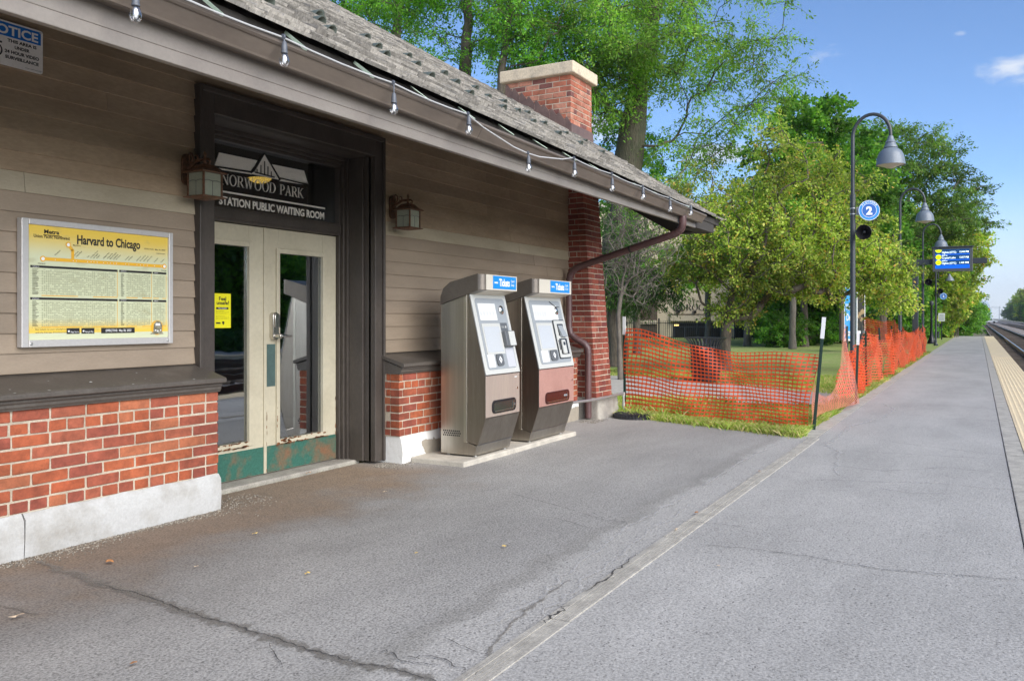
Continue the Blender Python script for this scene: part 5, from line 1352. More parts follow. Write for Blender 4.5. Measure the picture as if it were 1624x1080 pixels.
for x, lab in zip(LX[1:], ('second gooseneck platform lamp from the station, left of the train display post', 'third gooseneck platform lamp, its shade showing just above the train display', 'farthest gooseneck platform lamp, mostly hidden behind the train display')):
    c_ = copy_tree(l2); c_.location = (x, 2.0, 0); c_['label'] = lab
def speaker(x, z, label):
    y = 2.0 - .055; c_ = Vector((x - .10, y - .14, z)); ax = Vector((-.96, -.05, -.10)).normalized()
    t = thing('loudspeaker', (x, y, z), label, 'loudspeaker', 'horn loudspeakers on the lamp posts')
    o = MB(); o.lathe([(.045, -.16), (.05, -.10), (.055, -.05), (.09, .0), (.118, .055), (.128, .075), (.124, .08), (.108, .058), (.07, .0), (.02, -.05)], c_, 24, ax); o.build('horn', m_black, t, smooth=R(45))
    o = MB(); o.lathe([(.0, .02), (.022, .0), (.026, -.03)], c_, 14, ax, caps=False); o.build('phasing_plug', m_dkgrey, t, smooth=R(60))
    o = MB(); o.bar((x, y + .01, z + .03), c_ + Vector((.09, 0, .03)), .028, .028); o.bar(c_ + Vector((.09, 0, .05)), c_ + Vector((.09, 0, -.06)), .03, .012); o.build('bracket', m_greymetal, t)
speaker(LX[0], 2.79, 'nearest black horn loudspeaker, directly under the round platform sign')
speaker(LX[1], 2.70, 'black horn loudspeaker on the second lamp post, beside the display post')
speaker(LX[2], 2.66, 'black horn loudspeaker on the third lamp post, low under the train display')
speaker(LX[3], 2.60, 'farthest black horn loudspeaker, on the fourth lamp post')
def platform_sign(x, y, z, label, ext=.265, r=.175):
    t = thing('platform_sign', (x, y, z), label, 'sign', 'round platform number signs')
    n_ = Vector((-.94, -.34, 0)).normalized(); rd = Vector((n_.y, -n_.x, 0)) * 1.0
    rd = EZ.cross(n_) ; c_ = Vector((x - .02, y - ext, z))
    if rd.y > 0: rd = -rd
    o = MB()
    o.lathe([(r, -.012), (r + .003, 0), (r, .012)], c_, 40, n_); o.build('disc', m_sky, t, smooth=R(30))
    o = MB(); o.disc(c_ + n_ * .0145, r * .68, rd, EZ, 36); o.build('inner_disc', m_blue, t)
    o = MB(); o.disc(c_ + n_ * .0150, r * .70, rd, EZ, 36, r * .665); o.disc(c_ + n_ * .0145, r * .995, rd, EZ, 36, r * .955); o.text('2', c_ + n_ * .0155 - EZ * .070 - rd * .0, rd, EZ, .145, .105, .045, 'c')
    for i, ch_ in enumerate('PLATFORM'):
        a = R(140 - i * 100 / 7); d = rd * math.cos(a) + EZ * math.sin(a); tn = rd * math.sin(a) - EZ * math.cos(a)
        o.text(ch_, c_ + n_ * .0155 + d * r * .755, tn, d, .030, None, .02, 'c')
    o.build('lettering', m_signw, t)
    o = MB(); o.box(c_.x - .004, c_.x + .010, y - ext + r * .8, y - .06, z - .07, z + .07); o.build('bracket', M('cream_bracket', (.62, .58, .50), .5, fine=.04), t, bevel=.004)
    o = MB()
    for dz in (-.055, .045): o.lathe([(.050, 0), (.050, .016)], (x, y, z + dz), 16)
    o.build('clamp_band', m_galv, t)
platform_sign(LX[0], 2.0, 3.17, 'round blue number two platform sign on the nearest lamp post')
platform_sign(62.0, 2.6, 2.75, 'tiny distant blue platform sign under the far lamp among the trees', .3, .22)

# train display on a cantilever mast
DX, DYm = 31.6, 2.02
TD = thing('train_display', (DX, DYm, 0), 'dark cantilever mast holding a blue electronic train departure display over the platform', 'departure display')
o = MB(); o.box(DX - .10, DX + .10, DYm - .09, DYm + .09, 0, 3.30); o.box(DX - .17, DX + .17, DYm - .17, DYm + .17, 0, .03); o.build('mast', m_greymetal, TD, bevel=.01)
o = MB(); o.box(DX - .07, DX + .07, DYm - 2.12, DYm - .088, 3.10, 3.28); o.build('beam', m_greymetal, TD, bevel=.01)
dy1, dy0 = DYm - .53, DYm - 1.71; dz0, dz1 = 2.86, 3.64; xf = DX - .20
o = MB(); o.box(xf, xf + .30, dy0, dy1, dz0, dz1); hs = o.build('housing', m_dkgrey, TD, bevel=.012)
o = MB(); o.box(xf - .04, xf + .33, dy0 - .03, dy1 + .03, dz1, dz1 + .04); o.build('rain_hood', m_greymetal, hs, bevel=.006)
def scr_mat(name, c, e): return M(name, c, .3, fine=0, emit=e)
o = MB(); sy0, sy1, sz0, sz1 = dy0 + .09, dy1 - .08, dz0 + .09, dz1 - .06
o.box(xf - .004, xf - .0005, sy0, sy1, sz0, sz1); SCm = o.build('screen', scr_mat('screen_navy', (.004, .045, .14), .30), hs)
RY = Vector((0, -1, 0))
o = MB(); rh = (sz1 - sz0 - .09) / 3
for k in range(3): o.box(xf - .006, xf - .0045, sy0, sy1, sz0 + .09 + k * rh, sz0 + .09 + k * rh + .028)
o.box(xf - .006, xf - .0045, sy0, sy1, sz0, sz0 + .088); o.build('blue_bar', scr_mat('screen_blue', (.0, .09, .60), .45), SCm)
o = MB()
for k in range(3):
    zc = sz0 + .09 + (k + .5) * rh + .02
    if k < 2: o.disc((xf - .0065, sy1 - .10, zc), .085, RY, EZ, 24)
    else: o.disc((xf - .0065, sy1 - .10, sz1 - .003), .10, RY, EZ, 18, 0, math.pi + .12, 2 * math.pi - .12)
o.build('line_badge', scr_mat('screen_yellow', (.62, .72, .0), .5), SCm)
o = MB()
for k in range(2):
    zc = sz0 + .09 + (k + .5) * rh + .02
    o.text('UP', (xf - .007, sy1 - .10, zc + .010), RY, EZ, .035, None, .01, 'c'); o.text('NW', (xf - .007, sy1 - .10, zc - .045), RY, EZ, .035, None, .03, 'c')
o.text('NW', (xf - .007, sy1 - .10, sz1 - .075), RY, EZ, .035, None, .03, 'c'); o.build('badge_lettering', m_txt, SCm)
o = MB()
for k, (a_, s_, tm) in enumerate((('#638 to', 'Ogilvie (OTC)', '1:44 PM'), ('#627 to', 'Crystal Lake', '12:57 PM'), ('', 'Ogilvie (OTC)', '12:44 PM'))):
    zc = sz0 + .09 + (k + .5) * rh
    o.text(a_ or ' ', (xf - .007, sy1 - .20, zc + .055), RY, EZ, .042, .16, .01) if a_ else None
    o.text(s_, (xf - .007, sy1 - .20, zc - .035), RY, EZ, .060, .40 if k == 1 else .42, .012); o.text(tm, (xf - .007, sy0 + .03, zc - .025), RY, EZ, .055, .26, .015, 'r')
o.build('screen_lettering', scr_mat('screen_white', (.7, .85, .9), .75), SCm)

# notice board behind the first lamp, with two posters
PB = PT(1353, 520, 33.0); nb = Vector((PB.x, PB.y, 0))
NB = thing('notice_board', nb, 'freestanding notice board with a blue holiday poster on the lawn behind the first lamp', 'notice board')
rv = Vector((_s, -_c, 0)); fv = Vector((_c, _s, 0)); rv = (rv * .92 + fv * .4).normalized(); nv_ = Vector((rv.y, -rv.x, 0))
if nv_.x > 0: nv_ = -nv_
def NP(a, z, d=0.0): return nb + rv * a + EZ * z + nv_ * d
def nslab(mb, a0, a1, z0, z1, d0, d1): mb.hexa([NP(a0, z0, d0), NP(a1, z0, d0), NP(a1, z0, d1), NP(a0, z0, d1), NP(a0, z1, d0), NP(a1, z1, d0), NP(a1, z1, d1), NP(a0, z1, d1)])
m_wood = M('weathered_wood', (.13, .10, .08), .9, fine=.2, bump=.3)
o = MB(); nslab(o, -.66, -.52, .45, 2.75, -.06, .06); o.build('side_panel', m_wood, NB)
for a_ in (-.36, .42): o = MB(); nslab(o, a_ - .05, a_ + .05, 0, 1.0, -.05, .05); o.build('leg', m_greymetal, NB)
o = MB(); nslab(o, -.50, .06, .42, 2.55, -.02, .03); nslab(o, .16, .60, .70, 2.5, -.02, .03); o.build('frame', m_signw, NB)
o = MB(); nslab(o, -.46, .05, .50, 2.48, .0302, .034); o.build('blue_poster', M('poster_blue', (.04, .36, .80), .4, col2=(.14, .48, .86), ns=1.5, fine=.03), NB)
o = MB(); nslab(o, .20, .56, .82, 2.44, .0302, .034); o.build('photo_poster', M('poster_picture', (.42, .30, .16), .4, col2=(.05, .05, .045), ns=3.0, lo=.45, hi=.5, fine=.1), NB)
o = MB(); o.text('Wisconsin', NP(-.43, 1.62, .036), rv, EZ, .26, .50, .02); o.text('Dells', NP(-.38, 1.22, .036), rv, EZ, .28, .38, .03); nslab(o, -.38, -.05, .62, .80, .0342, .036); o.build('poster_lettering', m_signw, NB)
o = MB(); o.text('WISDELLS.COM', NP(-.36, .68, .0365), rv, EZ, .06, .28, .01); o.build('web_address', m_blue, NB)

# end-of-platform furniture
ES = thing('end_sign', (58.0, 2.25, 0), 'small white sign on a short post at the far end of the platform', 'sign')
o = MB(); o.box(57.97, 58.03, 2.22, 2.28, 0, 1.6); o.build('post', m_iron, ES)
o = MB(); o.box(57.93, 57.96, 2.07, 2.43, 1.12, 1.62); o.build('plate', m_signw, ES)
o = MB(); [o.box(57.925, 57.9295, 2.12, 2.38, 1.19 + k * .075, 1.22 + k * .075) for k in range(5)]; o.build('lettering', m_ink, ES)
BO = thing('short_lamp', (48.5, 2.35, 0), 'short black lamp column with a flared base at the end of the netting', 'lamp column')
o = MB(); o.lathe([(.20, 0), (.20, .08), (.13, .25), (.08, .45), (.055, .7), (.05, 1.95)], (48.5, 2.35, 0), 14); o.build('column', m_black, BO, smooth=R(40))
o = MB(); o.lathe([(.05, 1.95), (.09, 1.98), (.10, 2.08), (.07, 2.18), (0, 2.21)], (48.5, 2.35, 0), 14); o.build('lamp_head', m_greymetal, BO, smooth=R(40))
FL = thing('far_lamp', (62.0, 2.6, 0), 'distant grey platform lamp half lost in foliage below the train display', 'street lamp')
o = MB(); o.lathe([(.06, 0), (.05, 4.2)], (62, 2.6, 0), 10); o.build('pole', m_greymetal, FL)
for z_ in (3.75, 4.6):
    o = MB(); o.lathe([(.05, .45), (.08, .35), (.2, .2), (.30, .0), (.1, .0)], (62, 1.95, z_), 18); o.build('lamp_shade', m_shade, FL, smooth=R(40))
o = MB(); o.tube([(62, 2.6, 4.2), (62, 2.5, 4.9), (62, 2.2, 5.1), (62, 1.95, 5.0)], .03, 8); o.tube([(62, 2.6, 3.8), (62, 2.3, 4.3), (62, 1.95, 4.2)], .03, 8); o.build('arm', m_greymetal, FL)

# ------------------------------------------------------------------ restaurant building beyond the lawn, iron railing, distance
RB = PT(1080, 505, 58.0); rb0 = Vector((RB.x, RB.y, 0)); rr_ = Vector((_s, -_c, 0)); rf_ = Vector((_c, _s, 0))
RS = thing('restaurant_building', rb0, 'pale brick restaurant with a dark recessed entrance and black wall lettering beyond the lawn', 'restaurant')
def BP(u, v, d=0.0):                   # point on the facade seen at photo pixel (u, v)
    return PT(u, v, 58.0 - d)
def bslab(mb, u0, u1, v0, v1, d0, d1):
    a, b2 = BP(u0, v0), BP(u1, v1)
    mb.hexa([p_ - rf_ * d for d in (d0,) for p_ in (Vector((a.x, a.y, b2.z)), b2, Vector((b2.x, b2.y, a.z)), a)] + [p_ - rf_ * d1 for p_ in (Vector((a.x, a.y, b2.z)), b2, Vector((b2.x, b2.y, a.z)), a)])
mt, b, tc, L = new_mat('pale_brick_wall')
bt = nd(mt, 'ShaderNodeTexBrick', Scale=4.0); bt.inputs['Color1'].default_value = (.66, .56, .40, 1); bt.inputs['Color2'].default_value = (.56, .46, .32, 1); bt.inputs['Mortar'].default_value = (.33, .28, .21, 1); bt.inputs['Mortar Size'].default_value = .012
q = nd(mt, 'ShaderNodeMapping', Rotation=(R(90), 0, 0)); L.new(tc, q.inputs['Vector']); L.new(q.outputs[0], bt.inputs['Vector'])
L.new(mixc(mt, .35, bt.outputs['Color'], mixc(mt, noise(mt, tc, 1.0, 4), (.5, .42, .30), (.68, .58, .43))), b.inputs['Base Color']); b.inputs['Roughness'].default_value = .9
m_pbrick = mt
m_brickbay = M('brown_brick_bay', (.10, .075, .055), .9, fine=.25, fs=12)
o = MB(); bslab(o, 900, 1340, 330, 538, -12, 0); o.build('wall', m_pbrick, RS)
o = MB(); bslab(o, 895, 1345, 322, 332, -12.2, .25); bslab(o, 960, 1050, 440, 447, .0, .3); o.build('coping', m_conc, RS)
o = MB(); bslab(o, 1007, 1042, 480, 538, .02, .12); o.build('brown_bay', m_brickbay, RS)
o = MB(); bslab(o, 1008, 1040, 508, 514, .12, .3); bslab(o, 1062, 1145, 500, 509, .02, .35); bslab(o, 1165, 1260, 505, 511, .02, .3); bslab(o, 1062, 1150, 496, 498, .02, .2); o.build('lintel', m_stone, RS)
a_, b2 = BP(1005, 483, .3), BP(1040, 497, .3)
o = MB(); o.bar(BP(1004, 483, .5), BP(1016, 496, .5), .35, 1.0, up=rf_); o.bar(BP(1016, 496, .5), BP(1026, 491, .5), .3, 1.0, up=rf_); o.build('porch_roof', M('porch_brown', (.11, .06, .05), .7), RS)
o = MB(); bslab(o, 1067, 1145, 512, 540, .02, .06); bslab(o, 1165, 1250, 514, 540, .02, .06); o.build('dark_entrance', m_black, RS)
o = MB()
for u in (1068, 1085, 1107, 1124, 1142, 1178, 1200, 1222): bslab(o, u, u + 1.2, 518, 540, .06, .16)
for u0, u1 in ((1068, 1143), (1165, 1250)): bslab(o, u0, u1, 518, 519.4, .06, .16)
o.build('entrance_frame', M('entrance_frame_paint', (.035, .045, .06), .5), RS)
o = MB(); bslab(o, 1069, 1076, 514.5, 517, .06, .1); o.build('lit_number', M('warm_lit_sign', (.9, .6, .2), .5, fine=0, emit=.9), RS)
o = MB(); p0, p1 = BP(1088, 492.5, .06), BP(1128, 492.5, .06); serif_text(o, 'ROGUE', p0, rr_, EZ, .43, (p1 - p0).length * 1.2)
for k in range(3): o.disc(BP(1072 + k * 5, 488.5, .06), .22, rr_, EZ, 18, .15)
o.build('wall_lettering', m_txt, RS)
o = MB()
for u in (1074, 1100): bslab(o, u - 2, u + 2, 493, 497, .05, .5)
bslab(o, 989, 993, 510, 517, .05, .4); o.build('wall_light', m_black, RS)
# side chimney block visible through the crown
IR = thing('iron_railing', Vector(BP(1080, 540, 6)) * 1.0, 'black iron railing in front of the pale brick restaurant', 'railing')
o = MB(); ra, rb_ = BP(985, 525, 5.5), BP(1235, 525, 5.5); ra.z = rb_.z = 0; d_ = (rb_ - ra); n_ = int(d_.length / .13)
for k in range(n_): p = ra + d_ * (k / n_); o.box(p.x - .012, p.x + .012, p.y - .012, p.y + .012, 0, 1.15)
o.build('pickets', m_iron, IR)
o = MB()
for z_ in (.12, 1.0): o.bar(ra + EZ * z_, rb_ + EZ * z_, .03, .04)
o.build('rails', m_iron, IR)
for k in range(0, n_ + 1, 18):
    o = MB(); p = ra + d_ * (k / n_); o.box(p.x - .04, p.x + .04, p.y - .04, p.y + .04, 0, 1.3); o.build('post', m_iron, IR)

# signal bridge, cars on the far crossing, towers on the skyline
SB = PT(1568, 489, 520.0)
SG = thing('signal_bridge', (SB.x, SB.y, -.3), 'distant steel signal bridge with red lights across the tracks', 'signal bridge')
m_gant = M('distant_steel', (.30, .34, .38), .6)
o = MB(); w = rr_
for a_ in (-5.5, 6.5): p = SB + w * a_; o.box(p.x - .2, p.x + .2, p.y - .2, p.y + .2, -.4, SB.z + .8)
o.build('leg', m_gant, SG)
o = MB(); p, q2 = SB + w * -6.5, SB + w * 7.5
for dz in (0, 1.1): o.bar(p + EZ * dz, q2 + EZ * dz, .25, .18)
for k in range(14): o.bar(p.lerp(q2, k / 14) + EZ * (1.1 * (k % 2)), p.lerp(q2, (k + 1) / 14) + EZ * (1.1 * ((k + 1) % 2)), .12, .12)
o.build('truss', m_gant, SG)
for a_ in (-3.6, .2):
    o = MB(); p = SB + w * a_; o.box(p.x - .5, p.x - .3, p.y - .45, p.y + .45, p.z - 1.6, p.z + .2); hd = o.build('signal_head', m_iron, SG)
    o = MB(); o.disc(p + Vector((-.52, 0, -.4)), .34, RY, EZ, 12); o.build('red_light', M('red_signal', (.8, .06, .03), .4, fine=0, emit=.9), hd)
m_car = M('white_car_paint', (.72, .74, .76), .25)
def car(p, label, sc_):
    t = thing('parked_car', p, label, 'car', 'cars at the far level crossing')
    o = MB(); L_ = 4.4
    pr_ = [(-2.2, .35), (-2.2, .8), (-1.3, .92), (-.7, 1.42), (.8, 1.45), (1.6, .95), (2.2, .85), (2.2, .35)]
    V = [(p.x + y * .9, p.y + x, p.z + z) for y in (-.85, .85) for x, z in pr_]; k = len(pr_)
    o.add(V, [list(range(k)), list(range(k, 2 * k))[::-1]] + [(i, i + k, (i + 1) % k + k, (i + 1) % k) for i in range(k)]); o.build('body', m_car, t, bevel=.06)
    o = MB(); o.prism([(p.y - 1.05, p.z + .95), (p.y - .65, p.z + 1.36), (p.y + .75, p.z + 1.38), (p.y + 1.35, p.z + .97)], 'x', p.x - .80, p.x - .78); o.build('windows', m_black, t)
    for x in (-1.35, 1.35):
        o = MB(); o.lathe([(.33, -.1), (.33, .1)], (p.x - .75, p.y + x, p.z + .33), 16, (1, 0, 0)); o.build('wheel', m_black, t)
cz = PT(1560, 507, 260.0); car(Vector((cz.x, cz.y + .0, -.2)), 'left white car of the two crossing far down the tracks', 1)
cz = PT(1565.5, 507, 255.0); car(Vector((cz.x, cz.y - .5, -.2)), 'right white car of the two crossing far down the tracks', 1)
def tower(u, v, t_, w_, label, mat):
    p = PT(u, v, t_); th_ = thing('skyscraper', (p.x, p.y, -.4), label, 'skyscraper')
    o = MB(); o.box(p.x - w_, p.x + w_, p.y - w_, p.y + w_, -.4, p.z * .62); o.box(p.x - w_ * .75, p.x + w_ * .75, p.y - w_ * .75, p.y + w_ * .75, p.z * .62, p.z * .85); o.box(p.x - w_ * .5, p.x + w_ * .5, p.y - w_ * .5, p.y + w_ * .5, p.z * .85, p.z); o.build('shaft', mat, th_)
    o = MB(); o.tube([(p.x, p.y + w_ * .25, p.z), (p.x, p.y + w_ * .25, p.z * 1.12)], w_ * .04, 6); o.build('mast', mat, th_)
m_tow = M('tower_painted_haze', (.50, .60, .70), .4, fine=0)  # pale blue of distant haze painted into the tower's own colour
tower(1561.5, 478, 3600, 26, 'pale blue skyscraper faint on the horizon above the tracks', m_tow)

# ------------------------------------------------------------------ trees
m_lf_crab = leaf_mat('crabapple_leaves', [(0, (0.26, 0.37, 0.05)), (.3, (0.44, 0.52, 0.09)), (.55, (0.12, 0.22, 0.035)), (.72, (.32, .42, .07)), (.88, (0.58, 0.58, 0.16)), (.98, (0.55, 0.33, 0.08))], .45)
m_lf_green = leaf_mat('maple_leaves', [(0, (0.085, 0.23, 0.03)), (.4, (0.15, 0.32, 0.04)), (.75, (0.055, 0.16, 0.03)), (.95, (0.24, 0.38, 0.055))], .45)
m_lf_dark = leaf_mat('dark_leaves', [(0, (0.034, 0.109, 0.025)), (.5, (0.062, 0.155, 0.028)), (.85, (0.093, 0.202, 0.034))], .3)
m_lf_loc = leaf_mat('locust_leaves', [(0, (0.15, 0.32, 0.045)), (.45, (0.24, 0.42, 0.055)), (.8, (0.10, 0.22, 0.05)), (.95, (0.32, 0.42, 0.09))], .5)
m_lf_elm = leaf_mat('bright_leaves', [(0, (0.15, 0.36, 0.04)), (.4, (0.23, 0.47, 0.05)), (.8, (0.09, 0.23, 0.035))], .5)
m_lf_hon = leaf_mat('honey_locust_leaves', [(0, (.11, .22, .045)), (.45, (.17, .29, .05)), (.8, (.075, .15, .04)), (.95, (.25, .30, .08))], .45)
m_lf_sum = leaf_mat('sumac_leaves', [(0, (0.126, 0.336, 0.042)), (.6, (0.196, 0.420, 0.056)), (.9, (0.084, 0.238, 0.035))], .45)

def make_tree(name, base, label, seed, trunk, tr, env, ncl, mat, bark, nleaf=90, lsize=.06, crad=.5, twigs=5, flat=.6, elong=.5, up=.35, group=None, cat='tree', droop=0.0, minr=.012, jit=.10):
    """trunk: points relative to base; env: ellipsoids (cx,cy,cz,rx,ry,rz,weight) relative to base"""
    r_ = np.random.RandomState(seed); base = Vector(base)
    t = thing(name, base, label, cat, group)
    nodes = [np.array(trunk[0], float)]; par = [-1]
    for a, b2 in zip(trunk[:-1], trunk[1:]):
        a, b2 = np.array(a, float), np.array(b2, float); k = max(2, int(np.linalg.norm(b2 - a) / .5))
        for i in range(1, k + 1):
            par.append(len(nodes) - 1); nodes.append(a + (b2 - a) * i / k + r_.normal(0, tr * .12, 3))
    nt_ = len(nodes); cl = []
    wsum = sum(e[6] for e in env)
    for e in env:
        want = int(ncl * e[6] / wsum); tries = 0; got = []
        md = .72 * (4.19 * e[3] * e[4] * e[5] / max(want, 1)) ** (1 / 3) * .75
        while len(got) < want and tries < want * 30:
            tries += 1; d = r_.normal(0, 1, 3); d /= np.linalg.norm(d); q = r_.uniform(.12, 1) ** .45
            p = np.array(e[:3]) + d * q * np.array(e[3:6])
            if got and min(np.sum((np.array(got) - p) ** 2, axis=1)) < md * md: continue
            got.append(p)
        cl += got
    top = nodes[nt_ - 1]
    cl.sort(key=lambda p: min(np.linalg.norm(p - nodes[i]) for i in range(nt_ // 2, nt_)))
    ends = []
    for p in cl:
        N_ = np.array(nodes); d = np.linalg.norm(N_ - p, axis=1) + .8 * np.maximum(0, N_[:, 2] - p[2] + .25)
        d[:max(1, int(nt_ * .35))] += 3
        i = int(np.argmin(d)); a = nodes[i]; L_ = np.linalg.norm(p - a)
        if L_ < .05: ends.append(i); continue
        k = max(2, int(L_ / .45)); pa = nodes[par[i]] if par[i] >= 0 else a - np.array([0, 0, .3])
        d0 = (a - pa) / (np.linalg.norm(a - pa) + 1e-6); ctrl = a + d0 * L_ * .3 + np.array([0, 0, .15 * L_]) + r_.normal(0, .07 * L_, 3); last = i
        for s in range(1, k + 1):
            u = s / k; q = a * (1 - u) ** 2 + ctrl * 2 * u * (1 - u) + p * u * u + (r_.normal(0, .03, 3) if s < k else 0)
            nodes.append(q); par.append(last); last = len(nodes) - 1
        ends.append(last)
    n = len(nodes); kids = [[] for _ in range(n)]
    for i in range(1, n): kids[par[i]].append(i)
    rad = [0.0] * n
    for i in range(n - 1, -1, -1):
        s = sum(rad[k] ** 2.2 for k in kids[i]); rad[i] = max(minr, s ** (1 / 2.2)) * 1.002
    sc = tr / rad[0]
    for i in range(n): rad[i] = max(minr * .8, min(tr, rad[i] * (sc if sc < 1 else 1 + (sc - 1) * (i < nt_))))
    wd = MB()
    fl = tr * 1.35
    done = set(); stack = [0]
    while stack:
        i = stack.pop(); chain = [i] if par[i] < 0 else [par[i], i]; j = i
        while kids[j]:
            ks = sorted(kids[j], key=lambda k: -rad[k]); stack += ks[1:]; j = ks[0]; chain.append(j)
        if len(chain) > 1:
            rs = [rad[c_] for c_ in chain]
            if par[i] >= 0: rs[0] = rs[1]
            else: rs[0] = fl
            wd.tube([Vector(nodes[c_]) + base for c_ in chain], rs, 10 if rs[0] > .08 else 5, caps=False)
    # twigs and leaves
    C = np.array([nodes[e] for e in ends]); tw_d = []; LP_ = []; LD = []
    for c_ in C:
        for k in range(twigs):
            d = r_.normal(0, 1, 3); d[2] = d[2] * flat - droop; d /= np.linalg.norm(d); L_ = crad * r_.uniform(.6, 1.25)
            e2 = c_ + d * L_ + np.array([0, 0, -droop * L_ * .4])
            wd.tube([Vector(c_) + base, Vector((c_ + e2) / 2 + r_.normal(0, .04, 3)) + base, Vector(e2) + base], [minr * .6, minr * .4, minr * .2], 3, caps=False)
            m_ = int(nleaf / twigs); u = r_.uniform(.1, 1.05, m_) ** .8
            pts = c_ + (e2 - c_) * u[:, None] + r_.normal(0, crad * jit, (m_, 3)); LP_.append(pts); LD.append(np.repeat(d[None], m_, 0))
    P = np.concatenate(LP_); D = np.concatenate(LD); m_ = len(P)
    D = D + r_.normal(0, .7, (m_, 3)); D[:, 2] -= .25 + droop; D /= np.linalg.norm(D, axis=1)[:, None]
    Nn = r_.normal(0, 1, (m_, 3)); Nn[:, 2] += up * 3; S = np.cross(D, Nn); S /= (np.linalg.norm(S, axis=1)[:, None] + 1e-6); Nn = np.cross(S, D)
    sz = lsize * r_.uniform(.6, 1.25, m_)[:, None]
    v0 = P; v1 = P + D * sz * .5 + S * sz * elong * .5 - Nn * sz * .06; v2 = P + D * sz; v3 = P + D * sz * .5 - S * sz * elong * .5 - Nn * sz * .06
    V = np.stack([v0, v1, v2, v3], 1).reshape(-1, 3).astype(np.float32)
    me = bpy.data.meshes.new('crown'); me.vertices.add(m_ * 4); me.vertices.foreach_set('co', V.ravel())
    me.loops.add(m_ * 4); me.loops.foreach_set('vertex_index', np.arange(m_ * 4, dtype=np.int32)); me.polygons.add(m_)
    me.polygons.foreach_set('loop_start', np.arange(0, m_ * 4, 4, dtype=np.int32))
    me.materials.append(mat); me.update(calc_edges=True)
    co = bpy.data.objects.new('crown', me); COL.objects.link(co); co.parent = t
    wd.build('trunk', bark, t, smooth=R(80))
    return t
def place(src, loc, rz, sc, label):
    c_ = copy_tree(src); c_.location = loc; c_.rotation_euler = (0, 0, rz); c_.scale = (sc, sc, sc) if not isinstance(sc, tuple) else sc; c_['label'] = label; return c_
def gp_(u, v, t): p = PT(u, v, t); return (p.x, p.y, 0)

GL, GD, GB, GR = 'trees on the lawn beside the platform', 'dense trees lining the platform', 'tall trees behind the station roof', 'trees across the tracks'
# old-gold crabapples in the middle of the picture
b0 = gp_(1150, 560, 21.0)
def rel(u, v, t, b=b0): p = PT(u, v, t); return (p.x - b[0], p.y - b[1], p.z)
def ell(u, v, t, rx, rz, w, b): x, y, z = rel(u, v, t, b); return (x, y, z, rx, rx, rz, w)
make_tree('crabapple_tree', b0, 'wide yellow-green crabapple in the middle of the lawn, its branches reaching the first lamps', 3,
          [(0, 0, 0), (.03, 0, .7), rel(1155, 490, 21), rel(1172, 440, 20.8)], .135,
          [ell(1165, 380, 21, 1.75, 1.25, 1.0, b0), ell(1260, 330, 20.8, 1.7, 1.2, .9, b0), ell(1270, 255, 20.5, 1.1, .9, .28, b0), ell(1120, 315, 21, .95, .9, .24, b0), ell(1230, 425, 20.5, 1.5, .75, .65, b0), ell(1095, 425, 21.5, .9, .5, .3, b0), ell(1165, 485, 21, .7, .5, .25, b0),
           ell(1335, 400, 20.6, 1.4, .95, .9, b0), ell(1390, 440, 20.4, .85, .65, .42, b0), ell(1330, 320, 21.0, .9, .9, .3, b0), ell(1420, 468, 20.3, .5, .35, .14, b0), ell(1300, 455, 20.6, 1.1, .45, .3, b0), ell(1215, 230, 21, .6, .6, .1, b0)],
          400, m_lf_crab, m_bark, nleaf=150, lsize=.082, crad=.46, twigs=5, flat=.8, elong=.55, jit=.13)
# big old locust leaning behind the chimney
b2_ = gp_(966, 565, 28)
make_tree('locust_tree', b2_, 'big old locust with a thick mossy trunk behind the chimney', 12,
          [(0, 0, 0), rel(975, 480, 28, b2_), rel(988, 330, 28, b2_), rel(1003, 200, 28, b2_), rel(1022, 90, 28, b2_), rel(1048, -20, 28, b2_)], .52,
          [ell(900, 60, 27.5, 2.6, 2.6, .9, b2_), ell(985, 20, 26.5, 2.6, 2.4, .8, b2_), ell(1130, 20, 28, 2.9, 2.2, .6, b2_), ell(1180, 130, 28, 2.2, 1.5, .42, b2_), ell(1030, -90, 28, 4.0, 2.2, .6, b2_), ell(1100, 230, 28.5, 2.0, 1.0, .26, b2_), ell(960, 130, 26.5, 1.7, 1.4, .5, b2_), ell(1010, 60, 26, 2.0, 1.4, .5, b2_), ell(860, 130, 27, 1.6, 1.2, .35, b2_), ell(1040, 310, 27, 1.2, .8, .2, b2_)],
          320, m_lf_loc, m_barkdark, nleaf=250, lsize=.12, crad=.85, twigs=9, flat=.55, elong=.42, group=GB, droop=.25)
b3 = gp_(1010, 560, 31)
make_tree('understorey_tree', b3, 'bright green young tree filling the gap under the locust right of the chimney', 15,
          [(0, 0, 0), (0, 0, 2), (.2, 0, 4)], .14, [ell(1000, 285, 31, 1.7, 1.9, 1, b3), ell(990, 215, 31, 1.0, 1.0, .3, b3), ell(1045, 430, 31, 1.8, .9, .5, b3), ell(975, 380, 31, 1.3, 1.6, .4, b3)], 110, m_lf_elm, m_bark, nleaf=190, lsize=.12, crad=.6, twigs=5, flat=.5, elong=.5, group=GB, droop=.2)
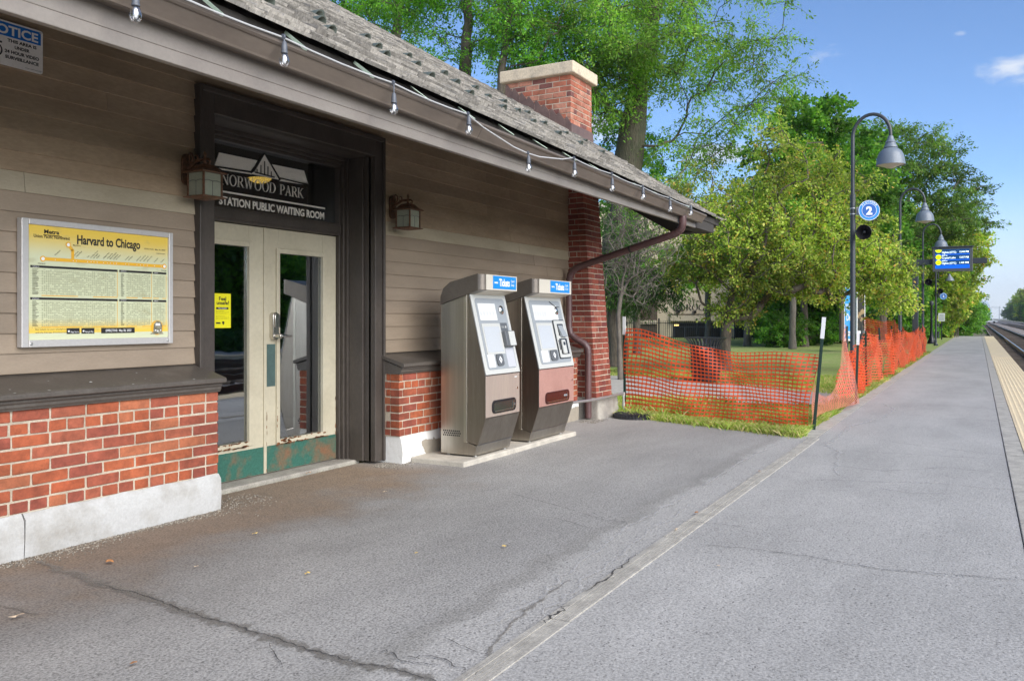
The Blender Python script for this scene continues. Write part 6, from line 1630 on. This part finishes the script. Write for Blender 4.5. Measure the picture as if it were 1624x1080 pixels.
# airy trees behind the roof
b4 = gp_(720, 560, 29)
make_tree('ash_tree', b4, 'airy tree with bare forked stems behind the middle of the roof', 22,
          [(0, 0, 0), rel(724, 400, 29, b4), rel(735, 200, 29, b4), rel(738, 60, 29, b4), rel(748, -60, 29, b4)], .22,
          [ell(700, 20, 29, 2.4, 1.5, .8, b4), ell(760, -40, 29, 2.6, 1.8, .8, b4), ell(640, -10, 29.5, 1.7, 1.4, .6, b4), ell(820, 60, 29, 1.7, 1.1, .5, b4), ell(700, 85, 29, 1.2, .5, .12, b4), ell(740, -120, 29, 3.0, 1.5, .5, b4)],
          120, m_lf_elm, m_bark, nleaf=200, lsize=.12, crad=.75, twigs=6, flat=.5, elong=.45, group=GB, droop=.15)
b5 = gp_(790, 560, 26)
make_tree('ash_tree', b5, 'slender forked tree rising just left of the chimney', 29,
          [(0, 0, 0), rel(785, 300, 26, b5), rel(795, 130, 26, b5), rel(806, 20, 26, b5), rel(830, -60, 26, b5)], .15,
          [ell(830, 20, 26, 1.6, 1.1, .6, b5), ell(870, 110, 26, 1.0, .7, .35, b5), ell(780, 70, 26, .7, .5, .08, b5), ell(840, -60, 26, 2.2, 1.3, .5, b5), ell(905, 65, 26, .9, .8, .3, b5)], 85, m_lf_elm, m_bark, nleaf=200, lsize=.11, crad=.7, twigs=6, flat=.5, elong=.45, group=GB, droop=.15)
b6 = gp_(620, 560, 33)
make_tree('ash_tree', b6, 'leafy tree at the upper left, showing over the roof edge', 31, [(0, 0, 0), rel(620, 200, 33, b6), rel(630, 20, 33, b6), rel(625, -60, 33, b6)], .2,
          [ell(600, 0, 33, 2.2, 1.4, 1, b6), ell(660, -50, 33, 2.5, 1.7, .7, b6), ell(545, -40, 33, 2.3, 1.5, .8, b6)], 90, m_lf_elm, m_bark, nleaf=200, lsize=.13, crad=.8, twigs=6, flat=.5, elong=.45, group=GB, droop=.1)
# bare grey thicket beside the pier
b7 = gp_(984, 570, 18)
make_tree('bare_tree', b7, 'bare grey tree with tangled leafless branches right of the brick pier', 41, [(0, 0, 0), rel(981, 500, 18, b7), rel(988, 440, 18, b7), rel(1000, 390, 18, b7)], .05,
          [ell(1000, 375, 18, .7, .85, 1, b7), ell(1040, 400, 18, .6, .6, .5, b7), ell(975, 420, 18, .35, .7, .4, b7), ell(1015, 460, 18, .5, .4, .3, b7)], 150, m_lf_green, m_barkgrey, nleaf=6, lsize=.05, crad=.34, twigs=6, flat=.8, minr=.0065, group=GL)
b8 = gp_(975, 575, 23)
make_tree('spruce_tree', b8, 'dark green shaggy conifer behind the bare grey tree', 43, [(0, 0, 0), (0, 0, 2), rel(985, 340, 23, b8)], .16,
          [ell(990, 440, 23, .9, 1.0, 1, b8), ell(1030, 455, 23, 1.1, .6, .6, b8), ell(1000, 360, 23, .8, .7, .35, b8)], 90, m_lf_dark, m_bark, nleaf=170, lsize=.10, crad=.5, twigs=5, flat=.4, elong=.25, droop=.4, group=GL)
# maples on the lawn
b9 = gp_(1257, 553, 36)
make_tree('maple_tree', b9, 'full green maple with a straight pale trunk, left of the first lamp', 51, [(0, 0, 0), (0, 0, 2.2), rel(1262, 330, 36, b9), rel(1270, 230, 36, b9)], .135,
          [ell(1265, 300, 36, 2.7, 2.5, 1, b9), ell(1285, 200, 36, 1.5, 1.3, .4, b9), ell(1330, 330, 36.5, 2.4, 2.0, .8, b9), ell(1200, 400, 37, 2.3, 1.2, .5, b9)], 230, m_lf_green, m_barkgrey, nleaf=230, lsize=.17, crad=.75, twigs=5, flat=.6, elong=.75, group=GL)
b10 = gp_(1276, 551, 39)
make_tree('maple_tree', b10, 'darker maple with a flared trunk just right of the pale trunked one', 55, [(0, 0, 0), (0, 0, 2.0), rel(1290, 380, 39, b10), rel(1310, 280, 39, b10)], .16,
          [ell(1340, 340, 39, 2.8, 2.4, 1, b10), ell(1300, 430, 39, 2.6, 1.0, .6, b10), ell(1380, 420, 39, 2.0, 1.8, .6, b10), ell(1350, 250, 39, 1.6, 1.2, .35, b10)], 200, m_lf_green, m_bark, nleaf=230, lsize=.18, crad=.8, twigs=5, flat=.6, elong=.75, group=GL)
for i, (u, t_, lab) in enumerate(((1122, 44, 'thin young tree in front of the restaurant lettering'), (1185, 40, 'thin young tree right of the crabapple stems, before the restaurant'), (1317, 46, 'slim grey trunked tree between the maples and the notice board'))):
    bb = gp_(u, 540, t_)
    make_tree('young_tree', bb, lab, 60 + i, [(0, 0, 0), (0, 0, 2.3), (.1, 0, 4.2)], .15, [(0, 0, 4.6, 1.9, 1.9, 1.4, 1)], 50, m_lf_green, m_barkgrey, nleaf=170, lsize=.18, crad=.7, twigs=5, flat=.6, elong=.7, group=GL)
# airy honey locust reaching over the platform
b11 = gp_(1395, 545, 46)
make_tree('honey_locust', b11, 'open airy honey locust spreading over the platform lamps', 71, [(0, 0, 0), rel(1400, 430, 46, b11), rel(1415, 370, 46, b11), rel(1440, 320, 46, b11)], .3,
          [ell(1440, 250, 46, 2.6, 1.5, 1, b11), ell(1505, 300, 46, 2.1, 1.6, .75, b11), ell(1400, 300, 46, 1.9, 1.6, .6, b11), ell(1540, 350, 46, 1.0, 1.0, .22, b11), ell(1390, 220, 46, 1.5, .9, .3, b11), ell(1470, 360, 46, 2.4, .8, .5, b11)], 190, m_lf_hon, m_bark, nleaf=190, lsize=.18, crad=.85, twigs=7, flat=.35, elong=.4, group=GD, droop=.1)
# dense wall of trees along the platform, receding
pA = make_tree('linden_tree', (54, 5.6, 0), 'dense green tree directly behind the train display', 81, [(0, 0, 0), (0, 0, 2), (.2, 0, 5)], .24, [(0, 0, 4.4, 2.9, 2.6, 3.0, 1), (.3, -.6, 2.0, 2.4, 2.2, 1.6, .5)], 210, m_lf_green, m_bark, nleaf=210, lsize=.20, crad=.8, twigs=5, flat=.6, elong=.7, group=GD)
pB = make_tree('linden_tree', (75, 4.3, 0), 'tall olive green tree overhanging the far end of the platform', 85, [(0, 0, 0), (0, 0, 3), (.2, -.4, 7)], .3, [(0, -.6, 6.2, 3.6, 3.9, 3.4, 1), (0, -.8, 2.6, 3.2, 3.2, 2.4, .7)], 240, m_lf_crab, m_bark, nleaf=210, lsize=.24, crad=1.0, twigs=5, flat=.6, elong=.65, group=GD)
pD = make_tree('bright_tree', (24, -21.5, -.4), 'bright green tree beyond the opposite platform, reflected in the left door glass', 97, [(0, 0, 0), (0, 0, 2), (.2, 0, 5)], .24, [(0, 0, 6, 4.2, 3.4, 5.0, 1), (0, 0, 2.2, 4.0, 3.0, 2.2, .7)], 230, m_lf_elm, m_bark, nleaf=150, lsize=.26, crad=1.1, twigs=5, flat=.6, elong=.7, group=GR)  # bright leaves chosen to lighten its backlit side in the door reflection
pC = make_tree('linden_tree', (46, 8.2, 0), 'broad dark tree forming the backdrop left of the notice board', 88, [(0, 0, 0), (0, 0, 1.5), (0, 0, 4)], .26, [(0, 0, 3.6, 3.2, 3.2, 3.0, 1), (0, 0, 1.6, 3.2, 3.2, 1.4, .5)], 190, m_lf_dark, m_bark, nleaf=210, lsize=.22, crad=.9, twigs=5, flat=.6, elong=.7, group=GD)
rr = random.Random(2)
spec = [(pA, 62, 6.2, 1.15, 'third'), (pA, 68, 4.9, .8, ''), (pC, 58, 10.6, 1.1, ''), (pC, 68, 12.4, 1.2, ''), (pB, 65, 3.3, .95, ''), (pA, 70, 9, 1.4, ''), (pB, 86, 6.0, 1.05, ''), (pA, 95, 5.0, 1.2, ''), (pB, 108, 6.0, 1.1, ''), (pA, 122, 5.4, 1.4, ''), (pB, 140, 6.2, 1.1, ''), (pA, 165, 6, 1.5, ''), (pB, 195, 6.5, 1.2, ''), (pA, 235, 6.5, 1.7, ''), (pB, 290, 7, 1.3, ''), (pC, 78, 12, 1.4, ''), (pA, 58, 8.4, 1.5, '')]
ords = ['second', 'third', 'fourth', 'fifth', 'sixth', 'seventh', 'eighth', 'ninth', 'tenth', 'eleventh', 'twelfth']
cnt = {}
for src, x, y, sc, _ in spec:
    key = src.name; cnt[key] = cnt.get(key, 0) + 1
    kind = {'linden_tree': 'green', 'linden_tree.001': 'olive', 'linden_tree.002': 'dark'}[key]
    place(src, (x, y, -.05), rr.uniform(0, 6.28), (sc, sc, sc * rr.uniform(.9, 1.1)), '%s %s tree of the row lining the platform, counted from the station' % (ords[cnt[key] - 1], kind))
# ground-level bushes that close the wall of green
bA = make_tree('bush', (72.5, 1.9, 0), 'rounded green bush at the foot of the trees lining the platform', 91, [(0, 0, 0), (0, 0, .5)], .06, [(0, 0, 1.2, 1.7, 1.7, 1.3, 1)], 60, m_lf_green, m_bark, nleaf=170, lsize=.16, crad=.6, twigs=5, flat=.7, elong=.6, group='bushes under the platform trees', cat='bush')
bushes = [(82, 2.2, 1.3), (94, 2.6, 1.5), (58, 4.0, .9), (110, 3.0, 1.8), (48, 7.2, 1.2), (52, 9.6, 1.3), (57, 7.3, 1.1), (130, 3.4, 2.0), (43, 8.0, 1.1), (50, 9.0, 1.3), (63, 3.6, .8), (160, 4.2, 2.4), (205, 5, 2.8), (56, 10, 1.3), (40, 8.0, .8), (66, 3.0, .75)]
for i, (x, y, sc) in enumerate(bushes):
    place(bA, (x, y, -.05), rr.uniform(0, 6.28), (sc, sc, sc * rr.uniform(.8, 1.1)), 'rounded green bush at the foot of the trees lining the platform')
# sumac fronds at the platform end
sp = Vector((66, 2.05, 0)); SU = thing('sumac_shrub', sp, 'bright green sumac with arching feathery fronds beside the platform end', 'shrub')
V = []; F = []; r_ = np.random.RandomState(5); stm = MB()
for k in range(44):
    a = r_.uniform(0, 6.283); L_ = r_.uniform(.9, 1.5); h0 = r_.uniform(.3, 2.2); d = np.array([math.cos(a), math.sin(a), 0]); s0 = np.array([.35 * math.cos(a * 3), .35 * math.sin(a * 3), 0]) * r_.uniform(0, 1.6)
    for i in range(14):
        u = i / 13; p = s0 + d * L_ * u + np.array([0, 0, h0 + .45 * L_ * math.sin(u * 2.3) - .25 * u * u]); sd_ = np.array([-d[1], d[0], 0])
        for sgn in (-1, 1):
            l_ = .30 * math.sin(math.pi * (.15 + .8 * u)); tip = p + sd_ * sgn * l_ + d * .06 - np.array([0, 0, .08]); w_ = d * .04; o_ = len(V)
            V += [tuple(p), tuple((p + tip) / 2 + w_), tuple(tip), tuple((p + tip) / 2 - w_)]; F.append((o_, o_ + 1, o_ + 2, o_ + 3))
    stm.tube([Vector(s0) + sp, Vector(s0 + np.array([0, 0, h0])) + sp], [.02, .012], 4, caps=False)
mb = MB(); mb.add([(p[0] + sp.x, p[1] + sp.y, p[2]) for p in V], F); mb.build('fronds', m_lf_sum, SU); stm.build('stems', m_bark, SU)
# far side of the tracks
for i, (x, y, sc, src) in enumerate(((17.5, -22.5, .95, pD), (31, -22, 1.05, pD), (37, -23, 1.0, pD), (27, -29, 1.9, pC), (42, -22, 1.6, pA), (52, -24, 1.8, pC), (36, -31, 2.0, pA))):
    place(src, (x, y, -.4), rr.uniform(0, 6.28), sc, 'tree number %d beyond the opposite platform, reflected in the door glass' % (i + 1))['group'] = GR
k = 0
for x in (215, 240, 262, 285, 310, 338, 368, 402, 440, 490, 550, 620, 700, 800):
    src = (pA, pC, pB)[k % 3]; k += 1
    sc = 1.25 + .004 * (x - 200) * .5 + rr.uniform(-.15, .25); y_ = -16.3 - rr.uniform(0, 2) - .004 * x
    place(src, (x, y_, -.4), rr.uniform(0, 6.28), (sc, sc, sc * .85), 'tree number %d of the row across the tracks, counted from the station' % k)
# opposite house and hedge (seen in the door glass)
HO = thing('white_house', (40, -34, -.4), 'white clapboard house across the tracks, reflected in the door glass', 'house')
o = MB(); o.box(36, 44, -40, -33, -.4, 4.8); o.build('wall', M('white_house_paint', (.72, .72, .70), .7, fine=.03), HO)
o = MB(); o.prism([(-41, 4.7), (-36.5, 8), (-32.2, 4.7)], 'x', 35.6, 44.4); o.build('roof', m_slab, HO)
for x in (37.5, 40.8): o = MB(); o.box(x, x + 1.3, -32.99, -32.9, 1.2, 2.9); o.build('window', m_black, HO)
HG = thing('hedge', (28, -17.3, -.4), 'low clipped hedge behind the opposite platform, reflected in the door glass', 'hedge')
r_ = np.random.RandomState(8); m_ = 26000
P = np.stack([r_.uniform(-10, 60, m_), r_.uniform(-18, -16.6, m_), -.4 + r_.uniform(0, 1.25, m_) ** .7], 1); D = r_.normal(0, 1, (m_, 3)) * .13; S = r_.normal(0, 1, (m_, 3)) * .07
V = np.stack([P, P + D * .5 + S, P + D, P + D * .5 - S], 1).reshape(-1, 3); mb = MB(); mb.add(V.tolist(), [(4 * i, 4 * i + 1, 4 * i + 2, 4 * i + 3) for i in range(m_)]); mb.build('foliage', m_lf_dark, HG)

# ------------------------------------------------------------------ grass, gravel, litter
m_blade = leaf_mat('grass_blades', [(0, (.17, .30, .04)), (.4, (.30, .40, .07)), (.7, (.44, .41, .15)), (.92, (.58, .48, .25))], .4)
r_ = np.random.RandomState(4)
def blades(P, h, name):
    m_ = len(P); a = r_.uniform(0, 6.283, m_); w_ = .0035 + .003 * r_.rand(m_); hh = h * r_.uniform(.4, 1.3, m_)
    d = np.stack([np.cos(a), np.sin(a), np.zeros(m_)], 1); lean = np.stack([r_.normal(0, .45, m_), r_.normal(0, .45, m_), np.ones(m_)], 1) * hh[:, None]
    V = np.stack([P - d * w_[:, None], P + d * w_[:, None], P + lean * .6 + d * w_[:, None] * .7, P + lean * np.array([1.25, 1.25, .92])], 1).reshape(-1, 3)
    me = bpy.data.meshes.new(name); me.from_pydata(V.tolist(), [], [(4 * i, 4 * i + 1, 4 * i + 2, 4 * i + 3) for i in range(m_)]); me.materials.append(m_blade)
    o = bpy.data.objects.new(name, me); COL.objects.link(o); tag(o, 'rough lawn grass growing thick along the netting and kerb', 'grass', kind='stuff')
n = 60000
X_ = r_.uniform(9.4, 20, n); Y_ = r_.uniform(1.74, 9, n) ** 1.0
keep = (X_ > 10.66 - 1.05 * (4.55 - Y_) / 3.0 + r_.uniform(-.05, .04, n)) & ~((X_ > 13.0) & (X_ < 18) & (X_ > 13.05 + np.maximum(0, (Y_ - 3.2)) * .05) & (X_ < 15.0 + .6 * (Y_ - 1.7)) & (X_ < 17.9)) & ~((Y_ > 4.3) & (X_ < 10.75))
dens = np.clip(1.6 - (X_ - 9.5) * .09, .25, 1); keep &= r_.rand(n) < dens
P1 = np.stack([X_[keep], Y_[keep], np.full(keep.sum(), -.012)], 1)
n = 16000; X_ = 9.7 + 26 * r_.rand(n) ** 1.7; Y_ = 1.77 + np.abs(r_.normal(0, .14, n)); P2 = np.stack([X_, Y_, np.full(n, -.01)], 1)
n = 9000; s_ = r_.rand(n) ** .8; X_ = 10.62 - 1.05 * s_ + r_.normal(.10, .08, n); Y_ = 4.45 - 2.72 * s_ + r_.normal(0, .02, n); k2 = Y_ > 1.70; P3 = np.stack([X_[k2], Y_[k2], np.full(k2.sum(), -.005)], 1)
blades(np.concatenate([P1, P2, P3]), .075, 'grass')
n = 900; X_ = r_.uniform(10.5, 13, n); Y_ = r_.uniform(3.3, 4.3, n); blades(np.stack([X_, Y_, np.zeros(n)], 1), .14, 'tall_weeds')
# gravel along the plinth
m_grav = M('gravel', (.23, .205, .17), .95, isl=.45, fine=.15)
mb = MB(); rg = random.Random(6)
def pebble(x, y, s):
    V = [(x + s * rg.uniform(.7, 1), y, s * .3), (x, y + s * rg.uniform(.7, 1), s * .3), (x - s * rg.uniform(.7, 1), y, s * .3), (x, y - s * rg.uniform(.7, 1), s * .3), (x + rg.uniform(-.3, .3) * s, y + rg.uniform(-.3, .3) * s, s * rg.uniform(.7, 1.1)), (x, y, -s * .4)]
    mb.add(V, [(0, 1, 4), (1, 2, 4), (2, 3, 4), (3, 0, 4), (1, 0, 5), (2, 1, 5), (3, 2, 5), (0, 3, 5)])
for _ in range(2600):
    x = rg.uniform(1.6, 4.5); w_ = .10 + .05 * math.sin(x * 5) + (.1 if x > 4.0 else 0); y = 4.535 - abs(rg.gauss(0, w_ * .55)); pebble(x, y if x < 4.05 else y + rg.uniform(0, .3), rg.uniform(.0025, .008))
for _ in range(900): pebble(rg.uniform(5.85, 6.3), 4.62 - abs(rg.gauss(0, .09)) + rg.uniform(0, .1), rg.uniform(.003, .009))
for _ in range(500): pebble(rg.uniform(9.6, 10.1), rg.uniform(4.2, 4.5), rg.uniform(.003, .008))
tag(mb.build('gravel', m_grav), 'loose grey gravel strewn along the foot of the plinth', 'gravel', kind='stuff')
for sx_, name in ((1, 'ballast_stones'),):
    mb = MB()
    for _ in range(9000):
        x = rg.uniform(7, 34); y = -1.0 - rg.random() ** 1.3 * 8; s = rg.uniform(.02, .045)
        o_ = len(mb.v); pebble(x, y, s)
        for i in range(o_, len(mb.v)): mb.v[i] = (mb.v[i][0], mb.v[i][1], mb.v[i][2] - .262)
    tag(mb.build(name, M('ballast_rock', (.30, .27, .25), .95, isl=.4, fine=.2)), 'coarse grey ballast between the rails', 'ballast', kind='stuff')
# fallen leaves
m_dead = [M('dry_leaf_orange', (.42, .19, .07), .8, fine=.2), M('dry_leaf_yellow', (.62, .43, .12), .8, fine=.2), M('dry_leaf_pale', (.60, .47, .33), .8, fine=.2)]
spots = [((26, 978), .035, 2, 'pale crumpled leaf on the asphalt at the lower left corner'), ((174, 891), .035, 0, 'brown fallen leaf near the gravel below the timetable'), ((211, 1051), .022, 0, 'small orange leaf at the bottom left of the asphalt'), ((487, 909), .022, 1, 'yellow leaf on the asphalt below the doors'), ((404, 846), .022, 1, 'yellow leaf in the brown dirt before the doors'), ((610, 780), .025, 2, 'pale leaf on the asphalt before the right door post'), ((800, 866), .022, 1, 'yellow leaf halfway between machines and joint strip'), ((489, 750), .03, 0, 'orange leaf lying on the threshold edge'), ((1104, 813), .025, 0, 'brown leaf beside the joint strip, nearer the netting'), ((1072, 840), .022, 2, 'pale leaf caught along the worn edge of the joint'), ((1205, 747), .02, 0, 'dark leaf on the asphalt before the netting'), ((660, 877), .016, 1, 'tiny yellow leaf left of the worn joint edge'), ((312, 898), .016, 2, 'tiny pale leaf in the dirt below the plinth end'), ((1140, 897), .014, 2, 'tiny white fleck on the platform right of the joint')]
for i, ((u, v), s, mi, lab) in enumerate(spots):
    p = PZ(u, v, .012); a = rg.uniform(0, 6.28); o = MB(); n_ = 9
    pts = []
    for k in range(n_):
        th_ = 6.283 * k / n_; rad_ = s * (.55 + .45 * abs(math.cos(th_))) * rg.uniform(.75, 1.1)
        pts.append((p.x + rad_ * math.cos(th_ + a), p.y + rad_ * .6 * math.sin(th_ + a), .012 + rg.uniform(0, .35) * s))
    o.add([(p.x, p.y, .011 + s * .25)] + pts, [(0, 1 + k, 1 + (k + 1) % n_) for k in range(n_)])
    ob = o.build('fallen_leaf', m_dead[mi], None, org=(p.x, p.y, .01)); tag(ob, lab, 'leaf', 'fallen leaves on the asphalt')

# ------------------------------------------------------------------ thin summer haze
hz_m = bpy.data.materials.new('haze_air'); hz_m.use_nodes = True
hz_m.node_tree.nodes.clear()
hz_o = hz_m.node_tree.nodes.new('ShaderNodeOutputMaterial'); hz_v = hz_m.node_tree.nodes.new('ShaderNodeVolumePrincipled')
hz_v.inputs['Color'].default_value = (.86, .92, 1.0, 1); hz_v.inputs['Density'].default_value = .00016; hz_v.inputs['Anisotropy'].default_value = .2
hz_m.node_tree.links.new(hz_v.outputs[0], hz_o.inputs['Volume'])
hb_ = MB(); hb_.box(-4050, 4050, -4050, 4050, -1.9, 130)
tag(hb_.build('haze', hz_m), kind='stuff')
